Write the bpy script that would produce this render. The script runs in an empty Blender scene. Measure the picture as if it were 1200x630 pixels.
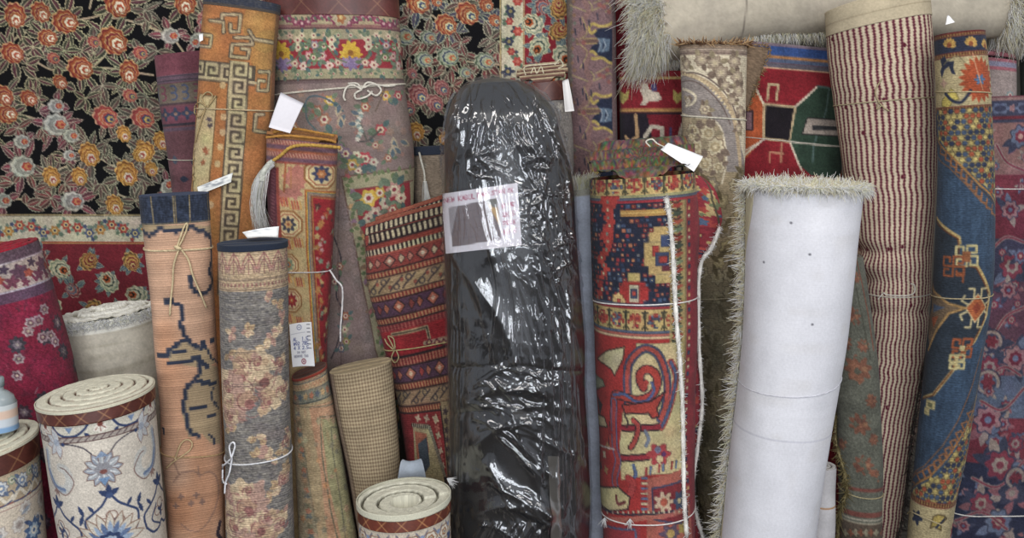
import bpy, math, random
import numpy as np
C = bpy.context.scene.collection
PI = math.pi
# ------------------------------------------------------------------ camera model (photo frame 1200 x 630)
SAT, VAL = .84, .97; FPX = 1050.0; PITCH = math.radians(9.0); CAM = np.array([0.0, -2.45, 1.5])
FW = np.array([0, math.cos(PITCH), -math.sin(PITCH)]); UP = np.array([0, math.sin(PITCH), math.cos(PITCH)]); RT = np.array([1.0, 0, 0])
def at(px, py, Y):
    "point of the plane y=Y seen at a photo pixel"
    d = FW + RT*((px-600)/FPX) + UP*((315-py)/FPX)
    return CAM + d*((Y-CAM[1])/d[1])
def proj(P):
    q = np.asarray(P) - CAM; z = q@FW
    return 600+FPX*(q@RT)/z, 315-FPX*(q@UP)/z
def hx(s):
    s = s.lstrip('#'); return np.array([int(s[i:i+2], 16)/255 for i in (0, 2, 4)], dtype=np.float32)
def lin(c):
    c = np.clip(c, 0, 1); return np.where(c <= .04045, c/12.92, ((c+.055)/1.055)**2.4)
# ------------------------------------------------------------------ noise
def vnoise(h, w, cy, cx, rng):
    "smooth value noise (h x w samples), cell size in samples, range -1..1"
    gy = max(2, int(h/cy)+3); gx = max(2, int(w/cx)+3)
    g = rng.uniform(-1, 1, (gy, gx))
    yy = np.arange(h)/cy; xx = np.arange(w)/cx
    iy = np.minimum(yy.astype(int), gy-2); ix = np.minimum(xx.astype(int), gx-2)
    fy = yy-iy; fx = xx-ix; fy = fy*fy*(3-2*fy); fx = fx*fx*(3-2*fx)
    a = g[iy][:, ix]; b = g[iy][:, ix+1]; c = g[iy+1][:, ix]; d = g[iy+1][:, ix+1]
    fx = fx[None, :]; fy = fy[:, None]
    return (a*(1-fx)+b*fx)*(1-fy)+(c*(1-fx)+d*fx)*fy
# ------------------------------------------------------------------ woven-pattern canvas (colour per knot, becomes a colour attribute)
class Cv:
    S = 2.0
    def __init__(s, w, y0, y1, col):
        s.w, s.y0, s.y1 = w, y0, y1
        s.H = max(2, int((y1-y0)*s.S)); s.W = max(2, int(w*s.S))
        s.a = np.empty((s.H, s.W, 3), np.float32); s.a[:] = hx(col)
    def _win(s, x0, y0, x1, y1):
        i0 = max(0, int((x0-1)*s.S)); i1 = min(s.W, int((x1+1)*s.S)+2)
        j0 = max(0, int((y0-1-s.y0)*s.S)); j1 = min(s.H, int((y1+1-s.y0)*s.S)+2)
        if i1 <= i0 or j1 <= j0: return None
        x = (np.arange(i0, i1)+.5)/s.S; y = (np.arange(j0, j1)+.5)/s.S+s.y0
        return (slice(j0, j1), slice(i0, i1)), x[None, :], y[:, None]
    def _bl(s, sl, d, col, al=1.0):
        a = np.clip(.5-d*s.S, 0, 1)[..., None]*al
        s.a[sl] = s.a[sl]*(1-a)+hx(col)*a
    def rect(s, x0, y0, x1, y1, col, al=1):
        w = s._win(x0, y0, x1, y1)
        if w is None: return
        sl, x, y = w
        s._bl(sl, np.maximum(np.maximum(x0-x, x-x1), np.maximum(y0-y, y-y1)), col, al)
    def band(s, y0, y1, col, al=1): s.rect(-9, y0, s.w+9, y1, col, al)
    def blob(s, x0, y0, rx, ry=None, ang=0, col='#fff', n=0, amp=0.0, ph=0, al=1):
        ry = rx if ry is None else ry; m = max(rx, ry)*(1+abs(amp))+1
        w = s._win(x0-m, y0-m, x0+m, y0+m)
        if w is None: return
        sl, x, y = w; ca, sa = math.cos(ang), math.sin(ang)
        u = ((x-x0)*ca+(y-y0)*sa)/rx; v = (-(x-x0)*sa+(y-y0)*ca)/ry
        r = np.hypot(u, v); k = 1.0
        if n: k = 1+amp*np.cos(n*np.arctan2(v, u)+ph)
        s._bl(sl, (r-k)*min(rx, ry), col, al)
    def line(s, pts, wd, col, al=1):
        pts = np.asarray(pts, float)
        w = s._win(pts[:, 0].min()-wd, pts[:, 1].min()-wd, pts[:, 0].max()+wd, pts[:, 1].max()+wd)
        if w is None: return
        sl, x, y = w; d = np.full((y.shape[0], x.shape[1]), 1e9)
        for (ax, ay), (bx, by) in zip(pts[:-1], pts[1:]):
            dx, dy = bx-ax, by-ay; L = dx*dx+dy*dy+1e-9
            t = np.clip(((x-ax)*dx+(y-ay)*dy)/L, 0, 1)
            d = np.minimum(d, np.hypot(x-ax-t*dx, y-ay-t*dy))
        s._bl(sl, d-wd/2, col, al)
    def curve(s, pts, wd, col, al=1): s.line(smooth(pts), wd, col, al)
    def poly(s, pts, col, al=1, out=None, ow=1):
        pts = np.asarray(pts, float)
        w = s._win(pts[:, 0].min(), pts[:, 1].min(), pts[:, 0].max(), pts[:, 1].max())
        if w is None: return
        sl, x, y = w; sh = (y.shape[0], x.shape[1]); ins = np.zeros(sh, bool); d = np.full(sh, 1e9)
        q = np.roll(pts, -1, 0)
        for (ax, ay), (bx, by) in zip(pts, q):
            dx, dy = bx-ax, by-ay; L = dx*dx+dy*dy+1e-9
            t = np.clip(((x-ax)*dx+(y-ay)*dy)/L, 0, 1)
            d = np.minimum(d, np.hypot(x-ax-t*dx, y-ay-t*dy))
            if abs(dy) > 1e-9: ins ^= ((ay > y) != (by > y)) & (x < (bx-ax)*(y-ay)/dy+ax)
        s._bl(sl, np.where(ins, -d, d), col, al)
        if out: s.line(list(pts)+[pts[0]], ow, out)
    def leaf(s, x0, y0, L, wd, ang, col, ser=0, sern=7, al=1, sh=.85):
        ca, sa = math.cos(ang), math.sin(ang); ex, ey = x0+L*ca, y0+L*sa; m = wd+1
        w = s._win(min(x0, ex)-m, min(y0, ey)-m, max(x0, ex)+m, max(y0, ey)+m)
        if w is None: return
        sl, x, y = w; t = ((x-x0)*ca+(y-y0)*sa)/L; nn = -(x-x0)*sa+(y-y0)*ca
        tc = np.clip(t, 0, 1); pr = np.sin(PI*tc**sh)
        if ser: pr = pr*(1+ser*np.sin(sern*2*PI*tc))
        s._bl(sl, np.where((t < 0) | (t > 1), 1.0+np.abs(nn), np.abs(nn)-wd*pr), col, al)
    def bits(s, x, y, c, rows, pal, cy=None):
        cy = cy or c
        for j, r in enumerate(rows):
            i = 0
            while i < len(r):
                k = i
                while k < len(r) and r[k] == r[i]: k += 1
                if r[i] in pal: s.rect(x+i*c, y+j*cy, x+k*c, y+(j+1)*cy, pal[r[i]])
                i = k
    def text(s, x, y, h, t, wd, col, ang=0, sl=.15):
        ca, sa = math.cos(ang), math.sin(ang)
        for ch in t:
            for st in FONT.get(ch.upper(), []):
                p = []
                for a, b in st:
                    lx = (a/4+sl*(1-b/6))*h*.62; ly = (b/6-1)*h
                    p.append((x+lx*ca-ly*sa, y+lx*sa+ly*ca))
                s.line(p, wd, col)
            x += h*.78*ca; y += h*.78*sa
    def knots(s, k, ky=None):
        "average the pattern over knots k px wide"
        n = max(1, int(round(k*s.S))); m = max(1, int(round((ky or k)*s.S)))
        H = s.H//m*m; W = s.W//n*n
        b = s.a[:H, :W].reshape(H//m, m, W//n, n, 3)
        b = b[:, m//2, :, n//2]*.6+b.mean((1, 3))*.4
        s.a[:H, :W] = np.repeat(np.repeat(b, m, 0), n, 1)
    def mottle(s, rng, amt=.06, abr=.05, fine=.08, hue=.0):
        m = 1+amt*vnoise(s.H, s.W, 30, 24, rng)+abr*vnoise(s.H, s.W, 14, 400, rng)+fine*vnoise(s.H, s.W, 2.2, 2.6, rng)
        s.a *= m[..., None]
        if hue: s.a *= 1+hue*np.stack([vnoise(s.H, s.W, 26, 30, rng) for _ in range(3)], -1)
        np.clip(s.a, 0, 1, out=s.a)
    def outline(s, col, thr=.16, al=.55):
        "dark contour knots where two colours meet"
        e = np.zeros((s.H, s.W)); a = s.a
        e[:, 1:] = np.maximum(e[:, 1:], np.abs(a[:, 1:]-a[:, :-1]).max(-1)); e[1:] = np.maximum(e[1:], np.abs(a[1:]-a[:-1]).max(-1))
        s.mix(np.clip((e-thr)/.12, 0, 1), col, al)
    def mix(s, mask, col, al=1): 
        m = np.clip(mask, 0, 1)[..., None]*al; s.a[:] = s.a*(1-m)+hx(col)*m
    def sample(s, x, y):
        fx = np.clip(np.asarray(x)*s.S-.5, 0, s.W-1.001); fy = np.clip((np.asarray(y)-s.y0)*s.S-.5, 0, s.H-1.001)
        i = fx.astype(int); j = fy.astype(int); a = (fx-i)[..., None]; b = (fy-j)[..., None]
        return (s.a[j, i]*(1-a)+s.a[j, i+1]*a)*(1-b)+(s.a[j+1, i]*(1-a)+s.a[j+1, i+1]*a)*b
FONT = {'A': [[(0,6),(2,0),(4,6)],[(1,4),(3,4)]], 'B': [[(0,6),(0,0),(3,1),(0,3),(4,5),(0,6)]], 'C': [[(4,1),(1,0),(0,4),(2,6),(4,5)]], 'D': [[(0,0),(0,6),(4,4),(3,1),(0,0)]],
 'E': [[(4,0),(0,0),(0,6),(4,6)],[(0,3),(3,3)]], 'F': [[(4,0),(0,0),(0,6)],[(0,3),(3,3)]], 'G': [[(4,1),(1,0),(0,4),(2,6),(4,5),(4,3),(2,3)]], 'I': [[(2,0),(2,6)]], 'K': [[(0,0),(0,6)],[(4,0),(0,3),(4,6)]],
 'L': [[(0,0),(0,6),(4,6)]], 'M': [[(0,6),(0,0),(2,4),(4,0),(4,6)]], 'N': [[(0,6),(0,0),(4,6),(4,0)]], 'O': [[(2,0),(0,3),(2,6),(4,3),(2,0)]], 'P': [[(0,6),(0,0),(4,1),(3,3),(0,3)]], 'R': [[(0,6),(0,0),(4,1),(3,3),(0,3),(4,6)]],
 'S': [[(4,1),(1,0),(1,2),(4,4),(2,6),(0,5)]], 'T': [[(0,0),(4,0)],[(2,0),(2,6)]], 'U': [[(0,0),(0,5),(2,6),(4,5),(4,0)]], 'V': [[(0,0),(2,6),(4,0)]], 'W': [[(0,0),(1,6),(2,2),(3,6),(4,0)]], 'X': [[(0,0),(4,6)],[(4,0),(0,6)]], 'Y': [[(0,0),(2,3),(4,0)],[(2,3),(1,6)]],
 '0': [[(2,0),(0,3),(2,6),(4,3),(2,0)]], '1': [[(1,1),(2,0),(2,6)]], '2': [[(0,1),(2,0),(4,2),(0,6),(4,6)]], '3': [[(0,0),(4,1),(1,3),(4,5),(0,6)]], '4': [[(3,6),(3,0),(0,4),(4,4)]], '5': [[(4,0),(0,0),(0,3),(4,4),(0,6)]], '7': [[(0,0),(4,0),(1,6)]], '8': [[(2,0),(0,1),(4,5),(2,6),(0,5),(4,1),(2,0)]], '9': [[(4,2),(1,3),(1,0),(4,0),(4,3),(2,6)]], '/': [[(4,0),(0,6)]], '-': [[(0,3),(4,3)]], '$': [[(4,1),(1,0),(1,2),(4,4),(2,6),(0,5)],[(2,-1),(2,7)]], '.': [[(2,6),(2,5.5)]]}
def smooth(pts, n=6):
    p = np.asarray(pts, float)
    if len(p) < 3: return p
    q = np.vstack([2*p[0]-p[1], p, 2*p[-1]-p[-2]]); o = []
    for i in range(1, len(q)-2):
        for t in np.arange(n)/n:
            o.append(.5*(2*q[i]+(q[i+1]-q[i-1])*t+(2*q[i-1]-5*q[i]+4*q[i+1]-q[i+2])*t*t+(3*q[i]-q[i-1]-3*q[i+1]+q[i+2])*t**3))
    o.append(p[-1]); return np.array(o)
# ------------------------------------------------------------------ mesh output
def mesh(name, V, Fq, col, mat, parent=None, suv=None, flat=False, base=None):
    V = np.asarray(V, np.float64).reshape(-1, 3); Fq = np.asarray(Fq, np.int32); k = Fq.shape[1]
    off = np.array(parent.location) if parent is not None else (np.zeros(3) if base is None else np.asarray(base))
    if parent is not None and parent.parent is not None: off = off+np.array(parent.parent.location)
    me = bpy.data.meshes.new(name)
    me.vertices.add(len(V)); me.vertices.foreach_set('co', (V-off).astype(np.float32).ravel())
    me.loops.add(Fq.size); me.loops.foreach_set('vertex_index', Fq.ravel())
    me.polygons.add(len(Fq)); me.polygons.foreach_set('loop_start', np.arange(0, Fq.size, k, dtype=np.int32))
    me.update(calc_edges=True)
    if not flat: me.polygons.foreach_set('use_smooth', np.ones(len(Fq), bool))
    col = np.asarray(col, np.float32)
    if col.ndim == 1: col = np.broadcast_to(col, (len(V), 3))
    g = (col@np.array([.3, .59, .11], np.float32))[:, None]; col = (g+(col-g)*SAT)*VAL
    at_ = me.color_attributes.new('Col', 'FLOAT_COLOR', 'POINT')
    at_.data.foreach_set('color', np.concatenate([lin(col), np.ones((len(V), 1))], 1).astype(np.float32).ravel())
    if suv is not None:
        s_ = me.attributes.new('suv', 'FLOAT_VECTOR', 'POINT'); s_.data.foreach_set('vector', np.asarray(suv, np.float32).ravel())
    me.validate(); me.materials.append(mat)
    o = bpy.data.objects.new(name, me); C.objects.link(o)
    if parent is not None: o.parent = parent
    elif base is not None: o.location = base
    return o
def gridfaces(nr, nc, wrap=False):
    j = np.arange(nr-1)[:, None]; i = np.arange(nc if wrap else nc-1)[None, :]; i2 = (i+1) % nc
    return np.stack([j*nc+i, j*nc+i2, (j+1)*nc+i2, (j+1)*nc+i], -1).reshape(-1, 4)
def thing(name, label, cat, loc=(0, 0, 0), group=None):
    o = bpy.data.objects.new(name, None); C.objects.link(o); o.location = loc; o.empty_display_size = .05
    o['label'] = label; o['category'] = cat
    if group: o['group'] = group
    return o
def sub(name, parent):
    o = bpy.data.objects.new(name, None); C.objects.link(o); o.parent = parent; o.empty_display_size = .02
    return o
def tube(name, pts, rad, col, mat, parent, sides=6, twist=0, fuzz=0, rng=None):
    P = np.asarray(pts, float); n = len(P); T = np.gradient(P, axis=0); T /= np.linalg.norm(T, axis=1)[:, None]+1e-12
    ref = np.array([.13, .9, .41]); A = np.cross(T, ref); A /= np.linalg.norm(A, axis=1)[:, None]+1e-9; B = np.cross(T, A)
    a = np.arange(sides)/sides*2*PI; r = np.broadcast_to(np.asarray(rad, float), (n,))
    V = P[:, None]+r[:, None, None]*(np.cos(a)[None, :, None]*A[:, None]+np.sin(a)[None, :, None]*B[:, None])
    cc = np.tile(hx(col), (n*sides, 1))
    if rng is not None: cc = cc*(1+rng.uniform(-.14, .1, (n*sides, 1)))
    F = gridfaces(n, sides, True)
    V = V.reshape(-1, 3); V = np.vstack([V, P[0], P[-1]]); cc = np.vstack([cc, cc[0], cc[-1]]); k = np.arange(sides); k2 = (k+1) % sides
    e0 = np.stack([np.full(sides, n*sides), k2, k, k], -1)
    F2 = [F]
    o = mesh(name, V, np.vstack([F, np.stack([np.full(sides//2, n*sides), k[0::2][:sides//2], k2[0::2][:sides//2], (k2[0::2][:sides//2]+1) % sides], -1),
                                np.stack([np.full(sides//2, n*sides+1), (n-1)*sides+k[0::2][:sides//2], (n-1)*sides+k2[0::2][:sides//2], (n-1)*sides+(k2[0::2][:sides//2]+1) % sides], -1)]), cc, mat, parent, suv=np.stack([np.arange(len(V))*.001, np.zeros(len(V)), np.zeros(len(V))], -1))
    return o
def strands(name, base, dirs, ln, wd, bend, cols, mat, parent, seg=4, curl=0, rng=None, stuff=False):
    "many tapering yarns as one mesh"
    n = len(base); base = np.asarray(base); d = dirs/(np.linalg.norm(dirs, axis=1)[:, None]+1e-9)
    t = np.linspace(0, 1, seg+1)[None, :, None]; ln = np.asarray(ln)[:, None, None]
    P = base[:, None]+d[:, None]*t*ln+bend[:, None]*t*t*ln
    if curl and rng is not None: P = P+curl*ln*np.sin(t*6+rng.uniform(0, 6, (n, 1, 1)))*rng.uniform(-1, 1, (n, 1, 3))*t
    A = np.cross(d, [.3, .2, 1.0]); A /= np.linalg.norm(A, axis=1)[:, None]+1e-9; B = np.cross(d, A)
    tp = wd*(1-.75*t**1.5)
    V = np.stack([P+tp*(math.cos(a)*A+math.sin(a)*B)[:, None] for a in (0, 2.094, 4.189)], 2)
    i = np.arange(n)[:, None, None]*(seg+1)*3; j = np.arange(seg)[None, :, None]*3; k = np.arange(3)[None, None, :]; k2 = (k+1) % 3
    F = np.stack([i+j+k, i+j+k2, i+j+3+k2, i+j+3+k], -1).reshape(-1, 4)
    cols = np.asarray(cols, float); k = 1.3
    if cols.mean() > .6: k = .97/cols.mean(0).max()*1.12; cols = cols*.75+cols.max(1)[:, None]*.25
    cc = np.clip(np.repeat(cols, (seg+1)*3, 0)*k, 0, .98)/VAL; mat = M_HAIR if mat is M_YARN else mat
    o = mesh(name, V.reshape(-1, 3), F, cc, mat, parent, suv=np.zeros((len(cc), 3)))
    return o
# ------------------------------------------------------------------ a rolled or folded rug: cross-section swept along its axis
def hermite(xk, Y, x):
    xk = np.asarray(xk, float); Y = np.asarray(Y, float)
    if len(xk) > 2: M = np.gradient(Y, xk, axis=0)
    else: M = np.repeat((Y[1:]-Y[:1])/(xk[1]-xk[0]), 2, 0)
    i = np.clip(np.searchsorted(xk, x, 'right')-1, 0, len(xk)-2); h = xk[i+1]-xk[i]; t = (x-xk[i])/h
    sh = (-1,)+(1,)*(Y.ndim-1); t = t.reshape(sh); h = h.reshape(sh)
    return (2*t**3-3*t*t+1)*Y[i]+(t**3-2*t*t+t)*h*M[i]+(-2*t**3+3*t*t)*Y[i+1]+(t**3-t*t)*h*M[i+1]
class Body:
    VC = 650.0
    def __init__(s, rows, Y, hd, n=2.0, lean=.05, step=1.0, wob=.002, cell=60, seed=1, cum=False, ext=True, zend=0.0, disp=None, back=1, slant=.6):
        s.rng = np.random.default_rng(seed); s.seed = seed; s.back = back; s.disp_fn = disp
        rows = np.array(rows, float); pc = (rows[:, 1]+rows[:, 3])/2
        yy = Y-lean*(pc-pc[0])/(870-pc[0]) if not cum else np.full(len(rows), Y)
        s.W3 = np.array([0, 1.0, 0])
        L = np.array([at(r[0], r[1], y) for r, y in zip(rows, yy)]); R = np.array([at(r[2], r[3], y) for r, y in zip(rows, yy)])
        Ck = (L+R)/2; Uk = (R-L)/2
        if cum: 
            xc = (rows[:, 0]+rows[:, 2])/2; v = np.concatenate([[0], np.cumsum(np.hypot(np.diff(xc), np.diff(pc)))])
        else: v = pc.copy()
        hd = np.broadcast_to(np.asarray(hd, float), (len(rows),)).copy()
        if not cum and hd.max()/np.linalg.norm(Uk, axis=1).max() > .55:   # round rolls face the room's middle
            w = Ck.mean(0)-CAM; w[2] = 0; w /= np.linalg.norm(w); s.W3 = w; e = np.array([w[1], -w[0], 0])
            Uk = np.stack([Uk[:, 0]*w[1]*e[0], Uk[:, 0]*w[1]*e[1], Uk[:, 2]], 1)
        s.mpp = np.linalg.norm(Ck[-1]-Ck[0])/(v[-1]-v[0])   # metres per px along the axis
        if ext:
            d = Ck[-1]-Ck[-2]; d /= np.linalg.norm(d); d[0] *= slant; d /= np.linalg.norm(d)
            t = (zend-Ck[-1][2])/d[2]; e = Ck[-1]+d*t
            u = Uk[-1].copy(); u[2] = 0; u *= np.linalg.norm(Uk[-1])/np.linalg.norm(u)
            Ck = np.vstack([Ck, e]); Uk = np.vstack([Uk, u]); v = np.append(v, v[-1]+t/s.mpp); hd = np.append(hd, hd[-1])
        s.vk, s.Ck, s.Uk, s.hk = v, Ck, Uk, hd; s.v0, s.v1 = v[0], v[-1]
        s.vc = min(s.VC, s.v1) if not cum else s.v1; s.step = step
        a = np.linalg.norm(Uk, axis=1)[:len(rows)].max(); b = hd.max()
        t = np.linspace(PI, 2*PI, 801)                       # left -> front -> right
        X = np.sign(np.cos(t))*np.abs(np.cos(t))**(2/n); Yf = -np.abs(np.sin(t))**(2/n)
        al = np.concatenate([[0], np.cumsum(np.hypot(np.diff(X)*a, np.diff(Yf)*b))])
        s.Wm = al[-1]; s.W = al[-1]/s.mpp                      # front arc in metres / px
        s.au = al/al[-1]*2-1; s.aX = X; s.aY = Yf
        s.wob = wob; s.noise = vnoise(400, 400, cell*400/max(200, s.vc-s.v0), cell*400/(2*s.W), np.random.default_rng(seed+77))
        s._lut()
    def sec(s, u):
        "u in [-1,1] front, (1,3) back -> section coords"
        f = np.where(u <= 1, u, 2-u); X = np.interp(f, s.au, s.aX); Y = np.interp(f, s.au, s.aY)
        return X, np.where(u <= 1, Y, -Y*s.back)
    def P(s, u, v, off=0.0):
        u = np.asarray(u, float); v = np.asarray(v, float); sh = np.broadcast(u, v).shape
        u = np.broadcast_to(u, sh).ravel(); v = np.broadcast_to(v, sh).ravel()
        c = hermite(s.vk, s.Ck, v); U = hermite(s.vk, s.Uk, v); h = hermite(s.vk, s.hk, v); X, Y = s.sec(u)
        a = np.linalg.norm(U, axis=1)
        d = off
        if s.wob:
            j = np.clip((v-s.v0)/(max(s.vc-s.v0, 1))*399, 0, 399).astype(int); i = np.clip((np.where(u <= 1, u, 2-u)+1)/2*399, 0, 399).astype(int)
            fj = np.clip((v-s.v0)/(max(s.vc-s.v0, 1))*398, 0, 398); fi = np.clip((np.where(u <= 1, u, 2-u)+1)/2*398, 0, 398)
            j = np.minimum(fj.astype(int), 397); i = np.minimum(fi.astype(int), 397); bj = fj-j; bi = fi-i; N = s.noise
            d = d+s.wob*((N[j, i]*(1-bi)+N[j, i+1]*bi)*(1-bj)+(N[j+1, i]*(1-bi)+N[j+1, i+1]*bi)*bj)
        if s.disp_fn is not None: d = d+s.disp_fn(u, v, X, Y)
        nx, ny = X/a, Y/h; q = np.hypot(nx, ny)+1e-9; nx, ny = nx/q, ny/q
        Ud = U/a[:, None]
        p = c+U*X[:, None]+Ud*(nx*d)[:, None]+s.W3*(Y*h+ny*d)[:, None]
        return p.reshape(sh+(3,))
    def _lut(s):
        uu = np.linspace(-1, 1, 121); vv = np.linspace(s.v0, min(s.v1, s.vc+30), 200)
        p = s.P(uu[None, :], vv[:, None]); s.lx, s.ly = proj(p); s.luu = np.broadcast_to(uu[None], s.lx.shape); s.lvv = np.broadcast_to(vv[:, None], s.lx.shape)
        s.du, s.dv = uu[1]-uu[0], vv[1]-vv[0]
    def uv(s, px, py):
        k = np.argmin((s.lx-px)**2+(s.ly-py)**2); j, i = divmod(k, s.lx.shape[1]); j = min(max(j, 1), s.lx.shape[0]-2); i = min(max(i, 1), s.lx.shape[1]-2)
        J = np.array([[s.lx[j, i+1]-s.lx[j, i-1], s.lx[j+1, i]-s.lx[j-1, i]], [s.ly[j, i+1]-s.ly[j, i-1], s.ly[j+1, i]-s.ly[j-1, i]]])/2
        try: e = np.linalg.solve(J, [px-s.lx[j, i], py-s.ly[j, i]])
        except Exception: e = np.zeros(2)
        e = np.clip(e, -2, 2)
        return float(np.clip(s.luu[j, i]+e[0]*s.du, -1, 1)), float(s.lvv[j, i]+e[1]*s.dv)
    def pt(s, px, py):
        u, v = s.uv(px, py); return ((u+1)/2*s.W, v)
    def pts(s, l): return [s.pt(*p) for p in l]
    def on(s, px, py, off=.002):
        u, v = s.uv(px, py); return s.P(u, v, off)
    def onl(s, l, off=.002): return np.array([s.on(x, y, off) for x, y in smooth(l)])
    def canvas(s, col): return Cv(s.W, s.v0-4, s.vc+4, col)
    def ring(s, st=None):
        st = st or s.step; nf = max(24, int(s.W/st)); nb = max(12, int(s.W/5))
        return np.concatenate([np.linspace(-1, 1, nf), np.linspace(1, 3, nb+1)[1:-1]])
    def skin(s, name, cv, mat, parent, va=None, vb=None, off=0.0, lip=0, st=None):
        st = st or s.step; va = s.v0 if va is None else va; vb = s.v1 if vb is None else vb
        vs = np.arange(va, min(vb, s.vc), st)
        if vb > s.vc: vs = np.concatenate([vs, np.arange(s.vc, vb-4, 8.0)])
        vs = np.append(vs, vb) if vb-vs[-1] > .3 else np.append(vs[:-1], vb)
        us = s.ring(st); p = s.P(us[None, :], vs[:, None], off)
        f = np.where(us <= 1, us, 2-us); x = (f+1)/2*s.W
        y = np.where(vs <= s.vc, vs, s.vc-np.abs((vs-s.vc) % (2*max(s.vc-s.v0, 1)*.5)))
        col = cv.sample(np.broadcast_to(x[None], p.shape[:2]), np.broadcast_to(y[:, None], p.shape[:2])).reshape(-1, 3) if isinstance(cv, Cv) else hx(cv)
        suv = np.stack(np.broadcast_arrays((us*s.Wm/2)[None, :], (vs*s.mpp)[:, None], 0.0), -1).reshape(-1, 3)
        if lip:   # turn the edges inwards so the band reads as a thickness
            a = s.P(us[None, :], np.array([[va+.3]]), off-lip); b = s.P(us[None, :], np.array([[vb-.3]]), off-lip); n = len(us)
            p = np.concatenate([a, p, b]); suv = np.vstack([suv[:n], suv, suv[-n:]])
            if not isinstance(cv, str): col = np.vstack([col[:n], col, col[-n:]])
        return mesh(name, p.reshape(-1, 3), gridfaces(p.shape[0], p.shape[1], True), col, mat, parent, suv)
    def cap(s, name, mat, parent, kind='spiral', turns=4, tele=0.0, groove=.006, top='#ddd8c0', side='#5a2a20', dark='#2a1c16', off=0.0, fuzz=.0, hole=.06, va=None, warp=0.0, dome=0.0, bev=.35, ph0=0.0, pat=0):
        va = s.v0 if va is None else va; us = np.concatenate([np.linspace(-1, 1, max(40, int(s.W/1.3))), np.linspace(1, 3, max(40, int(s.W/1.6)))[1:-1]]); nr = max(24, int(s.W/3.0)); 
        r = np.linspace(1, 0, nr)**.9
        p1 = s.P(us, np.full(us.shape, va), off); c = hermite(s.vk, s.Ck, np.array([va]))[0]
        up = -(hermite(s.vk, s.Ck, np.array([va+3.0]))[0]-c); up /= np.linalg.norm(up)
        X, Y = s.sec(us); th = np.arctan2(Y, X)/(2*PI) % 1.0
        rr = r[:, None]+0*us[None]; 
        if kind == 'spiral': ph = (1-rr)*turns+th[None]+ph0
        elif kind == 'layers': ph = (rr*Y[None]+1)/2*turns
        else: ph = rr*0+.5
        k = np.floor(ph); f = ph-k
        gr = np.clip(np.minimum(f, 1-f)/(bev/2+1e-6), 0, 1); gr = gr*gr*(3-2*gr)
        if kind == 'spiral': gr = np.where((rr > .985), np.minimum(gr, .5), gr)
        h = groove*(gr-1)+tele*(k+np.clip(f*4, 0, 1))/max(turns, 1)+dome*(1-rr**2)
        if kind == 'spiral' and hole: h = np.where(rr < hole, h-groove*2.5, h)
        if warp: h = h+warp*np.sin(2*PI*th[None]*1+1.3)*(1-rr)*2
        if fuzz: h = h+fuzz*vnoise(h.shape[0], h.shape[1], 2, 3, s.rng)
        p = c+(p1-c)[None]*rr[..., None]+up*h[..., None]
        ct = hx(top)*np.ones(h.shape+(1,)); m = np.clip((gr[..., None]-.4)/.4, 0, 1)
        col = np.where(f[..., None] < bev*.5, hx(side)*(1-m)+ct*m, hx(dark)*(1-m)+ct*m) if kind != 'flat' else ct
        col = col*(1+.06*vnoise(h.shape[0], h.shape[1], 3, 4, s.rng)[..., None])
        if pat: col = col*(1+pat*np.stack([vnoise(h.shape[0], h.shape[1], 2, 3, s.rng) for _ in range(3)], -1)); col = np.clip(col, 0, 1)
        suv = np.stack([p[..., 0], p[..., 1], p[..., 2]*0], -1)
        return mesh(name, p.reshape(-1, 3), gridfaces(nr, len(us), True), col.reshape(-1, 3), mat, parent, suv.reshape(-1, 3))
    def base(s): return tuple(s.Ck[-1]) if s.v1 > 640 else tuple(s.Ck[-1])
    def loop(s, name, va, vb, rad, col, mat, parent, sag=0.0):
        "string tied round the body: passes pixel heights va (left) and vb (right)"
        u = np.linspace(-1, 3, 140); f = np.where(u <= 1, (u+1)/2, (3-u)/2); v = va+(vb-va)*f+sag*np.sin(PI*f)
        return tube(name, s.P(u, v, rad*.6), rad, col, mat, parent, rng=s.rng)
    def patch(s, name, cn, nu, nv, off, cv, mat, parent, curl=0.0):
        "paper lying on the surface; cn = 4 photo corners tl,tr,br,bl; cv canvas 0..w,0..h"
        tl, tr, br, bl = [np.array(q, float) for q in cn]; V = []; K = []
        for j in range(nv):
            for i in range(nu):
                a, b = i/(nu-1), j/(nv-1); q = (tl*(1-a)+tr*a)*(1-b)+(bl*(1-a)+br*a)*b
                V.append(s.on(q[0], q[1], off+curl*(abs(b-.5)*2)**3)); K.append((a*cv.w, cv.y0+b*(cv.y1-cv.y0)))
        K = np.array(K)
        return mesh(name, V, gridfaces(nv, nu), cv.sample(K[:, 0], K[:, 1]), mat, parent, np.array([(k[0]*.002, k[1]*.002, 0) for k in K]))
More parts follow.
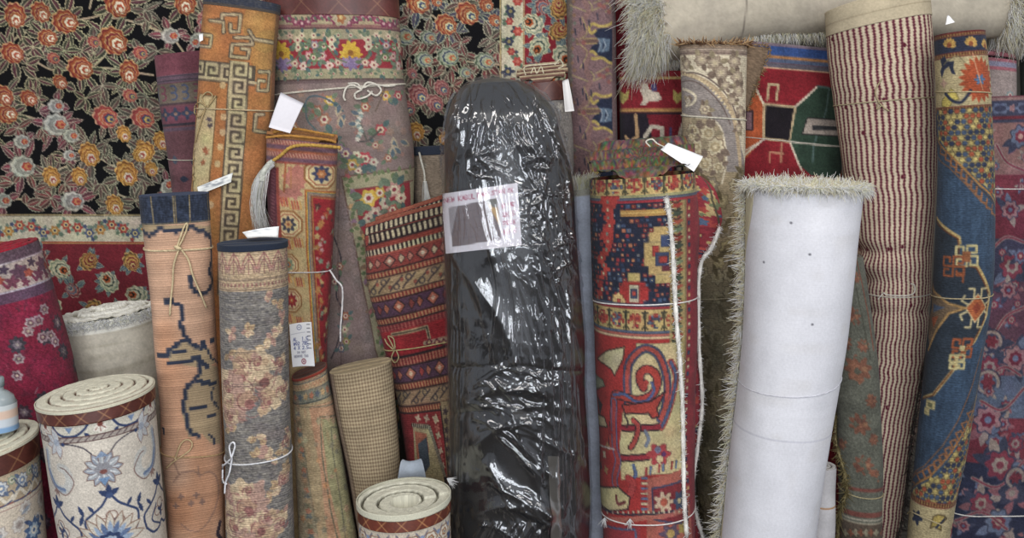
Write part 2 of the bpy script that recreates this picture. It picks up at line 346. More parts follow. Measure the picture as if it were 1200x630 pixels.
def sheet(name, cn, Y, nu, nv, cv, mat, parent, bow=0.0, thick=.0008, base=None):
    "free paper or cloth: photo corners at depths Y (4 values), bowed; a thin closed slab"
    q = [at(c[0], c[1], y) for c, y in zip(cn, Y)]; tl, tr, br, bl = q
    a = np.linspace(0, 1, nu)[None, :, None]; b = np.linspace(0, 1, nv)[:, None, None]
    P = (tl*(1-a)+tr*a)*(1-b)+(bl*(1-a)+br*a)*b
    n = np.cross(tr-tl, bl-tl); n /= np.linalg.norm(n); n = n if n[1] < 0 else -n
    P = P+n*bow*np.sin(PI*a)+n*bow*.7*np.sin(PI*b*.9)
    Bk = P-n*thick; x = (a[..., 0]*cv.w+0*b[..., 0]); y = cv.y0+(b[..., 0]+0*a[..., 0])*(cv.y1-cv.y0)
    col = cv.sample(x, y).reshape(-1, 3); N = nu*nv; f = gridfaces(nv, nu)
    ed = []; per = [(0, i) for i in range(nu)]+[(j, nu-1) for j in range(1, nv)]+[(nv-1, i) for i in range(nu-2, -1, -1)]+[(j, 0) for j in range(nv-2, 0, -1)]
    for (j, i), (j2, i2) in zip(per, per[1:]+per[:1]): ed.append((j*nu+i, j2*nu+i2, N+j2*nu+i2, N+j*nu+i))
    suv = np.stack([x*.002, y*.002, x*0], -1).reshape(-1, 3)
    return mesh(name, np.concatenate([P.reshape(-1, 3), Bk.reshape(-1, 3)]), np.vstack([f, f[:, ::-1]+N, np.array(ed)]), np.vstack([col, np.full_like(col, .8)*col.mean()/max(col.mean(), 1e-3)]), mat, parent, np.vstack([suv, suv]), base=base)
# ------------------------------------------------------------------ materials
def nt(name):
    m = bpy.data.materials.new(name); m.use_nodes = True; t = m.node_tree; b = t.nodes['Principled BSDF']; return m, t, b
def N(t, kind, **kw):
    n = t.nodes.new(kind)
    for k, v in kw.items():
        if k in n.inputs: n.inputs[k].default_value = v
        else: setattr(n, k, v)
    return n
def rug_mat(name, rough=.95, grain=.22, gscale=420, rib=0.0, ribs=900, ribdir='Y', bump=.35, sheen=.06, stretch=(1, 1)):
    "wool or weave: colour attribute x fibre noise x ribs, with matching bump"
    m, t, b = nt(name); L = t.links.new
    a = N(t, 'ShaderNodeAttribute', attribute_name='Col'); s = N(t, 'ShaderNodeAttribute', attribute_name='suv')
    mp = N(t, 'ShaderNodeMapping'); mp.inputs['Scale'].default_value = (stretch[0], stretch[1], 1); L(s.outputs['Vector'], mp.inputs['Vector'])
    nz = N(t, 'ShaderNodeTexNoise', Scale=gscale, Detail=3.0); L(mp.outputs['Vector'], nz.inputs['Vector'])
    wv = N(t, 'ShaderNodeTexWave', Scale=ribs/20, Distortion=1.2, bands_direction=ribdir); wv.inputs['Detail Scale'].default_value = 3; L(s.outputs['Vector'], wv.inputs['Vector'])
    mr = N(t, 'ShaderNodeMapRange'); mr.inputs[1].default_value = .3; mr.inputs[2].default_value = .7; mr.inputs[3].default_value = 1-grain; mr.inputs[4].default_value = 1+grain*.75; L(nz.outputs[0], mr.inputs[0])
    mw = N(t, 'ShaderNodeMapRange'); mw.inputs[3].default_value = 1-rib; mw.inputs[4].default_value = 1+rib*.5; L(wv.outputs[1], mw.inputs[0])
    mu = N(t, 'ShaderNodeMath', operation='MULTIPLY'); L(mr.outputs[0], mu.inputs[0]); L(mw.outputs[0], mu.inputs[1])
    vm = N(t, 'ShaderNodeVectorMath', operation='SCALE'); L(a.outputs['Color'], vm.inputs[0]); L(mu.outputs[0], vm.inputs['Scale'])
    L(vm.outputs[0], b.inputs['Base Color']); b.inputs['Roughness'].default_value = rough
    b.inputs['Specular IOR Level'].default_value = .15; b.inputs['Sheen Weight'].default_value = sheen; b.inputs['Sheen Roughness'].default_value = .6
    bp = N(t, 'ShaderNodeBump', Strength=bump, Distance=.003); L(mu.outputs[0], bp.inputs['Height']); L(bp.outputs[0], b.inputs['Normal'])
    return m
def plain(name, rough=.6, spec=.3, noise=.05, scale=60, bump=.1):
    m, t, b = nt(name); L = t.links.new
    a = N(t, 'ShaderNodeAttribute', attribute_name='Col'); co = N(t, 'ShaderNodeTexCoord'); nz = N(t, 'ShaderNodeTexNoise', Scale=scale, Detail=3.0); L(co.outputs['Object'], nz.inputs['Vector'])
    mr = N(t, 'ShaderNodeMapRange'); mr.inputs[1].default_value = .3; mr.inputs[2].default_value = .7; mr.inputs[3].default_value = 1-noise; mr.inputs[4].default_value = 1+noise; L(nz.outputs[0], mr.inputs[0])
    vm = N(t, 'ShaderNodeVectorMath', operation='SCALE'); L(a.outputs['Color'], vm.inputs[0]); L(mr.outputs[0], vm.inputs['Scale']); L(vm.outputs[0], b.inputs['Base Color'])
    b.inputs['Roughness'].default_value = rough; b.inputs['Specular IOR Level'].default_value = spec
    bp = N(t, 'ShaderNodeBump', Strength=bump, Distance=.002); L(nz.outputs[0], bp.inputs['Height']); L(bp.outputs[0], b.inputs['Normal'])
    return m
M_PILE = rug_mat('wool_pile'); M_VELVET = rug_mat('clipped_pile', grain=.2, gscale=330, sheen=.03)
M_RIB = rug_mat('ribbed_weave', rib=.14, ribs=1500, grain=.12); M_FLAT = rug_mat('tapestry_weave', grain=.3, gscale=300, stretch=(.35, 1.6), rib=.08, ribs=1200)
M_CORD = rug_mat('tapestry_thread', grain=.3, gscale=260, stretch=(.25, 1.7), bump=.5)
M_CANVAS = rug_mat('canvas_backing', grain=.05, gscale=200, bump=.12, sheen=0)
M_HIDE = rug_mat('sheepskin_hide', grain=.08, gscale=60, bump=.2, sheen=.0, rough=.7)
M_EDGE = rug_mat('wool_edge', grain=.14, gscale=350, bump=.4)
M_TAPE = plain('leather_binding', rough=.42, spec=.4, noise=.1, scale=90)
M_TWINE = plain('twine', rough=.9, spec=.1, noise=.15, scale=500, bump=.5)
M_PAPER = plain('paper', rough=.7, spec=.2, noise=.02, scale=200, bump=.05)
M_YARN = plain('yarn', rough=.9, spec=.1, noise=.12, scale=300, bump=.2)
def hair_mat():
    m = plain('fleece_hair', rough=.8, spec=.1, noise=.06, scale=80, bump=0); t = m.node_tree; L = t.links.new; o = t.nodes['Material Output']; b = t.nodes['Principled BSDF']
    tl = N(t, 'ShaderNodeBsdfTranslucent'); a = N(t, 'ShaderNodeAttribute', attribute_name='Col'); L(a.outputs['Color'], tl.inputs[0]); mx = N(t, 'ShaderNodeMixShader'); mx.inputs[0].default_value = .65; L(b.outputs[0], mx.inputs[1]); L(tl.outputs[0], mx.inputs[2]); L(mx.outputs[0], o.inputs[0]); return m
M_HAIR = hair_mat()
# ------------------------------------------------------------------ layout: silhouettes (left x,y, right x,y down the photo), depth, half thickness
def B(rows, Y, hd, **k): return Body(rows, Y, hd, **k)
BD = {}
BD['peach'] = B([(165,228,246,226),(169,280,248,278),(180,400,255,398),(190,520,261,518),(198,634,264,634)], -.56, .048, n=3.0, seed=2, wob=.003)
BD['grey_rose'] = B([(256,284,337,282),(259,410,339,409),(263,520,342,519),(266,634,346,634)], -.63, .062, n=2.3, seed=3)
BD['cream_blue'] = B([(43,465,182,453),(49,500,185,490),(60,570,191,562),(72,640,198,634)], -.74, .106, seed=4, wob=.001)
BD['cream_left'] = B([(-84,527,47,508),(-78,560,50,545),(-70,640,57,628)], -.74, .10, seed=5, wob=.001)
BD['crimson'] = B([(-58,302,47,282),(-50,335,58,318),(-25,400,77,388),(-8,460,93,448),(30,600,122,590)], -.51, .085, seed=6, wob=.004)
BD['shag_cream'] = B([(70,372,184,360),(79,410,188,400),(90,470,192,462)], -.30, .085, slant=0, seed=7, wob=.003)
BD['dull_red'] = B([(180,67,243,59),(190,140,250,135),(200,215,258,212),(213,330,270,330)], -.10, .05, n=2.6, seed=8)
BD['orange'] = B([(241,-6,328,6),(236,70,322,80),(230,150,317,158),(227,215,310,222),(222,300,303,305),(222,640,303,640)], -.265, .046, n=2.8, seed=9, wob=.003, lean=.08)
BD['mauve'] = B([(312,-14,465,-10),(320,80,471,78),(322,210,485,205),(335,330,478,330),(345,430,470,430),(350,640,470,640)], -.15, .085, n=2.3, seed=10, wob=.006, lean=.06)
BD['red_runner'] = B([(313,160,395,168),(313,220,394,224),(320,300,389,304),(329,380,384,384),(337,470,384,470),(343,640,392,640)], -.335, .04, n=2.8, seed=11)
BD['faded'] = B([(343,440,383,427),(345,500,396,496),(347,560,406,557),(350,640,420,636)], -.45, .042, n=2.3, seed=12)
BD['jute'] = B([(386,434,459,422),(396,490,466,484),(408,550,470,548),(424,640,474,640)], -.46, .045, n=2.3, seed=13, wob=.003)
BD['kilim'] = B([(427,274,538,244),(432,330,540,302),(450,405,542,382),(468,480,545,470),(480,560,548,552),(490,640,550,640)], -.33, .05, n=2.6, seed=14, wob=.004)
BD['small_navy'] = B([(484,172,526,170),(486,250,528,250),(488,400,530,400)], -.09, .035, n=2.6, seed=15)
BD['black'] = B([(545,100,612,96),(535,112,630,108),(527,132,648,126),(523,160,658,156),(521,200,668,197),(520,260,675,258),(522,340,681,340),(525,420,685,420),(528,520,689,520),(531,640,691,640)],
                -.58, [.06,.085,.11,.125,.13,.135,.138,.138,.138,.138], seed=16, wob=.003)
BD['banded'] = B([(606,100,666,94),(607,150,670,147),(609,260,674,260)], -.22, .05, seed=17)
BD['paisley'] = B([(664,-12,721,-12),(665,100,722,100),(668,200,724,200),(670,350,726,350)], -.085, .04, n=3, seed=18)
BD['pale_blue'] = B([(672,222,695,219),(676,300,699,299),(682,430,703,430),(688,560,708,560),(690,640,710,640)], -.44, .018, slant=0, seed=19, wob=.0015)
BD['heriz'] = B([(691,210,816,200),(693,300,818,296),(696,400,816,399),(701,500,813,500),(706,632,815,632)], -.53, .105, n=2.2, seed=20, wob=.003)
BD['taupe'] = B([(797,52,876,54),(798,120,874,121),(800,200,872,201),(808,300,872,300),(812,420,870,420),(815,640,868,640)], -.26, .055, n=2.3, seed=21)
BD['red_bird'] = B([(725,84,806,84),(727,200,806,200),(729,400,806,400)], -.09, .045, n=3, seed=22, wob=.003)
BD['green_med'] = B([(864,49,984,60),(864,200,984,205),(864,400,984,400)], -.10, .05, n=3, seed=23, wob=.004)
BD['white'] = B([(874,214,1012,216),(868,400,990,404),(860,480,977,484),(843,636,953,640)], -.64, .125, slant=0, n=2.1, seed=24, wob=.002)
BD['striped'] = B([(964,14,1088,-14),(972,80,1094,66),(985,180,1098,174),(1001,280,1094,276),(1011,360,1088,358),(1004,440,1083,440),(988,540,1066,540),(978,640,1053,640)], -.285, [.085]*5+[.07,.06,.055], seed=25, wob=.004)
BD['green_small'] = B([(984,296,1012,300),(980,362,1021,364),(978,420,1029,422),(980,520,1034,520),(984,640,1035,640)], -.41, .04, seed=26, wob=.002)
BD['blue_cauc'] = B([(1095,42,1156,37),(1097,120,1161,116),(1099,200,1166,198),(1097,270,1166,268),(1092,350,1163,348),(1083,420,1152,420),(1073,520,1134,520),(1061,636,1112,638)], -.465, .06, n=2.2, seed=27, wob=.003)
BD['far_right'] = B([(1142,114,1262,110),(1136,300,1258,300),(1122,480,1250,480),(1102,640,1242,640)], -.20, .06, n=2.6, seed=28, wob=.004)
BD['pink_small'] = B([(1146,66,1192,72),(1148,140,1192,140),(1150,300,1192,300)], -.075, .04, seed=29)
BD['dark_right'] = B([(1195,66,1250,62),(1195,140,1250,140),(1195,300,1250,300)], -.065, .04, n=2.6, seed=30)
BD['cream_low'] = B([(420,583,527,577),(421,640,529,636),(423,700,530,698)], -.75, .09, slant=0, seed=31, wob=.001)
BD['white_low'] = B([(950,545,980,545),(948,600,979,600),(944,640,978,640)], -.50, .03, seed=32, wob=.001)
# long sheepskin roll lying across the tops of the hung rugs (rows are top/bottom of its outline)
BD['sheepskin'] = B([(738,-12,742,78),(800,-26,803,70),(880,-42,882,44),(960,-44,962,41),(1080,-44,1082,42),(1180,-44,1182,44),(1240,-42,1242,44)], -.105, .07, cum=True, ext=False, seed=33, wob=.004)
# ------------------------------------------------------------------ motif helpers
def peony(cv, x, y, r, rot, A='#b5562a', Bc='#8e2f2c', lt='#d2a06a', ce='#ddd3b4', c2='#a8482e', out='#7d2d28', sq=.85):
    dx, dy = math.cos(rot), math.sin(rot); n = 9
    for k, (s, c, am) in enumerate([(1.06, lt, .07), (.98, out, .07), (.88, A, .06), (.76, lt, .06), (.70, Bc, .06), (.58, lt, .05), (.53, A, .05), (.42, ce, .08), (.30, c2, .1), (.16, ce, .2)]):
        o = (1-s)*.62*r; cv.blob(x+dx*o, y+dy*o, r*s, r*s*sq, rot, c, n if k < 7 else 6, am, k)
def rosette(cv, x, y, r, A, Bc, ce, out=None, n=8, rot=0):
    if out: cv.blob(x, y, r*1.08, None, rot, out, n, .13)
    cv.blob(x, y, r*.95, None, rot, A, n, .14); cv.blob(x, y, r*.56, None, rot, Bc, n, .1); cv.blob(x, y, r*.27, col=ce)
def fleaf(cv, x, y, L, w, ang, edge='#b9ac86', base='#4d4a3c', inner='#6e3f45', vein=None):
    cv.leaf(x, y, L, w, ang, edge, .13, 6); cv.leaf(x+.04*L*math.cos(ang), y+.04*L*math.sin(ang), L*.9, w*.78, ang, base, .1, 6)
    nx, ny = -math.sin(ang), math.cos(ang); cv.leaf(x+nx*w*.15+.08*L*math.cos(ang), y+ny*w*.15+.08*L*math.sin(ang), L*.75, w*.38, ang+.06, inner)
    cv.line([(x, y), (x+.8*L*math.cos(ang), y+.8*L*math.sin(ang))], .7, vein or edge)
def spray(cv, x, y, r, rng, n=5, ang0=0, spread=2.2, L=(14, 22), W=(3.6, 5.4), **k):
    for i in range(n):
        a = ang0+spread*((i+.5)/n-.5)*2+rng.uniform(-.15, .15)
        fleaf(cv, x+math.cos(a)*r*.75, y+math.sin(a)*r*.75, rng.uniform(*L), rng.uniform(*W), a, **k)
def small_flowers(cv, rng, pts, cols, r=(2, 4), ce='#e0d2a8'):
    for x, y in pts:
        c = cols[rng.integers(len(cols))]; q = rng.uniform(*r); cv.blob(x, y, q, None, rng.uniform(0, 6), c, 5, .22); cv.blob(x, y, q*.35, col=ce)
def scatter(rng, x0, y0, x1, y1, n, dmin=0):
    o = []
    for _ in range(n*12):
        q = (rng.uniform(x0, x1), rng.uniform(y0, y1))
        if all((q[0]-a)**2+(q[1]-b)**2 > dmin*dmin for a, b in o): o.append(q)
        if len(o) >= n: break
    return o
def tag_cv(lines=6, w=40, h=60, col='#f4f4f8', ink='#6a6f9a', seed=0, wd=.8, amt=.7):
    rng = np.random.default_rng(seed); cv = Cv(w, 0, h, col); cv.S
    for i in range(lines):
        y = h*(.18+.72*i/max(lines, 1)); x = w*.12
        while x < w*(.2+amt*rng.uniform(.6, 1)):
            L = rng.uniform(1.5, 5); cv.line([(x, y+rng.uniform(-1, 1)), (x+L*.5, y-rng.uniform(0, 2)), (x+L, y+rng.uniform(-1, 1))], wd, ink, .8); x += L+rng.uniform(.8, 3)
    return cv
def seg_arc(cx, cy, r, a0, a1, n=14): return [(cx+r*math.cos(a0+(a1-a0)*i/n), cy+r*math.sin(a0+(a1-a0)*i/n)) for i in range(n+1)]

# ------------------------------------------------------------------ big black floral carpet hung on the wall
def wall_carpet():
    Y = -.018; x0, x1, y0, y1 = -60, 740, -40, 470
    W = at(x1, 315, Y)[0]-at(x0, 315, Y)[0]; zt, zb = at(600, y0, Y)[2], at(600, y1, Y)[2]; xl = at(x0, 315, Y)[0]; k = 800/W
    cv = Cv(800, 0, (zt-zb)*k, '#0d0d10'); rng = np.random.default_rng(41)
    def p(px, py): q = at(px, py, Y); return ((q[0]-xl)*k, (zt-q[2])*k)
    cur = lambda pts, w, c: cv.curve([p(*q) for q in pts], w, c)
    V1, V2 = '#a89376', '#97876a'
    for v in ([(-20,95),(14,48),(40,34),(70,26),(110,20),(133,10)], [(14,48),(15,30),(17,20)], [(-10,75),(14,64),(40,72),(62,82),(92,80),(110,78)], [(110,78),(122,66),(133,50)], [(92,80),(128,80),(152,84),(180,88)],
              [(125,20),(150,24),(175,32),(200,42)], [(0,122),(20,110),(40,118),(55,126)], [(60,146),(30,136),(8,134)], [(108,132),(140,136),(168,138)], [(40,204),(75,196),(105,181),(135,196),(149,203)], [(78,210),(93,207),(120,218),(150,232),(180,240)],
              [(0,232),(30,234),(50,240)], [(105,10),(108,-5),(110,-20)], [(150,170),(165,182),(180,196)], [(472,44),(500,55),(525,67),(560,74),(590,76)], [(490,5),(523,29),(540,20),(580,22)], [(470,122),(491,111),(518,103)], [(45,-10),(50,5),(47,14)],
              [(250,60),(300,40),(350,80),(420,60),(472,42)], [(200,40),(240,90),(300,120),(380,110)]): cur(v, 2.4, V1)
    LG = dict(edge='#b3ab82', base='#3c3d31', inner='#573038'); LP = dict(edge='#a89884', base='#5a343a', inner='#84404a'); LW = dict(edge='#a09a7e', base='#4a463c', inner='#5c423e'); LB = dict(edge='#9c9c80', base='#363c4c', inner='#4e4656')
    LR = dict(edge='#a19e82', base='#4f3430', inner='#7a3f3e')
    fl = []
    for (x, y, r, ro) in [(17,18,14,1.5),(47,14,12,.9),(76,25,15,.2),(55,44,11,.2),(14,62,13,.5),(94,80,15,.3),(133,48,17,.6),(152,84,13,1.6),(138,3,17,1.2),(33,115,10,.6),(4,112,12,1),(217,3,14,1.5),(8,134,12,0),(70,96,9,.8)]: fl.append((x, y, r, ro, 'o'))
    for (x, y, r) in [(65,146,14),(83,159,9),(25,166,9),(26,195,14),(65,124,9),(3,235,10),(85,236,13),(200,42,10),(81,182,7)]: fl.append((x, y, r, 0, 'w'))
    for (x, y, r) in [(124,137,14),(168,138,13),(153,112,8),(165,62,8),(110,49,7),(62,68,7)]: fl.append((x, y, r, .4, 'r'))
    for (x, y, r) in [(105,181,13),(146,157,9),(60,207,11),(93,207,10),(149,203,14),(166,170,6),(163,182,7),(178,198,8),(135,240,11),(190,165,10)]: fl.append((x, y, r, 1.2, 'g'))
    for (x, y, r) in [(472,42,13),(502,44,9),(497,70,10),(525,67,12),(568,72,11),(545,85,7)]: fl.append((x, y, r, .2, 'b'))
    for (x, y, r) in [(523,29,12),(548,16,13),(490,3,13),(570,6,8),(580,24,7),(512,2,6)]: fl.append((x, y, r, .6, 'o2'))
    for (x, y, r) in [(491,111,12),(518,103,9),(510,121,10),(478,127,9),(483,86,6)]: fl.append((x, y, r, .8, 'p'))
    for (x, y) in scatter(rng, 215, -20, 330, 240, 22, 26)+scatter(rng, 340, 10, 460, 240, 26, 26)+scatter(rng, 480, 140, 580, 240, 7, 30)+scatter(rng, -55, -20, -15, 240, 10, 28)+scatter(rng, 170, 170, 210, 245, 4, 22)+scatter(rng, 0, -35, 580, -15, 12, 30): fl.append((x, y, rng.uniform(8, 13), rng.uniform(0, 6), ['o', 'w', 'g', 'b', 'p'][rng.integers(5)]))
    LV = {'o': LG, 'w': LP, 'r': LW, 'g': LW, 'b': LR, 'o2': LB, 'p': LW}
    for x, y, r, ro, t in fl:
        a = rng.uniform(0, 6.28); q = p(x, y)
        spray(cv, q[0], q[1], r*.8, rng, (8 if x < 460 else 6) if r > 10 else 4, a, 2.7, (r*1.15, r*2.05), (3.6, 5.8), **LV[t])
    for (x, y, n) in [(38,55,0),(110,62,0),(120,100,1),(172,22,1),(180,110,0),(42,92,0),(118,172,1),(60,180,0),(40,222,2),(60,232,2),(30,240,2),(110,222,1),(95,60,0),(30,75,0),(75,60,0),(170,12,1),(185,60,1),(20,150,2),(100,165,1),(125,168,1),(170,225,1),(120,215,1),(75,215,2),(15,215,2),(48,150,2),(45,115,0),(100,115,0),(190,125,1),(530,100,2),(555,95,2),(585,60,2),(575,45,1),(480,65,2),(475,100,1),(505,20,1),(540,5,1),(480,20,2),(505,90,2),(540,50,2),(585,48,1),(160,235,1)]:
        q = p(x, y)
        for _ in range(4): fleaf(cv, q[0], q[1], rng.uniform(14, 24), rng.uniform(3.4, 5.2), rng.uniform(0, 6.28), **[LG, LW, LR][n])
    for x, y, r, ro, t in fl:
        q = p(x, y)
        if t == 'o': peony(cv, q[0], q[1], r*.95, ro, '#9c4c2a', '#7c2c2e', '#bd8c58')
        elif t == 'o2': peony(cv, q[0], q[1], r, ro, '#a05230', '#80382a', '#bd8a5c', '#c5bf90', '#3c4668')
        elif t == 'w': peony(cv, q[0], q[1], r, ro, '#aaa99c', '#8a887e', '#77756c', '#a13c36', '#bf7a4a', '#b5b19e')
        elif t == 'r': peony(cv, q[0], q[1], r, ro, '#9d403a', '#b05c3c', '#bb8a6c', '#3c4360', '#b49a4a', '#8e3a3a')
        elif t == 'g': peony(cv, q[0], q[1], r, ro, '#b07a30', '#8f5a28', '#cc9c50', '#c9b9a0', '#94403a', '#7c4c26')
        elif t == 'b': peony(cv, q[0], q[1], r, ro, '#8f967f', '#3f4a5e', '#a8a68c', '#a89f74', '#b5573a', '#46543f')
        else: peony(cv, q[0], q[1], r, ro, '#a8645e', '#803640', '#b98e80', '#3f567a', '#d0c08a', '#7a3a3e')
    # ivory guard border and madder main border, along the bottom and the right side
    ib, ib2 = p(100, 253)[1], p(100, 283)[1]; ir, ir2 = p(588, 100)[0], p(613, 100)[0]; H = cv.y1
    for (c, o0, o1) in (('#8d7a5a', -2, 0), ('#bfb595', 0, None)):
        pass
    cv.rect(-9, ib-2, ir2+2, ib-.6, '#b09a68'); cv.rect(ir-2, -9, ir-.6, ib, '#b09a68')
    cv.rect(-9, ib, ir2, ib2, '#b9b196'); cv.rect(ir, -9, ir2, ib2, '#bdb597')
    cv.rect(-9, ib2, 999, H+9, '#7c2630'); cv.rect(ir2, -9, 999, H+9, '#86222c')
    cv.rect(-9, ib2, ir2+2, ib2+1.2, '#a03a2a'); cv.rect(-9, ib2+1.2, ir2+2, ib2+2.4, '#b08a50'); cv.rect(ir2, -9, ir2+1.6, ib2, '#a88c64')
    i = 0
    for x in np.arange(6, ir, 13.5):
        y = (ib+ib2)/2+5*math.sin(x*.12); i += 1
        cv.curve([(x-7, y+4*math.sin(i)), (x, y), (x+7, y-4*math.sin(i+1))], 1.4, '#6f7a63')
        c = ['#a5403a', '#4c5676', '#b07a3c', '#a84a3c'][i % 4]
        for _ in range(4): a = rng.uniform(0, 6.3); cv.leaf(x+4*math.cos(a), y+4*math.sin(a), 6, 2, a, '#6f8070')
        cv.blob(x, y, 5.4, None, 0, c, 6, .18); cv.blob(x, y, 2.8, col='#d0b87a'); cv.blob(x, y, 1.5, col='#40405a')
        for _ in range(2): a, d = rng.uniform(0, 6.3), 9; cv.blob(x+d*math.cos(a), y+d*.9*math.sin(a), 2.4, None, 0, ['#99423c', '#45506e', '#60755f'][rng.integers(3)], 5, .2)
    i = 0
    for y in np.arange(5, ib, 11):
        x = (ir+ir2)/2+6*math.sin(y*.2); i += 1
        for _ in range(4): a = rng.uniform(0, 6.3); cv.leaf(x+3*math.cos(a), y+3*math.sin(a), 6, 2, a, ['#5d6e58', '#4a4a55'][rng.integers(2)])
        cv.blob(x, y, 5 if i % 3 else 4, None, 0, ['#a33c3a', '#b0463c', '#3c4256'][i % 3], 6, .15); cv.blob(x, y, 2, col=['#c76a56', '#c86c58', '#9c8a58'][i % 3])
    def mainb(x, y, i):
        t = i % 3
        for _ in range(7): a = rng.uniform(0, 6.3); fleaf(cv, x+6*math.cos(a), y+6*math.sin(a), rng.uniform(9, 15), 3, a, '#8f9a86', '#54646a', '#46566a')
        if t == 0: peony(cv, x, y, 12, rng.uniform(0, 6), '#b9b596', '#4c5a52', '#cdc39a', '#b5562c', '#2a2420', '#7d8a70')
        elif t == 1: peony(cv, x, y, 11, rng.uniform(0, 6), '#a87a38', '#7d3a2a', '#c49a58', '#7d2a30', '#c0a060', '#5a4630')
        else: peony(cv, x, y, 9, rng.uniform(0, 6), '#9a4a48', '#4a5672', '#b08a7a', '#a09a8a', '#46506c', '#59323a')
    i = 0
    for q in [(70,315),(104,306),(85,340),(128,330),(155,306),(45,300),(60,360),(110,362),(140,368),(25,320),(-10,310),(0,350),(160,345),(30,365),(90,395)]: mainb(*p(*q), i); i += 1
    for q in scatter(rng, 190, 305, 700, 440, 60, 28): mainb(*p(*q), i); i += 1
    for q in [(632,54),(655,36),(636,8),(624,28),(655,10),(626,80),(660,66),(690,20),(700,60),(650,92),(630,110),(640,140),(680,110),(640,170),(690,160),(650,210),(640,240),(690,230)]: mainb(*p(*q), i); i += 1
    cv.mottle(rng, .07, .04, .13, .03)
    nx, ny = 800, int(cv.y1)
    gx = np.linspace(0, 800, nx); gy = np.linspace(0, cv.y1, ny); X, Z = np.meshgrid(xl+gx/k, zt-gy/k)
    wv = .006*vnoise(ny, nx, 160, 120, rng)
    P = np.stack([X, Y+wv, Z], -1).reshape(-1, 3); gxx, gyy = np.meshgrid(gx, gy); col = cv.sample(gxx, gyy).reshape(-1, 3)
    suv = np.stack([gxx/k, gyy/k, gxx*0], -1).reshape(-1, 3); n = nx*ny
    t = thing('hanging_carpet', 'large black floral carpet with an ivory and red border hung flat on the back wall', 'carpet', (xl+W/2, Y, zb))
    mesh('woven_face', P, gridfaces(ny, nx), col, M_VELVET, t, suv)
    e = .004; B = [(xl, Y+.009, zb), (xl+W, Y+.009, zb), (xl+W, Y+.009, zt), (xl, Y+.009, zt), (xl, Y+.0135, zb), (xl+W, Y+.0135, zb), (xl+W, Y+.0135, zt), (xl, Y+.0135, zt)]
    mesh('backing', B, [(0, 1, 2, 3), (7, 6, 5, 4), (0, 4, 5, 1), (2, 6, 7, 3), (1, 5, 6, 2), (0, 3, 7, 4)], hx('#5a4a3c'), M_CANVAS, t, np.zeros((8, 3)), flat=True)
wall_carpet()

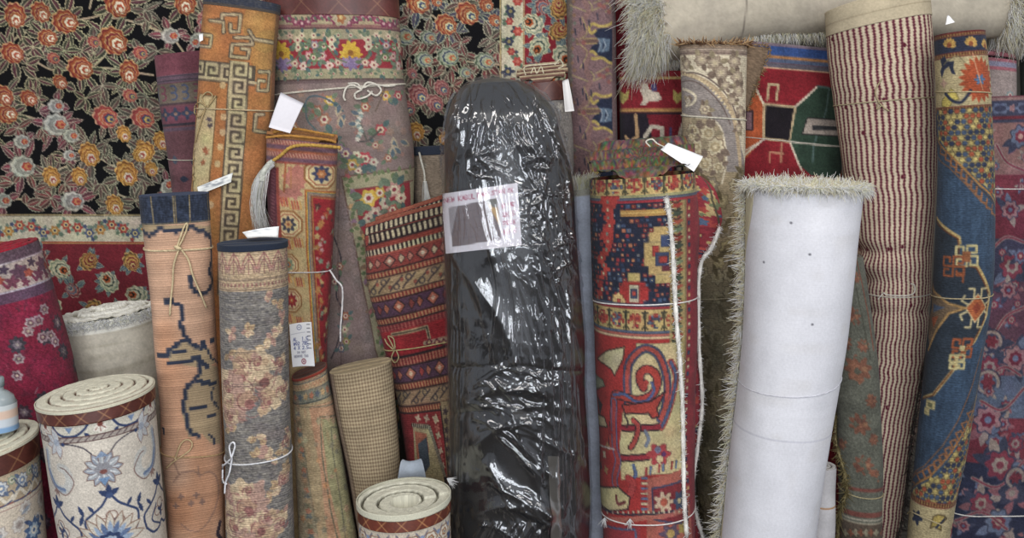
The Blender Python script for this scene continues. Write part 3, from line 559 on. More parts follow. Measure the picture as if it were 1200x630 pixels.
# ------------------------------------------------------------------ peach rug with navy top and twine bow
def peach_rug():
    b = BD['peach']; cv = b.canvas('#c69a7c'); p = b.pt; rng = np.random.default_rng(2)
    y1 = p(206, 262)[1]; NV = '#2f3649'; TN = '#a48c6a'
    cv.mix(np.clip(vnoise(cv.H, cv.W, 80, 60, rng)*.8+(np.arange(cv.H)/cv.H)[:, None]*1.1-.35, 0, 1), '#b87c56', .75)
    # olive tan shapes with stepped navy outlines
    def step(pts, w=4.3, c=NV):
        q = [p(*a) for a in pts]
        d = []
        for (ax, ay), (bx, by) in zip(q[:-1], q[1:]):
            n = max(2, int(math.hypot(bx-ax, by-ay)/2.6))
            for i in range(n): d.append((ax+(bx-ax)*i/n, ay+(by-ay)*i/n))
        for (ax, ay) in d: cv.rect(round(ax/3)*3-w/2, round(ay/3)*3-w/2, round(ax/3)*3+w/2, round(ay/3)*3+w/2, c)
    pl = lambda pts, c: cv.poly([p(*a) for a in pts], c)
    pl([(166,264),(247,264),(247,274),(236,270),(225,266),(205,271),(187,268),(176,274),(167,268)], TN)
    pl([(216,399),(245,408),(252,425),(240,432),(198,424),(198,408),(208,406)], TN); pl([(233,425),(255,430),(258,520),(247,519),(236,508),(221,512),(212,480),(218,456),(232,446)], TN)
    step([(167,268),(175,276),(187,268),(205,272),(225,266),(238,272),(247,280)]); step([(246,275),(248,300),(245,318),(249,330),(243,342),(233,345),(225,338),(222,326)])
    step([(222,326),(227,320)], 5); step([(196,354),(200,352)], 8); step([(206,355),(214,360),(215,372),(211,380),(218,396)]); step([(218,396),(208,404),(198,410),(198,420)]); step([(218,396),(228,405),(236,408),(243,405)]); step([(237,404),(240,408)], 7)
    step([(198,426),(210,424),(232,420),(245,432)], 5); step([(186,416),(196,418)], 5); step([(205,413),(220,412)]); step([(233,424),(233,440),(220,452),(216,462),(216,478),(219,498),(226,508),(236,511)], 4.4); step([(232,447),(254,449)], 5); step([(240,475),(222,480)], 5); step([(243,487),(254,484)], 3)
    step([(250,455),(247,464),(256,480)], 2.4); step([(246,510),(252,516),(250,524)], 3); step([(250,398),(247,404)], 6); step([(240,404),(248,420),(256,424)], 3); step([(190,500),(194,512)], 3)
    GR = '#8a6a5c'
    for pts in ([(203,565),(212,555),(226,552),(235,556),(246,553),(254,560),(256,580),(248,605),(236,620),(224,622),(212,614)], [(203,540),(210,556)], [(232,546),(234,560)]): cv.line(smooth([p(*a) for a in pts]), 1.8, GR, .7)
    for q in ((206,593),(230,580),(224,590),(237,588),(212,582)): a = p(*q); cv.blob(a[0], a[1], 3.2, None, 0, GR, 4, .3)
    cv.line([p(258,612), p(255,625), p(260,634)], 5, '#3a2f3a')
    cv.knots(1.5, 2.2)
    cv.a *= (1+.05*np.sign(np.sin(np.arange(cv.H)/cv.S*2*PI/3.0)))[:, None, None]
    cv.mottle(rng, .05, .06, .05)
    t = thing('folded_rug', 'peach folded rug with navy woven top end, stepped navy outlines and a tied twine bow', 'rug', b.base(), 'folded rugs standing on end')
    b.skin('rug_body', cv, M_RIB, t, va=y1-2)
    ce = b.canvas('#2c3446')
    for x in (28, 50, 52, 66, 90): ce.line([(x+rng.uniform(-2, 2), b.v0), (x, y1)], 1.2, '#a88d58', .75)
    ce.a *= (1+.25*vnoise(ce.H, ce.W, 9, 2.2, rng))[..., None]; ce.band(y1-1.5, y1+6, '#8a7a58', .6); ce.mottle(rng, .08, .04, .2)
    b.skin('kilim_end', ce, M_FLAT, t, vb=y1, off=.0012)
    b.cap('folded_top', M_EDGE, t, 'layers', turns=3, groove=.008, top='#2f3d5c', side='#243048', dark='#141a28', off=.0012)
    va, vb = p(170, 292)[1], p(246, 291)[1]
    tw = b.loop('twine', va, vb, .0022, '#c9b48c', M_TWINE, t)
    TC = '#cdb78c'
    bow = sub('twine_bow', t)
    for i, l in enumerate(([(207,291),(211,278),(216,264),(219,262),(217,272),(210,288)], [(210,290),(204,310),(203,330),(201,350),(200,369)], [(211,290),(220,304),(225,322),(233,342),(240,360)])):
        q = b.onl(l, .0045+.001*i); tube('twine_strand', q, .0021, TC, M_TWINE, bow, rng=rng)
    k = b.on(209, 290, .005); tube('twine_knot', [k+[-.007, 0, .003], k+[0, -.003, 0], k+[.007, 0, -.002]], [.003, .0048, .003], TC, M_TWINE, bow, rng=rng)
    tw2 = b.loop('twine', p(194, 531)[1], p(259, 533)[1], .0018, '#b9976a', M_TWINE, t)
    bow = sub('twine_bow', t)
    for l in ([(206,537),(212,520),(219,514),(225,518),(222,527),(208,537)], [(212,534),(203,541),(196,548)]): tube('twine_strand', b.onl(l, .004), .0019, '#c2a67a', M_TWINE, bow, rng=rng)
peach_rug()

# ------------------------------------------------------------------ grey rose tapestry rug, navy bound top, white string
def grey_rose():
    b = BD['grey_rose']; cv = b.canvas('#78736e'); p = b.pt; rng = np.random.default_rng(3)
    y0 = p(297, 300)[1]; y2 = p(297, 327)[1]; y3 = p(297, 341)[1]
    m = vnoise(cv.H, cv.W, 2.2, 9, rng); cv.mix(m*1.2, '#a0988a', .55); cv.mix(-m*1.2-.1, '#55525a', .6)
    cv.mix(vnoise(cv.H, cv.W, 26, 30, rng)-.35, '#7e6a6c', .5)
    TAN, PK, RD = '#c6ad8a', '#ad8878', '#8a5a56'
    def rose(px, py, r, al=.92):
        x, y = p(px, py)
        for _ in range(7):
            a = rng.uniform(0, 6.3); d = r*rng.uniform(.45, .8); cv.blob(x+d*math.cos(a), y+d*math.sin(a)*.85, r*rng.uniform(.38, .55), r*rng.uniform(.3, .45), a, [TAN, TAN, '#b29474', PK][rng.integers(4)], 5, .14, 0, al)
        for _ in range(9):
            a = rng.uniform(0, 6.3); d = r*rng.uniform(.2, .85); q = seg_arc(x+d*math.cos(a)*.5, y+d*math.sin(a)*.5, r*rng.uniform(.25, .5), a, a+1.7, 6); cv.line(q, 1.3, [RD, '#8e6660'][rng.integers(2)], .75)
        cv.blob(x+r*.1, y-r*.05, r*.34, r*.28, 0, '#a8846c', 5, .15); cv.line(seg_arc(x+r*.1, y, r*.3, .5, 4.2, 8), 1.4, RD); cv.blob(x+r*.2, y+.1*r, r*.16, col='#8d5c56')
    def lf(px, py, n=5, L=12):
        x, y = p(px, py)
        for _ in range(n): a = rng.uniform(0, 6.3); cv.leaf(x, y, rng.uniform(.6, 1.1)*L, 3.4, a, [TAN, '#b0946f', PK][rng.integers(3)], .15, 4); cv.line([(x, y), (x+L*.6*math.cos(a), y+L*.6*math.sin(a))], .8, RD, .6)
    for q in ((272,390),(290,388),(325,355),(330,372),(326,390),(318,395),(312,345),(268,415),(282,420),(310,408),(330,420)): lf(*q)
    for q in ((302,445,36),(278,440,26),(285,470,34),(266,455,14),(312,470,15),(331,455,13),(327,425,11),(300,425,12),(268,486,13)): rose(*q)
    for q in ((311,521),(302,535),(318,535),(331,530),(335,548),(326,568),(318,580),(338,505),(333,600),(270,505),(300,512)): lf(*q)
    for q in ((336,515,12),(332,560,10),(284,595,34),(272,615,24),(300,620,28),(330,612,12),(284,640,18),(312,605,11),(290,575,10)): rose(*q)
    for _ in range(60): x = rng.uniform(0, b.W); y = rng.uniform(y3+10, cv.y1); cv.line([(x, y), (x+rng.uniform(8, 40), y+rng.uniform(-.6, .6))], .9, '#4a464a', .45)
    # top border
    cv.rect(-9, cv.y0, 999, y3, '#b59a78'); cv.mix((np.arange(cv.H)[:, None]/cv.S+cv.y0 < y3+2)*vnoise(cv.H, cv.W, 2, 12, rng), '#8f8276', .55)
    for i, x in enumerate(np.arange(2, b.W, 17)):
        for s in (-1, 1):
            cv.line([(x, y0-4), (x+s*5, y0+4), (x+s*8, y0+14)], 1.4, '#92605a'); cv.line([(x, y0+3), (x+s*4, y0+10), (x+s*6, y0+19)], 1.3, '#8d665e'); cv.line([(x+8.5, y0+18), (x+8.5+s*4, y0+10)], 1.2, '#9a706a')
        cv.line([(x, y0-4), (x, y0+20)], 1.1, '#8b5f58')
    cv.band(y0-9, y0-7, '#8e7a68', .7); cv.band(y2, y2+1.6, '#85705e'); cv.band(y2+11, y2+12.4, '#85705e')
    for x in np.arange(0, b.W, 4.6): cv.rect(x, y2+4.5, x+2.2, y2+8.5, '#94685e')
    cv.a *= (1+.1*np.sign(np.sin(np.arange(cv.H)/cv.S*2*PI/2.6+1.2*vnoise(cv.H, 1, 30, 30, rng)[:, 0])))[:, None, None]
    cv.mottle(rng, .06, .06, .2)
    t = thing('rug_roll', 'grey tapestry rug roll with faded cream roses, navy bound top and white string', 'rug', b.base(), 'rolled rugs standing on end')
    ye = b.v0+6
    b.skin('rug_body', cv, M_CORD, t, va=ye)
    b.skin('edge_binding', '#232c3e', M_EDGE, t, vb=ye+1, off=.0015, lip=.002); b.cap('rolled_end', M_EDGE, t, 'layers', turns=3, groove=.006, top='#2a3448', side='#1b2230', dark='#12161e', off=.0015)
    b.loop('string', p(262, 541)[1], p(341, 527)[1], .0016, '#dcdce0', M_YARN, t)
    bow = sub('string_bow', t); WC = '#e4e4ea'
    for l in ([(273,534),(271,522),(275,517),(277,522),(273,536)], [(273,536),(264,545),(257,551),(262,562),(268,566)], [(274,536),(271,553),(267,564),(266,577)]): tube('string_strand', b.onl(l, .005), .0019, WC, M_YARN, bow, rng=rng)
    sheet('price_tag', [(284,272),(327,265),(326,278),(290,279)], [-.61,-.61,-.635,-.635], 10, 6, tag_cv(2, 44, 14, '#f2f4f4', '#8a95a5', 5), M_PAPER, t, .002)
grey_rose()

# ------------------------------------------------------------------ cream carpets with pile showing on the rolled end and leather binding
def lattice(b, y0, y1, col='#5a2a22', ln='#a8794c', n=9):
    c = b.canvas(col); h = y1-y0; st = h*1.35
    for i in range(-2, int(b.W/st)+3):
        for s in (-1, 1): c.line([(i*st, y0-h*.1), (i*st+s*h*1.2, y1+h*.1)], .9, ln, .85)
    c.mottle(b.rng, .1, .05, .08); return c
def cream_blue():
    b = BD['cream_blue']; cv = b.canvas('#cdc3b4'); p = b.pt; rng = np.random.default_rng(4); NB, MB, GR = '#33426a', '#6f86a8', '#8f9098'
    y0 = p(100, 496)[1]; y1 = p(100, 512)[1]
    cv.band(y0-4, y1, '#c8c2b2')
    for i, x in enumerate(np.arange(b.pt(80, 505)[0]-66*2, b.W+60, 66)):
        y = y0+1
        cv.curve([(x-20, y), (x-14, y+8), (x-4, y+12), (x+8, y+11), (x+17, y+5), (x+21, y)], 2.6, NB); cv.poly([(x-4, y+2), (x+5, y+2), (x+.5, y+9)], MB); cv.leaf(x+16, y+9, 9, 2, .8, NB); cv.leaf(x-15, y+9, 9, 2, 2.2, NB)
        for a in (2.4, 1.57, .7): cv.leaf(x+33, y+3, 10, 3.4, a, '#d9d2c6'); cv.line([(x+33, y+3), (x+33+7*math.cos(a), y+3+7*math.sin(a))], .9, '#8a4a40')
        cv.blob(x+33, y+2, 3, col='#7d4038')
    cv.band(y1-1, y1+5, '#a59a90'); cv.band(y1-1.2, y1-.1, '#5a3a3a'); cv.band(y1+4.6, y1+5.6, '#5a3a3a')
    for x in np.arange(0, b.W, 8): cv.line([(x, y1+4), (x+5, y1)], 1.2, '#5e4b50')
    P = lambda l: [p(*q) for q in l]
    # palmette with feathered petals
    cx, cy = p(121, 549)
    for a in np.arange(0, 6.28, .524): cv.leaf(cx+5*math.cos(a), cy+4*math.sin(a), 17, 4.6, a, '#7a5c54'); cv.leaf(cx+5*math.cos(a), cy+4*math.sin(a), 15.6, 3.8, a, '#a4a9ae' if int(a/.524) % 2 else '#9097a4'); cv.line([(cx+5*math.cos(a), cy+5*math.sin(a)), (cx+17*math.cos(a), cy+15*math.sin(a))], 1.2, '#cfd2d2')
    cv.blob(cx, cy, 9, 7, 0, '#8a8a90', 6, .1); cv.blob(cx, cy+3, 4, 2.6, 0, '#7a4a44'); cv.poly([(cx-6, cy+10), (cx+6, cy+10), (cx, cy+19)], '#6d8db4'); cv.poly([(cx-7, cy-13), (cx+7, cy-13), (cx, cy-20)], '#7f93b0')
    # vine arms with half flowers
    for s in (-1, 1):
        cv.curve([(cx+s*10, cy-18), (cx+s*18, cy-26), (cx+s*32, cy-31), (cx+s*44, cy-31)], 1.5, '#4a4550'); cv.blob(cx+s*40, cy-31, 2.2, col=NB)
        for a in (.2, .9, -.5, 1.6, -1.2): aa = a if s > 0 else PI-a; cv.leaf(cx+s*46, cy-33, 19, 4.6, aa, '#8a6a60'); cv.leaf(cx+s*46, cy-33, 17.5, 3.9, aa, '#b9bcc0')
        cv.blob(cx+s*48, cy-33, 4, col='#9aa3b2')
        # comma-shaped curling leaf
        q = [(cx+s*66, cy-22), (cx+s*68, cy), (cx+s*60, cy+16), (cx+s*46, cy+20), (cx+s*38, cy+10), (cx+s*41, cy-2), (cx+s*48, cy-5)]
        cv.curve(q, 10, '#bfbeb8'); cv.curve([(x+s*1.5, y+1) for x, y in q[:4]], 6, '#9aa5b4'); cv.curve(q[1:4], 3.4, '#6d80a0'); cv.curve([(x+s*4, y) for x, y in q[:3]]+[(x, y+6) for x, y in q[3:4]]+[(x-s*5, y+2) for x, y in q[4:5]]+q[5:], 1.2, '#7a5a54')
        for a in (2.6, 2.0, 1.4): cv.leaf(cx+s*58, cy+20, 9, 1.6, a if s < 0 else PI-a, '#8e7068')
    # navy scalloped arches with trefoils
    for k in (-1, 0, 1):
        ox, oy = cx+k*66+3, cy+52+(0 if k == 0 else 10); sc = 1.0
        L = [(-30, 18), (-32, 4), (-22, -4), (-10, -12), (0, -22), (10, -12), (22, -4), (32, 4), (30, 18), (20, 26), (8, 25), (0, 20), (-8, 25), (-20, 26), (-30, 18)]
        cv.poly(smooth([(ox+x*.92, oy+y) for x, y in L]), '#cfc5b6'); cv.curve([(ox+x*.92, oy+y) for x, y in L], 2.6, NB)
        for a in (-1.57, -2.6, -.5): cv.leaf(ox, oy-22, 13, 3.2, a, NB, .1, 4)
        cv.blob(ox, oy-22, 3.4, col='#40527c')
        for (dx, dy) in ((-7, 3), (7, 3), (0, -4)): cv.blob(ox+dx, oy+dy+4, 6.6, 5.4, 0, '#7a5248'); cv.blob(ox+dx, oy+dy+4, 5.6, 4.4, 0, '#d4cabb')
        cv.leaf(ox, oy+16, 10, 2.4, -1.57, NB); cv.leaf(ox, oy+8, 8, 2, -.5, NB); cv.leaf(ox, oy+8, 8, 2, -2.64, NB)
        for s in (-1, 1): cv.leaf(ox+s*30, oy-2, 14, 2.4, -1.57+s*.4, NB, .15, 4); cv.leaf(ox+s*18, oy-6, 10, 2, -1.57+s*.7, NB)
    # lower medallion
    mx, my = p(130, 634)
    for a in np.arange(-3.3, .2, .36): cv.leaf(mx+14*math.cos(a), my+8*math.sin(a), 26, 5.2, a, '#8a6a58'); cv.leaf(mx+14*math.cos(a), my+8*math.sin(a), 24, 4.2, a, '#c5bdae'); cv.leaf(mx+10*math.cos(a), my+6*math.sin(a), 17, 3, a, '#5b7096' if int(a*3) % 2 else '#8fa2bb')
    cv.blob(mx, my, 13, 10, 0, NB, 8, .12); cv.blob(mx, my, 8, 6, 0, '#9fb0c4', 8, .1)
    for s in (-1, 1): cv.curve([(mx+s*62, my-20), (mx+s*52, my-6), (mx+s*66, my+4)], 2, NB)
    cv.mottle(rng, .04, .02, .08)
    t = thing('carpet_roll', 'cream carpet roll with blue palmettes, maroon binding and thick coiled cream end at lower left', 'carpet', b.base(), 'rolled rugs standing on end')
    ya = b.v0+2.5
    b.skin('carpet_body', cv, M_VELVET, t, va=y0-3); b.skin('edge_binding', lattice(b, b.v0, y0+1), M_TAPE, t, va=ya, vb=y0+1, off=.0022, lip=.003)
    b.skin('pile_rim', '#cfcab0', M_EDGE, t, vb=ya+1, off=.003, lip=.002)
    b.cap('rolled_end', M_EDGE, t, 'spiral', turns=4.6, tele=.008, groove=.010, top='#d6d2ba', side='#6a3024', dark='#54241a', off=.003, bev=.26, fuzz=.0005, ph0=.45)
cream_blue()
def cream_left():
    b = BD['cream_left']; cv = b.canvas('#c8baa6'); p = b.pt; rng = np.random.default_rng(5)
    y0 = p(12, 553)[1]; y1 = p(12, 592)[1]
    cv.band(y0, y1-2, '#b4a184'); cv.band(y1-3, y1-1.5, '#8a4f48'); cv.band(y1+3, y1+4, '#a5817a')
    for x in np.arange(4, b.W, 24):
        cv.curve([(x-12, y0+30), (x-4, y0+22), (x+4, y0+31), (x+12, y0+26)], 3.4, '#d5cbb8'); cv.curve([(x-12, y0+33), (x, y0+34), (x+12, y0+30)], 1.6, '#4c5878')
        rosette(cv, x, y0+14, 7, '#c2c4c2', '#6f84a4', '#dcd2bc', '#59607a'); rosette(cv, x+12, y0+9, 5, '#8d9a80', '#d0c6b0', '#5a6a50')
        cv.curve([(x-10, y0+8), (x, y0+22), (x+10, y0+20), (x+14, y0+26)], 1.4, '#4c5672')
        for a in (1, 2.4, 4): cv.leaf(x+5*math.cos(a), y0+14+5*math.sin(a), 8, 2, a, '#5d6e8c')
    for (x, y) in scatter(rng, 0, y1+10, b.W, cv.y1, 26, 18): rosette(cv, x, y, rng.uniform(6, 10), '#c6c0b8', ['#a59a94', '#54688c', '#b0a08e'][rng.integers(3)], '#8d7f78', '#a89a90'); cv.leaf(x+6, y, 14, 2.4, rng.uniform(0, 6), ['#a3978c', '#3f4e74', '#8c95a0'][rng.integers(3)])
    x, y = p(40, 620)
    for a in np.arange(0, 6.3, .7): cv.leaf(x, y, 16, 3.6, a, '#4a6590')
    rosette(cv, x, y, 8, '#9fb4c6', '#ddd6c4', '#4c6a98')
    cv.mottle(rng, .05, .03, .1)
    t = thing('carpet_roll', 'cream carpet roll with maroon binding at the left edge, plastic bottle on top', 'carpet', b.base(), 'rolled rugs standing on end')
    b.skin('carpet_body', cv, M_VELVET, t, va=y0-4); b.skin('edge_binding', lattice(b, b.v0, y0), M_TAPE, t, va=b.v0+2.5, vb=y0, off=.0022, lip=.003); b.skin('pile_rim', '#cfcab0', M_EDGE, t, vb=b.v0+3.5, off=.003, lip=.002)
    b.cap('rolled_end', M_EDGE, t, 'spiral', turns=4.2, tele=.008, groove=.010, top='#d3cfb6', side='#6a3024', dark='#54241a', off=.003, bev=.26, fuzz=.0005, ph0=.2)
cream_left()
def cream_low():
    b = BD['cream_low']; cv = b.canvas('#bdb09c'); p = b.pt; rng = np.random.default_rng(31); y0 = p(474, 623)[1]
    for i, x in enumerate(np.arange(2, b.W+10, 22)):
        y = y0+14
        cv.blob(x, y, 9, 8, 0, '#86604a', 6, .1); cv.blob(x, y, 7.6, 6.6, 0, '#cdc4b2', 6, .1); rosette(cv, x, y, 4.4, '#8e5c40', '#c9b48c', '#54688c', n=5)
        cv.curve([(x+4, y-10), (x+11, y-3), (x+18, y-10)], 1.8, '#6d6a78'); cv.blob(x+11, y+9, 5, None, 0, '#3c4a70', 5, .2); cv.blob(x+11, y-4, 2.6, col='#7a8aa8')
    cv.band(y0+26, y0+28, '#6b4a3c')
    for (x, y) in scatter(rng, 0, y0+34, b.W, cv.y1, 12, 14): rosette(cv, x, y, 6, '#c9c0b0', '#5b6e94', '#d9d0bc', '#7a6a64')
    cv.mottle(rng, .05, .03, .1)
    t = thing('carpet_roll', 'short cream carpet roll with oval coiled end and red-brown binding at bottom centre', 'carpet', b.base(), 'rolled rugs standing on end')
    b.skin('carpet_body', cv, M_VELVET, t, va=y0-3); b.skin('edge_binding', lattice(b, b.v0+3, y0, '#6a2f20', '#c08a52'), M_TAPE, t, va=b.v0+6, vb=y0, off=.0022, lip=.003); b.skin('pile_rim', '#cbc8b0', M_EDGE, t, vb=b.v0+7, off=.0035, lip=.002)
    b.cap('rolled_end', M_EDGE, t, 'spiral', turns=3.1, tele=-.012, groove=.010, top='#cfccb6', side='#8d8a74', dark='#5a5646', off=.0035, bev=.30, fuzz=.0006, hole=.30, ph0=.1)
    P0 = b.P(0, b.v0)
    fr = b.on(510, 597, .002); n = 26; bs = np.array([b.P(.62+.02*i/26, b.v0+.5, .003) for i in range(n)])+np.array([0, .09, .012]); 
    dr = np.stack([rng.uniform(.3, 1, n), rng.uniform(-.4, .1, n), rng.uniform(-.8, .1, n)], 1)
    strands('fringe', bs, dr, rng.uniform(.012, .026, n), .0009, np.zeros((n, 3)), np.tile(hx('#cfccbc'), (n, 1)), M_YARN, t, rng=rng, curl=.1)
    # scrap of the patterned underside seen down the hollow core
cream_low()
def crimson():
    b = BD['crimson']; cv = b.canvas('#84203a'); p = b.pt; rng = np.random.default_rng(6); PU = '#5b4450'
    ya, yb, yc = p(15, 288)[1], p(15, 306)[1], p(15, 341)[1]
    for (x, y) in scatter(rng, 0, yc+20, b.W, cv.y1, 30, 21):
        c = ['#4a3440', '#3f3a44', '#55424a'][rng.integers(3)]; cv.blob(x, y, 9, 8, rng.uniform(0, 6), c, 8, .16); cv.blob(x, y, 4.5, None, 0, '#71606a', 6, .2); cv.blob(x, y, 1.8, col='#9a8a86')
    for q in ((52,362),(33,388),(45,375),(60,393),(65,400),(50,395),(36,378),(20,440),(22,420)): x, y = p(*q); rosette(cv, x, y, 6, '#a08a90', '#6d4a58', '#b5a090', n=6)
    cv.mix(vnoise(cv.H, cv.W, 10, 9, rng)-.35, '#4c2a38', .8)
    for (x, y) in scatter(rng, 0, yc+10, b.W, cv.y1, 60, 8): cv.line([(x, y), (x+rng.uniform(-5, 5), y+rng.uniform(2, 6))], 1, ['#a04a58', '#3d3038', '#a8989a'][rng.integers(3)], .7)
    cv.band(ya-1, yb+1, PU); mm = vnoise(cv.H, cv.W, 7, 2.2, rng); yy = (np.arange(cv.H)/cv.S+cv.y0)[:, None]
    cv.mix((mm*.5+.6-(yy-ya+4)/9)*(yy < yb)*1.0, '#a01830', .9); cv.mix(((yy > ya) & (yy < yb))*np.clip(mm, 0, 1), '#8a7884', .5)
    cv.band(yb, yc, '#a8968c'); cv.band(yb-.5, yb+1.2, '#a99aa0'); cv.band(yc-1, yc+1, '#a398a4'); cv.band(yc+1, yc+12, '#58465a', .85)
    for i, x in enumerate(np.arange(-4, b.W, 31)):
        y = (yb+yc)/2; cv.curve([(x-15, y+11), (x-8, y+2), (x, y-8), (x+8, y-2), (x+15, y+11)], 3, '#7a3246'); cv.blob(x, y-2, 9, 8, .4, '#604050', 6, .25); cv.blob(x+9, y+1, 5, 4, 0, '#9d4a3c', 5, .2); cv.blob(x-10, y+6, 6, None, 0, '#6d3a4c', 5, .3); cv.blob(x+16, y-9, 4.4, None, 0, '#4c3c4c', 5, .3); cv.blob(x+3, y+10, 4, None, 0, '#70384a', 5, .3)
    cv.mottle(rng, .1, .03, .22, .04)
    t = thing('rug_roll', 'crimson rug roll leaning at the left edge, bright red coiled top above a purple band', 'rug', b.base(), 'rolled rugs standing on end')
    b.skin('rug_body', cv, M_PILE, t); b.cap('rolled_end', M_PILE, t, 'spiral', turns=3.4, tele=.006, groove=.008, top='#a01428', side='#86142a', dark='#3d0812', fuzz=.0014, ph0=.3)
crimson()
def shag():
    b = BD['shag_cream']; rng = np.random.default_rng(7); cv = b.canvas('#c2baa8'); y0 = b.pt(128, 392)[1]
    cv.mix(vnoise(cv.H, cv.W, 8, 120, rng)*.9, '#a39a84', .6); cv.band(cv.y0, y0-3, '#e4e1d4'); cv.mottle(rng, .05, .05, .06)
    t = thing('carpet_roll', 'thick fluffy cream carpet roll behind the peach rug, its coiled end facing up', 'carpet', b.base(), 'rolled rugs standing on end')
    b.skin('carpet_body', cv, M_HIDE, t); b.cap('rolled_end', M_EDGE, t, 'spiral', turns=2.7, tele=.012, groove=.012, top='#eae7da', side='#d4cfba', dark='#a09a86', bev=.5, fuzz=.003, ph0=.6)
    n = 1500; u = rng.uniform(-1, 1.6, n); v = b.v0+rng.uniform(-1, 9, n)**1.0; B_ = b.P(u, v, .0005); X, Yf = b.sec(u)
    d = np.stack([X+rng.normal(0, .5, n), Yf+rng.normal(0, .5, n), rng.uniform(-.9, .7, n)], 1)
    strands('fluffy_edge', B_, d, rng.uniform(.005, .012, n), .0014, np.zeros((n, 3)), hx('#d9d6c6')*rng.uniform(.85, 1.05, (n, 1)), M_YARN, t, seg=2)
shag()
# ------------------------------------------------------------------ plastic bottle standing on the left cream roll
def bottle():
    b = BD['cream_left']; c = at(2, 506, -.735); c[2] = hermite(b.vk, b.Ck, np.array([b.v0]))[0][2]+.0215
    t = thing('spray_bottle', 'translucent pale plastic bottle with blue and peach label standing on the left carpet roll', 'bottle', tuple(c))
    a = np.arange(40)/40*2*PI
    def lathe(name, prof, colf, mat):
        r = np.array([q[0] for q in prof]); z = np.array([q[1] for q in prof]); V = np.stack([c[0]+r[:, None]*np.cos(a), c[1]+r[:, None]*np.sin(a), c[2]+z[:, None]+0*a], -1)
        col = np.array([[colf(zz, aa) for aa in a] for zz in z]).reshape(-1, 3); return mesh(name, V.reshape(-1, 3), gridfaces(len(prof), 40, True), col, mat, t, np.zeros((len(prof)*40, 3)))
    zs = np.linspace(.004, .058, 14)
    lathe('bottle_body', [(.001, 0), (.026, 0), (.030, .004), (.031, .02), (.030, .06), (.027, .071), (.018, .08), (.0105, .085), (.0105, .094), (.001, .094)], lambda z, q: hx('#aebcc0'), M_BOTTLE)
    lathe('bottle_label', [(.0316, z) for z in zs], lambda z, q: hx('#7fa8d4') if z < .016 else hx('#c9d3dc') if z < .03 else hx('#e0c0aa') if z < .046 else hx('#cdd6d8'), M_PAPER)
    lathe('bottle_cap', [(.001, .092), (.013, .092), (.013, .108), (.011, .111), (.001, .111)], lambda z, q: hx('#9fb0b4'), M_BOTTLE)
M_BOTTLE = plain('frosted_plastic', rough=.25, spec=.5, noise=.03); M_BOTTLE.node_tree.nodes['Principled BSDF'].inputs['Transmission Weight'].default_value = .25
bottle()
# ------------------------------------------------------------------ dull red folded rug behind the orange one
def dull_red():
    b = BD['dull_red']; cv = b.canvas('#6d464c'); p = b.pt; rng = np.random.default_rng(8)
    Y = lambda y: p(200, y)[1]
    cv.band(cv.y0, Y(88), '#7e4450'); cv.band(Y(88), Y(97), '#6a5260'); cv.band(Y(89), Y(90), '#3f3a44'); cv.band(Y(94), Y(95), '#3f3a44'); cv.band(Y(98), Y(121), '#6f6255'); cv.band(Y(121), Y(123), '#4a3a40'); cv.band(Y(125), Y(145), '#744250'); cv.band(Y(145), Y(148), '#3f3640'); cv.band(Y(150), Y(154), '#5e4a58')
    for i, x in enumerate(np.arange(4, b.W, 13)):
        y = Y(109); cv.line(seg_arc(x, y-4, 4, -2, 2), 2, ['#4a5570', '#7a4050', '#46506a'][i % 3]); cv.line(seg_arc(x, y+4, 4, -2, 2), 2, ['#4a5570', '#7a4050', '#46506a'][i % 3]); y = Y(134)
        cv.blob(x, y, 5, 6, 0, '#3c4258', 4, .3); cv.blob(x, y, 2, col='#8a6a5c')
    for (x, y) in scatter(rng, 0, Y(160), b.W, cv.y1, 40, 9): cv.leaf(x, y, rng.uniform(10, 18), 3.6, rng.uniform(0, 6), ['#33384a', '#7e7560', '#7a4046', '#4c5260'][rng.integers(4)]); 
    cv.mottle(rng, .1, .08, .12)
    t = thing('folded_rug', 'dull wine-red folded rug with dark geometric bands, half hidden behind the orange rug', 'rug', b.base(), 'folded rugs standing on end')
    b.skin('rug_body', cv, M_PILE, t); b.cap('folded_top', M_PILE, t, 'layers', turns=2, groove=.012, top='#7a4450', side='#6d3c48', dark='#33202a')
    b.loop('string', p(200, 186)[1], p(240, 190)[1], .0012, '#c2bda8', M_YARN, t)
dull_red()
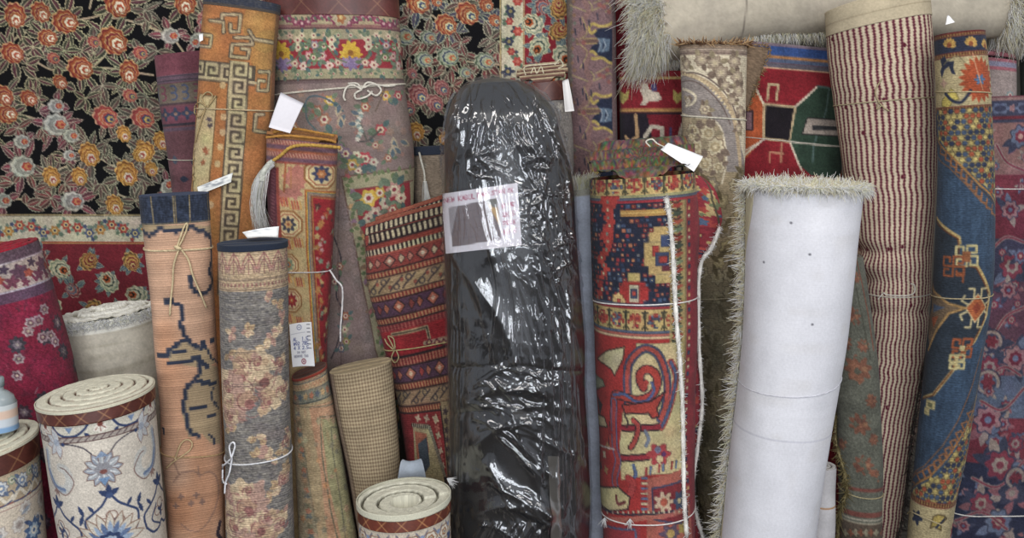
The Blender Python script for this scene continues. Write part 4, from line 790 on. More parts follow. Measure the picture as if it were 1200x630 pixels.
# ------------------------------------------------------------------ orange rug with fretwork border, standing at the left
def orange():
    b = BD['orange']; cv = b.canvas('#a96a3a'); p = b.pt; rng = np.random.default_rng(9); DK, TN = '#54483c', '#b3a078'
    cv.mix(vnoise(cv.H, cv.W, 40, 40, rng)*.9, '#b5703c', .5); cv.mix(vnoise(cv.H, cv.W, 50, 40, rng)-.3, '#b08a44', .6)
    m = np.zeros((cv.H, cv.W))
    for q, r in (((312,30),26),((315,62),22)): x, y = p(*q); cv.blob(x, y, r, r*1.2, 0, '#a98644', 0, 0, 0, .45)
    L = lambda pts, w, c: cv.line([p(*q) for q in pts], w, c)
    # square spiral scrolls
    for pts in ([(246,24),(260,24),(260,17),(282,17),(280,37),(270,37),(270,28)], [(246,24),(262,26),(262,38)], [(275,44),(294,44),(296,52),(272,52),(270,66),(290,68),(292,58),(283,57)], [(292,36),(298,46),(320,50)], [(236,40),(248,42),(246,55),(234,54)],
                [(304,84),(316,84),(314,106),(302,106),(303,94),(310,95)], [(236,75),(236,83)], [(309,134),(300,134),(298,153),(316,156)], [(320,130),(322,150)]): L(pts, 5, DK); L(pts, 2.4, TN)
    # two-way fret bands (horizontal then running down the length)
    def fret(x, y, ux, uy, n, w=19):
        vx, vy = -uy, ux; U = 19.0
        Q = lambda a, c: (x+ux*a+vx*c, y+uy*a+vy*c)
        cv.poly([Q(-2, -w/2-2), Q(n*U, -w/2-2), Q(n*U, w/2+2), Q(-2, w/2+2)], DK)
        for i in range(n):
            o = i*U
            for pl in ([(o, 8), (o, -8), (o+13, -8), (o+13, 1.6), (o+6.4, 1.6), (o+6.4, -2)], [(o, 8), (o+U, 8)]): cv.line([Q(*k) for k in pl], 3.5, TN)
    h = p(262, 85); fret(-14, h[1], 1, 0, 5)
    g = p(281, 78); g2 = p(268, 300); d = np.array(g2)-np.array(g); d /= np.linalg.norm(d); fret(g[0]-1, g[1]-4, d[0], d[1], 14)
    # cream strip with small ornaments down the left side and dotted light spots
    S = [p(*q) for q in ((234,110),(254,113),(250,165),(243,235),(226,235),(228,165))]; cv.poly(S, '#bfa878', 1, '#6a5236', 1.4)
    for q in ((245,140),(246,147),(240,175),(238,190),(242,178)): x, y = p(*q); cv.blob(x, y, 3.4, 2.4, rng.uniform(0, 3), ['#54484a', '#a05c3c'][int(q[1] > 150)], 5, .3)
    for q in ((261,100),(262,137),(261,155),(258,172),(255,192),(251,215),(247,240)): x, y = p(*q); cv.blob(x, y, 3.6, 4, 0, '#c2a070')
    # dark right outer stripe
    cv.mix(((np.arange(cv.W)/cv.S > b.W-8)*1.0)[None, :]*np.ones((cv.H, 1)), '#6a4a38', .55)
    cv.knots(1.5); cv.mottle(rng, .08, .05, .14, .03)
    t = thing('folded_rug', 'orange folded rug with tan key-fret border and square scrolls, tied with twine', 'rug', b.base(), 'folded rugs standing on end')
    yb = b.v0+12
    b.skin('rug_body', cv, M_PILE, t, va=yb-1); ce = b.canvas('#353a48'); ce.mix(vnoise(ce.H, ce.W, 6, 3, rng), '#5c5a58', .5); ce.band(yb-3, yb+3, '#4f4640'); b.skin('kilim_end', ce, M_FLAT, t, vb=yb, off=.001); b.cap('folded_top', M_EDGE, t, 'layers', turns=3, top='#3a4050', side='#2d3240', dark='#1a1c24', off=.001)
    b.loop('twine', p(231, 128)[1], p(313, 129)[1], .0019, '#b8a27c', M_TWINE, t)
    bow = sub('twine_bow', t)
    for l in ([(243,125),(238,115),(244,108),(250,112),(246,124)], [(243,125),(235,120),(229,128),(234,137),(242,128)], [(242,127),(236,145),(230,170),(228,200),(229,212)], [(244,126),(250,118),(254,112)]): tube('twine_strand', b.onl(l, .004), .0018, '#ad9467', M_TWINE, bow, rng=rng)
    tc = tag_cv(5, 44, 17, '#f0f2ee', '#6f7784', 12, .7); sheet('price_tag', [(231,219),(273,202),(271,213),(234,228)], [-.345]*4, 12, 8, tc, M_PAPER, t, .003)
    sheet('price_tag', [(233,40),(238,39),(238,47),(234,49)], [-.315]*4, 4, 4, Cv(6, 0, 8, '#f4f4f4'), M_PAPER, t, .001)
orange()
# ------------------------------------------------------------------ tall mauve carpet with flower borders
def flower_sprig(cv, rng, x, y, c, r=5):
    rosette(cv, x, y, r, c, '#c9b89a', '#8c3a44', None, 6)
    for a in rng.uniform(0, 6.3, 3): cv.leaf(x+r*.7*math.cos(a), y+r*.7*math.sin(a), r*1.6, r*.45, a, ['#5f6f58', '#6d7b62', '#4d6462'][rng.integers(3)])
def mauve():
    b = BD['mauve']; cv = b.canvas('#83706a'); p = b.pt; rng = np.random.default_rng(10); OL, RD, PK = '#9a9272', '#963038', '#a8837c'
    Y = lambda y, x=395: p(x, y)[1]
    a0, a1, a2, a3, a4, a5 = Y(18), Y(34), Y(46), Y(80), Y(92), Y(97)
    cv.band(a0-3, a0+12, '#a59474'); cv.band(a0+10, a1+1, '#8e625c'); cv.band(a1-2, a1, '#6d4a4c')
    for i, x in enumerate(np.arange(0, b.W, 8.2)): cv.blob(x, a0+5+4*math.sin(x*.12), 4.6, None, 0, ['#7d3a52', '#8a4558'][i % 2], 6, .15); cv.blob(x, a0+5+4*math.sin(x*.12), 1.8, col='#c49a98'); cv.leaf(x, a0+1, 6, 1.6, 1.2, '#5f6a58')
    for x in (p(400, 25)[0],): cv.blob(x, a0+4, 10, 8, 0, '#b0a080', 6, .1); cv.blob(x, a0+3, 5, 6, 0, '#a86a40', 5, .2); cv.blob(x, a0+2, 2.4, col='#d0b070')
    cv.band(a1, a2, OL); cv.band(a2, a3, RD); cv.band(a3, a4, OL); cv.band(a4, a5, '#6d5a58'); cv.band(a4, a4+1.4, '#5a4440')
    for x in np.arange(4, b.W, 15): flower_sprig(cv, rng, x, a1+7, ['#b9957c', '#8e9272', '#c2b090'][rng.integers(3)], 4); flower_sprig(cv, rng, x+6, a3+6, ['#8d8a62', '#7a8062', '#a89068'][rng.integers(3)], 3.4)
    cx = p(411, 63)[0]; cy = (a2+a3)/2
    for k in (-1, 0, 1):
        x = cx+k*86
        for (dx, dy, c, r) in ((0,-6,'#c9a02e',9),(-6,1,'#cfa83a',7),(6,1,'#c29830',7),(0,4,'#b98a2c',8),(0,11,'#77648a',8),(-8,9,'#8a7796',5),(8,9,'#8a7796',5)): cv.blob(x+dx, cy+dy, r, r*.9, 0, c, 7, .22)
        cv.blob(x, cy-1, 3.4, col='#8a5a2a')
        for s in (-1, 1):
            for (dx, dy, c) in ((43,2,'#b87a80'),(40,-9,'#5f7a52'),(33,13,'#c9a8a0'),(27,-8,'#cbb89a'),(20,10,'#a0887a'),(27,-16,'#c2b08e'),(54,-10,'#8d7a88'),(57,4,'#5f7448')): flower_sprig(cv, rng, x+s*dx*.8, cy+dy, c, 5.2)
            cv.curve([(x+s*6, cy+10), (x+s*18, cy+4), (x+s*30, cy-10), (x+s*45, cy-4)], 1.4, '#5c6a4c')
    # mauve field sprigs
    for q in scatter(rng, 0, a5+8, b.W, Y(250), 46, 10): cv.blob(q[0], q[1], rng.uniform(2.5, 5), None, rng.uniform(0, 6), ['#97695c', '#93746c', '#9c7a6a'][rng.integers(3)], 6, .22, 0, .7)
    for (x, y, c, r) in ((386,118,'#b5923f',6),(428,125,'#a5604a',6),(446,152,'#a84a50',7),(452,112,'#c09a3c',6),(467,112,'#a84a52',6),(428,186,'#b3404a',8),(418,182,'#c2b8a0',5),(438,190,'#b9b49c',5),(405,180,'#7a6478',7),(398,174,'#80687e',6),(413,193,'#b08f40',7),(388,165,'#a06a56',6),(420,200,'#c9b8a0',4),(372,130,'#96604e',7),(380,140,'#9c6a56',8),(350,125,'#97685c',6),(344,150,'#a5735a',7),(360,180,'#8c5f58',7),(340,200,'#9a6c5c',6),(440,170,'#98705c',5),(455,185,'#93604c',5)): flower_sprig(cv, rng, *p(x, y), c, r)
    for l, c in (([(356,125),(362,114),(375,113),(390,120),(402,130)], '#4f5f66'), ([(430,165),(420,140),(412,130)], '#5a5a50'), ([(446,152),(432,164),(420,166)], '#54504c'), ([(358,120),(360,140),(370,152)], '#56686a'), ([(452,100),(448,112),(440,130)], '#6a5a50')): cv.curve([p(*q) for q in l], 2, c)
    for (x, y) in ((398,122),(404,134),(411,130),(408,145),(400,150),(469,165),(463,175),(470,180),(460,185)): a = rng.uniform(0, 6); cv.leaf(*p(x, y), 15, 4, a, '#a3937a', .15, 4); cv.leaf(*p(x, y), 11, 2.4, a, '#55656f')
    for i in range(12): cv.blob(*p(421+2*math.sin(i), 130+i*3), 2.6, None, 0, ['#7d8f88', '#c2bda8'][i % 2], 5, .2)
    # turned border: olive guard then red with big blossoms, running across and down the right side
    poly = lambda l, c: cv.poly([p(*q) for q in l], c)
    poly([(400,207),(486,195),(488,560),(462,560),(452,450),(440,410),(424,330),(408,250)], OL); poly([(414,222),(480,211),(484,320),(486,560),(466,560),(460,445),(450,400),(436,320),(420,255)], RD); poly([(436,300),(462,430),(470,560),(492,560),(490,300)], '#652430')
    cv.line([p(*q) for q in ((486,195),(400,207),(408,250),(424,330),(440,410),(450,440))], 1.6, '#6b5248'); cv.line([p(*q) for q in ((484,211),(414,222),(420,255),(436,320),(450,400),(458,435))], 1.4, '#7d4a44')
    for i in range(60):
        y = 205+i*4.4; x = 402+ (y-207)*.19+rng.uniform(1, 10); cv.leaf(*p(x, y), 7, 2.2, rng.uniform(0, 6), ['#5a6a48', '#7d6450', '#6a774e'][rng.integers(3)]); 
        if i % 4 == 0: cv.blob(*p(x+2, y+2), 3.4, None, 0, ['#a85a58', '#b08a5c', '#8a6a7c'][rng.integers(3)], 6, .2)
    for i in range(14): cv.leaf(*p(408+i*6, 212-i*1.1), 7, 2, rng.uniform(0, 6), '#66744c')
    for (x, y, c, r) in ((432,232,'#c4a040',10),(445,226,'#b98f34',7),(462,222,'#b9847a',9),(470,232,'#c2a890',7),(452,238,'#b5b08c',7),(440,250,'#b39a88',8),(460,246,'#a0584e',7),(432,256,'#bcae8e',6),(448,262,'#a98a4a',7),(436,275,'#b9a78c',6),(440,330,'#b3a28a',7),(446,352,'#8d8a98',7),(450,378,'#b9a08c',7),(458,400,'#b38890',6),(470,470,'#a88a34',8),(474,500,'#5c5a4c',9),(468,450,'#3f3540',7),(476,480,'#8a7a3a',8),(478,530,'#4c4a4c',7),(470,430,'#7a5a40',6)):
        flower_sprig(cv, rng, *p(x, y), c, r)
    # inner mauve strip with pale medallions, trailing vine
    for y in np.arange(250, 430, 14): x, yy = p(405+(y-250)*.16, y); cv.line(seg_arc(x, yy, 5, 0, 6.3, 10), 1.2, '#93807c', .8); cv.blob(x, yy, 2.4, None, 0, '#97807a', 5, .2, 0, .8)
    cv.curve([p(*q) for q in ((388,270),(396,290),(400,310),(394,345),(402,366),(396,400),(388,420))], 1.7, '#3f3a40')
    for (x, y, c) in ((398,312,'#8d5a48'),(405,370,'#95583f'),(404,386,'#a3977a'),(406,400,'#8a7f3c'),(400,408,'#50586a'),(392,330,'#7a5a54')): flower_sprig(cv, rng, *p(x, y), c, 5)
    for l in ([(398,205),(396,300),(400,430)],): cv.curve([p(*q) for q in l], 1.4, '#6e5a56')
    cv.mix(vnoise(cv.H, cv.W, 60, 30, rng)*.5, '#74646a', .4); cv.mottle(rng, .06, .04, .1, .02)
    t = thing('carpet_roll', 'tall mauve carpet roll with red flower bands, maroon bound top and cream cord bow', 'carpet', b.base(), 'rolled rugs standing on end')
    b.skin('carpet_body', cv, M_VELVET, t, va=a0-4); b.skin('edge_binding', lattice(b, b.v0, a0-1, '#5f2c28', '#8d6044'), M_TAPE, t, vb=a0-1, off=.0022, lip=.003); b.cap('rolled_end', M_EDGE, t, 'layers', turns=4, top='#c2bd9a', side='#7a4a3c', dark='#40241e')
    va, vb = p(330, 112)[1], p(470, 98)[1]; b.loop('cord', va, vb, .0026, '#c9c1b0', M_YARN, t)
    bow = sub('cord_bow', t); CC = '#cfc8ba'
    for l in ([(424,105),(414,100),(406,103),(403,113),(405,118)], [(424,104),(430,97),(440,99),(446,106),(440,112),(430,106)], [(424,105),(416,110),(418,116),(430,113),(436,107)], [(424,104),(418,98),(408,98)], [(426,103),(436,99),(452,101),(462,100)]): tube('cord_strand', b.onl(l, .005), .0027, CC, M_YARN, bow, rng=rng)
mauve()
# ------------------------------------------------------------------ red and cream runner with gold overcast edge and tassel
def red_runner():
    b = BD['red_runner']; cv = b.canvas('#b09668'); p = b.pt; rng = np.random.default_rng(11); RD, PU = '#94262c', '#6a4a58'
    Y = lambda y: p(355, y)[1]; P = lambda x, y: p(x, y)
    # cream border panels
    for (x, y) in ((345,203),(350,213),(340,210),(352,202),(333,230),(345,225)): cv.blob(*P(x, y), 8, None, rng.uniform(0, 6), '#ad6a5c', 6, .2)
    def oct_(x, y, r, c1, c2, c3):
        q = P(x, y); o = lambda k: [(q[0]+r*k*1.1*math.cos(a), q[1]+r*k*math.sin(a)) for a in np.arange(.393, 6.6, .785)]
        cv.poly(o(1.15), '#8a5a34'); cv.poly(o(1.0), '#c2ab7c'); cv.poly(o(.86), '#8f4a34'); cv.poly(o(.78), '#c2ab7c'); cv.blob(*q, r*.55, None, 0, c1, 8, .2); cv.blob(*q, r*.3, None, 0, c2, 6, .15); cv.blob(*q, r*.12, col=c3)
    oct_(377, 204, 17, '#3b3f5c', '#a5643c', '#b9855a'); oct_(338, 263, 15, '#3f3c48', '#b58a5a', '#8a4a34'); oct_(342, 352, 13, '#8e2c34', '#b0402f', '#c29a5a'); oct_(338, 310, 12, '#7a8a70', '#a8653c', '#49697a'); oct_(345, 395, 12, '#6a3a3c', '#b57a4a', '#45485c')
    for (x, y) in ((332,236),(345,240),(336,286),(348,284),(335,325),(350,330),(338,372),(350,376)): 
        q = P(x, y)
        for k in range(-2, 3): cv.line([(q[0]+k*3, q[1]-4), (q[0]+k*3+2, q[1]+5)], 2, ['#b5603c', '#a8503c', '#b98a4a'][abs(k) % 3])
    cv.line([P(335, 192), P(333, 225)], 2.4, '#9b5a38'); cv.line([P(341, 196), P(341, 220)], 2, '#a86a4c')
    # inner stripes + red field
    rect = lambda x0, y0, x1, y1, c: cv.poly([P(x0, y0), P(x1, y0), P(x1+0*(y1-y0), y1), P(x0, y1)], c)
    B0 = [(357,222),(400,222),(400,470),(372,470),(366,400),(359,300)]
    for d, c in ((0, '#a5522c'), (1.5, '#c09338'), (3, '#5a6a70'), (4.4, '#a57a60'), (5.8, '#7a7458'), (7.2, '#84262c'), (8.4, '#a8883c'), (9.4, RD)): cv.poly([P(x+(d if x < 399 else 0), y+(d if y < 230 else 0)) for x, y in B0], c)
    for i in range(60):
        y = 242+i*3.2; x = 372+rng.uniform(-1, 20); q = P(min(x, 392), y); c = ['#a8703c', '#7a8a70', '#b5945c', '#54302f', '#a84a34', '#b58c86'][rng.integers(6)]
        cv.blob(*q, rng.uniform(1.6, 3.6), None, rng.uniform(0, 6), c, 5, .25)
        if i % 3 == 0: cv.line([q, (q[0]+rng.uniform(-6, 6), q[1]+rng.uniform(2, 9))], 1.2, '#8d8a62')
    # left dark outer stripe
    cv.poly([P(300, 196), P(324, 196), P(328, 300), P(336, 400), P(340, 470), P(300, 470)], '#5a2c36')
    for y in np.arange(190, 470, 4): cv.line([P(318, y), P(322, y+2)], 1.2, '#7a4a50'); 
    cv.poly([P(324, 196), P(327, 196), P(334, 330), P(340, 440), P(337, 440), P(330, 330)], '#8d3f34')
    # top stripes
    for y0, y1, c in ((155,166,'#5c4650'),(166,172,'#9a5a50'),(172,177,PU),(177,180,'#a3583f'),(180,186,'#97554c'),(186,191,PU),(191,193,'#8c3a34')): cv.band(Y(y0), Y(y1), c)
    for y in (169, 183):
        for x in np.arange(0, b.W, 3.4): cv.line([(x, Y(y)-2), (x+1.7, Y(y)+2)], 1, '#c0947a')
    cv.knots(1.2); cv.mottle(rng, .07, .04, .13, .03)
    t = thing('folded_rug', 'red and cream folded rug with gold overcast top edge, white tassel and white tag', 'rug', b.base(), 'folded rugs standing on end')
    b.skin('rug_body', cv, M_PILE, t); b.cap('folded_top', M_PILE, t, 'layers', turns=3, groove=.012, tele=.02, top='#a06a3a', side='#8c4a34', dark='#4a2620')
    GO = '#b07a34'
    for k, (l, r) in enumerate((([(312,161),(335,159),(360,161),(385,164),(394,167)], .0032), ([(320,155),(345,151),(370,155),(392,159)], .0034), ([(399,173),(380,171),(355,170),(340,173),(329,182),(319,189)], .0040))):
        q = np.array([at(x, y, [-.378, -.35, -.388][k]) for x, y in smooth(l, 10)]); tube('gold_edge_cord', q, r*(1+.18*np.sin(np.arange(len(q))*2.2)), GO if k < 2 else '#b98f3c', M_YARN, t, rng=rng)
    n = 230; bs = np.array([at(317+rng.uniform(-3, 5), 191+rng.uniform(-3, 4), -.386+rng.uniform(-.006, .006)) for _ in range(n)]); tg = np.array([at(307+rng.normal(0, 4.5), 268+rng.uniform(-10, 6), -.378+rng.uniform(-.01, .008)) for _ in range(n)])
    mid = np.array([at(308+rng.normal(0, 3), 200, -.388) for _ in range(n)]); d = (mid-bs)*3.2; ln = np.linalg.norm(tg-bs, axis=1); bend = (tg-bs)/ln[:, None]-d/np.linalg.norm(d, axis=1)[:, None]
    strands('tassel', bs, d, ln, .0013, bend, hx('#d6d6ca')*rng.uniform(.7, 1.15, (n, 1)), M_YARN, t, seg=9, curl=.05, rng=rng)
    q = np.array([at(x, y, -.389) for x, y in smooth([(320,188),(314,194),(308,203),(307,212)])]); tube('tassel_neck', q, np.linspace(.005, .0072, len(q)), '#c6c8bc', M_YARN, t, 10, rng=rng)
    sheet('price_tag', [(329,108),(356,121),(340,156),(315,149)], [-.372]*4, 10, 10, tag_cv(0, 30, 40, '#e6e3ea'), M_PAPER, t, .003)
    tc = tag_cv(0, 32, 54, '#eef0f4'); r2 = np.random.default_rng(77)
    tc.line(seg_arc(14, 6, 3.2, 0, 6.3), .9, '#6f7fb0'); tc.line([(13, 6), (15, 6)], 1, '#6f7fb0')
    for i, y in enumerate((3, 8, 13, 18, 23, 28, 33)): tc.line([(25, y), (29, y)], 1, '#55586a')
    tc.line([(1, 14), (22, 13)], .5, '#a0a4b8'); 
    for y, s in ((23, 'AL  1.5'), (28.6, 'WO2 785'), (34, '4 X 2.5')): tc.text(4, y, 4, s, .75, '#55619c', 0)
    tc.text(9, 39, 2.6, 'DO NOT', .6, '#8a8ca0', 0, 0); tc.text(4, 43.5, 2.6, 'REMOVE TAG', .6, '#8a8ca0', 0, 0); tc.blob(17, 48.5, 3.4, col='#a04858'); tc.blob(17, 48.5, 2.2, col='#eef0f4'); tc.blob(17, 48.5, 1.2, col='#a04858')
    sheet('price_tag', [(339,380),(365,377),(369,429),(343,430)], [-.39, -.39, -.505, -.505], 70, 110, tc, M_PAPER, t, .002)
    b.loop('string', p(320, 318)[1], p(387, 316)[1], .0014, '#cfcaca', M_YARN, t)
    q = np.array([at(x, y, -.392) for x, y in smooth([(386,316),(389,320),(394,328),(401,337),(401,360),(399,385),(399,400)], 8)]); tube('string_tail', q, .0022, '#d6d2d2', M_YARN, t, rng=rng)
red_runner()
# ------------------------------------------------------------------ faded runner, jute roll, small navy-topped rug
def faded():
    b = BD['faded']; cv = b.canvas('#94805f'); p = b.pt; rng = np.random.default_rng(12)
    P = lambda l: [p(*q) for q in l]; Y = lambda y: p(365, y)[1]; SL = '#565a56'; GN = '#87825c'
    cv.poly(P([(362,476),(405,460),(425,640),(385,640),(375,550)]), '#a1795c'); cv.poly(P([(376,490),(405,483),(425,640),(402,640),(384,560)]), GN); cv.line(P([(405,480),(375,488),(377,530),(388,600),(398,640)]), 1.7, '#5b5a48'); cv.line(P([(400,497),(388,500),(390,530),(400,590),(406,640)]), 1.4, '#5d5c4a')
    cv.line(P([(405,466),(350,476),(357,530),(366,590),(374,640)]), 1.5, '#6a6250')
    cv.poly(P([(345,476),(350,476),(356,530),(366,590),(374,640),(346,640)]), '#83785f')
    for i in range(26): y = 485+i*6; x = 349+(y-485)*.11; cv.blob(*p(x, y), 3.6, None, rng.uniform(0, 6), ['#5a615e', '#8f7a5c', '#6f6a52', '#95614a'][i % 4], 5, .25)
    for y0, y1, c in ((436,445,'#87775c'),(445,447,SL),(447,455,'#a08a66'),(455,456.5,SL),(456.5,470,'#6f7062'),(470,472,'#4d524e')): cv.band(Y(y0), Y(y1), c)
    for i, x in enumerate(np.arange(0, b.W, 6)): cv.line([(x, Y(437)), (x+3, Y(444)), (x+6, Y(437))], 1, '#8e5f50'); cv.line([(x, Y(448)), (x+3, Y(453)), (x+6, Y(448))], 1, '#9a6a50')
    for i, x in enumerate(np.arange(3, b.W, 10)): cv.blob(x, Y(463), 3.6, None, 0, ['#a3855c', '#9a6048', '#4d5560'][i % 3], 5, .25)
    for (x, y) in scatter(rng, 10, Y(480), b.W, cv.y1, 46, 8): cv.blob(x, y, rng.uniform(2, 4), None, rng.uniform(0, 6), ['#a8744c', '#8c8a6a', '#a5856a', '#6d6a58'][rng.integers(4)], 5, .25, 0, .75)
    cv.mix(vnoise(cv.H, cv.W, 30, 12, rng)*.8, '#a5684a', .35); cv.mix(vnoise(cv.H, cv.W, 3, 2.4, rng), '#ada283', .25); cv.a *= 1.2
    cv.mottle(rng, .09, .07, .13)
    t = thing('rug_roll', 'narrow faded olive and salmon rug roll leaning between grey rose roll and tan roll', 'rug', b.base(), 'rolled rugs standing on end')
    b.skin('rug_body', cv, M_FLAT, t); b.skin('red_edge', '#983a2c', M_EDGE, t, vb=b.v0+3, off=.002, lip=.002); b.cap('rolled_end', M_EDGE, t, 'layers', turns=3, top='#6a4438', side='#5a3a30', dark='#2a1814')
faded()
def jute():
    b = BD['jute']; cv = b.canvas('#a08a6a'); p = b.pt; rng = np.random.default_rng(13)
    x = (np.arange(cv.W)/cv.S)[None, :]; y = (np.arange(cv.H)/cv.S)[:, None]
    w = np.sin((x+y*.8)*2*PI/6.6)*np.sin((x-y*.8)*2*PI/6.6); cv.mix(w*1.8, '#bba884', .95); cv.mix(-w*1.8, '#77634f', .9)
    q = p(401, 500)[0]; cv.mix(np.clip((q-x)/5, 0, 1)+0*y, '#8a7568', .8); cv.line([(q-1, cv.y0), (q+1, cv.y1)], 1.6, '#6a5848')
    cv.mottle(rng, .05, .05, .06)
    t = thing('rug_roll', 'plain tan woven jute-look mat roll with diagonal basket weave, below the mauve carpet', 'rug', b.base(), 'rolled rugs standing on end')
    b.skin('mat_body', cv, M_CANVAS, t, st=.8); b.cap('rolled_end', M_EDGE, t, 'layers', turns=3, top='#a89470', side='#96825e', dark='#4c3e2c')
jute()
def small_navy():
    b = BD['small_navy']; cv = b.canvas('#857564'); p = b.pt; rng = np.random.default_rng(15)
    for (x, y) in scatter(rng, 0, b.v0, b.W, cv.y1, 50, 8): cv.blob(x, y, 3.4, None, rng.uniform(0, 6), ['#93705c', '#8a8272', '#75614f'][rng.integers(3)], 5, .2)
    cv.mottle(rng, .08, .05, .14)
    t = thing('folded_rug', 'small dusty brown folded rug with navy top edge, between mauve carpet and black bundle', 'rug', b.base(), 'folded rugs standing on end')
    b.skin('rug_body', cv, M_FLAT, t, va=b.v0+9); b.skin('edge_binding', '#2d3444', M_EDGE, t, vb=b.v0+10, off=.0015, lip=.002); b.cap('folded_top', M_EDGE, t, 'layers', turns=3, top='#343a48', side='#262b38', dark='#15181f', off=.0015)
    n = 90; bs = np.array([at(498+rng.uniform(-2, 2), 212, -.155+rng.uniform(-.004, .004)) for _ in range(n)]); tg = np.array([at(501+rng.normal(0, 3), 249+rng.uniform(-4, 3), -.155+rng.uniform(-.006, .006)) for _ in range(n)]); d = tg-bs
    strands('tassel', bs, d, np.linalg.norm(d, axis=1), .0012, np.zeros((n, 3)), hx('#d2d0c4')*rng.uniform(.75, 1.05, (n, 1)), M_YARN, t, seg=6, curl=.04, rng=rng); tube('tassel_cord', np.array([at(x, y, -.15) for x, y in smooth([(491,178),(494,190),(497,202),(498,214)])]), .0028, '#c9c6b8', M_YARN, t, rng=rng)
small_navy()
# ------------------------------------------------------------------ red kilim folded over, leaning against the black bundle
def kilim():
    b = BD['kilim']; cv = b.canvas('#84302c'); p = b.pt; rng = np.random.default_rng(14); DK, TN = '#2e2426', '#a58a60'
    a = p(440, 284)[1]; Y = lambda y: p(480, y)[1]
    def stripe(y0, y1, c): cv.band(Y(y0), Y(y1), c)
    def dash(y0, y1, c, st=5, w=2.6, ph=0):
        for x in np.arange(ph, b.W, st): cv.line([(x, Y(y0)), (x+.6, Y(y1))], w, c)
    def diam(y, r, c1, c2, st=24, c3='#b59a7a'):
        for i, x in enumerate(np.arange(4, b.W+10, st)):
            q = Y(y)
            if i % 2 == 0: cv.poly([(x-r, q), (x, q-r), (x+r, q), (x, q+r)], c1, 1, DK, 1.2); cv.poly([(x-r*.4, q), (x, q-r*.4), (x+r*.4, q), (x, q+r*.4)], c2); 
            else:
                for s in (-1, 1): cv.poly([(x-1+s*5, q-r*.8), (x+s*1, q), (x-1+s*5, q+r*.8), (x+s*9, q)], c3 if s < 0 else c1, 1, DK, .8)
    stripe(252,262,'#7a3a30'); stripe(262,276,DK); dash(265,272,'#b5a684',6,3); stripe(276,282,'#8c3a30'); stripe(282,289,DK); dash(283,288,'#b5a684',5,2.6)
    stripe(289,291,'#9b4a3a'); stripe(291,309,'#8a3c36'); diam(300,7,'#a86a58','#c2b296',19); stripe(309,311,DK); stripe(311,317,'#a5724e'); dash(312,316,'#7d2f2c',4.4,2); stripe(317,318.5,DK)
    stripe(318.5,338,'#9a805c')
    for i, x in enumerate(np.arange(2, b.W, 15)):
        q = Y(328); s = 1 if i % 2 else -1; cv.curve([(x-8, q+7), (x-3, q+2), (x+3, q-2), (x+8, q-7)], 2, '#453a3a'); cv.line(seg_arc(x, q+4*s, 3.4, 0, 6.3, 8), 1.7, '#4f4442'); cv.blob(x+7, q-3*s, 2.2, col='#8a4a3c')
    stripe(338,339.5,DK); stripe(339.5,345,'#a5724e'); dash(340.5,344.5,'#7d2f2c',4.4,2); stripe(345,347,DK); stripe(347,366,'#54384a'); diam(356,8,'#a35a44','#c2a284',21,'#7d3a38'); stripe(366,368,DK); stripe(368,374,'#a5724e'); dash(369,373,'#7d2f2c',4.4,2); stripe(374,376,DK)
    stripe(376,384,'#7c2c30'); dash(377,383,'#964a44',5,1.6); stripe(384,415,'#93242a')
    cv.line([p(*q) for q in ((460,392),(500,383),(503,396))], 4.4, '#a08a66'); cv.line([p(*q) for q in ((460,392),(500,383),(503,396))], 1.4, DK); cv.line([p(*q) for q in ((498,402),(528,395))], 5, '#9a8468')
    for x in (503, 512, 520): cv.blob(*p(x, 401), 4, None, 0, '#5a2a34', 4, .2); cv.blob(*p(x, 401), 2, col='#a88a60')
    stripe(415,418,DK); stripe(418,427,'#a5624c'); dash(419,426,'#7d2c2c',4.6,2.2); stripe(427,429,DK); stripe(429,447,'#54384a'); diam(438,8,'#a5604c','#c2a284',21,'#8d3a38'); stripe(447,449,DK); stripe(449,456,'#a5724e'); dash(450,455,'#7d2f2c',4.4,2); stripe(456,458,DK); stripe(458,475,'#94795a')
    for i, x in enumerate(np.arange(2, b.W, 15)):
        q = Y(466); s = 1 if i % 2 else -1; cv.curve([(x-8, q+6), (x-3, q+2), (x+3, q-2), (x+8, q-6)], 2, '#453a3a'); cv.line(seg_arc(x, q+4*s, 3.4, 0, 6.3, 8), 1.7, '#4f4442')
    stripe(475,477,DK); stripe(477,483,'#a5724e'); dash(478,482,'#7d2f2c',4.4,2); stripe(483,485,DK)
    stripe(485,660,'#8a2e30')
    R_ = lambda x, y: p(x, y)
    cv.poly([R_(x, y) for x, y in ((516,470),(545,464),(545,640),(530,640),(524,560))], '#8f7a58'); cv.line([R_(516,476), R_(524,540), R_(530,640)], 2, DK)
    for i in range(14): q = R_(522+i*.7, 482+i*11); cv.blob(*q, 3.6, None, 0, '#4a3c3c', 5, .3)
    for i in range(13): q = R_(511+i*1.3, 492+i*9); cv.blob(*q, 3.6, None, .4, ['#b5a284', '#a85a50'][i % 2], 4, .35); 
    for x in (490, 500, 510): q = R_(x, 490); cv.blob(*q, 3.8, None, .4, '#b0957c', 4, .35)
    cv.poly([R_(x, y) for x, y in ((484,498),(502,500),(520,560),(528,640),(492,640))], '#a3926a'); cv.line([R_(484,498), R_(503,500), R_(522,560), R_(530,640)], 5, '#35302e'); 
    for i in range(24): t_ = i/24; q = R_(503+19*t_, 500+60*t_); cv.line([(q[0]-2, q[1]), (q[0]+2, q[1])], 1.3, '#b5a98a')
    for i in range(9): q = R_(484+i*2.2, 498+i*.2); cv.line([(q[0], q[1]-2), (q[0], q[1]+2)], 1.3, '#b5a98a')
    cv.poly([R_(x, y) for x, y in ((486,505),(500,508),(503,530),(490,548))], '#9d5a44'); cv.poly([R_(x, y) for x, y in ((490,520),(500,512),(504,545),(494,560))], '#434a54')
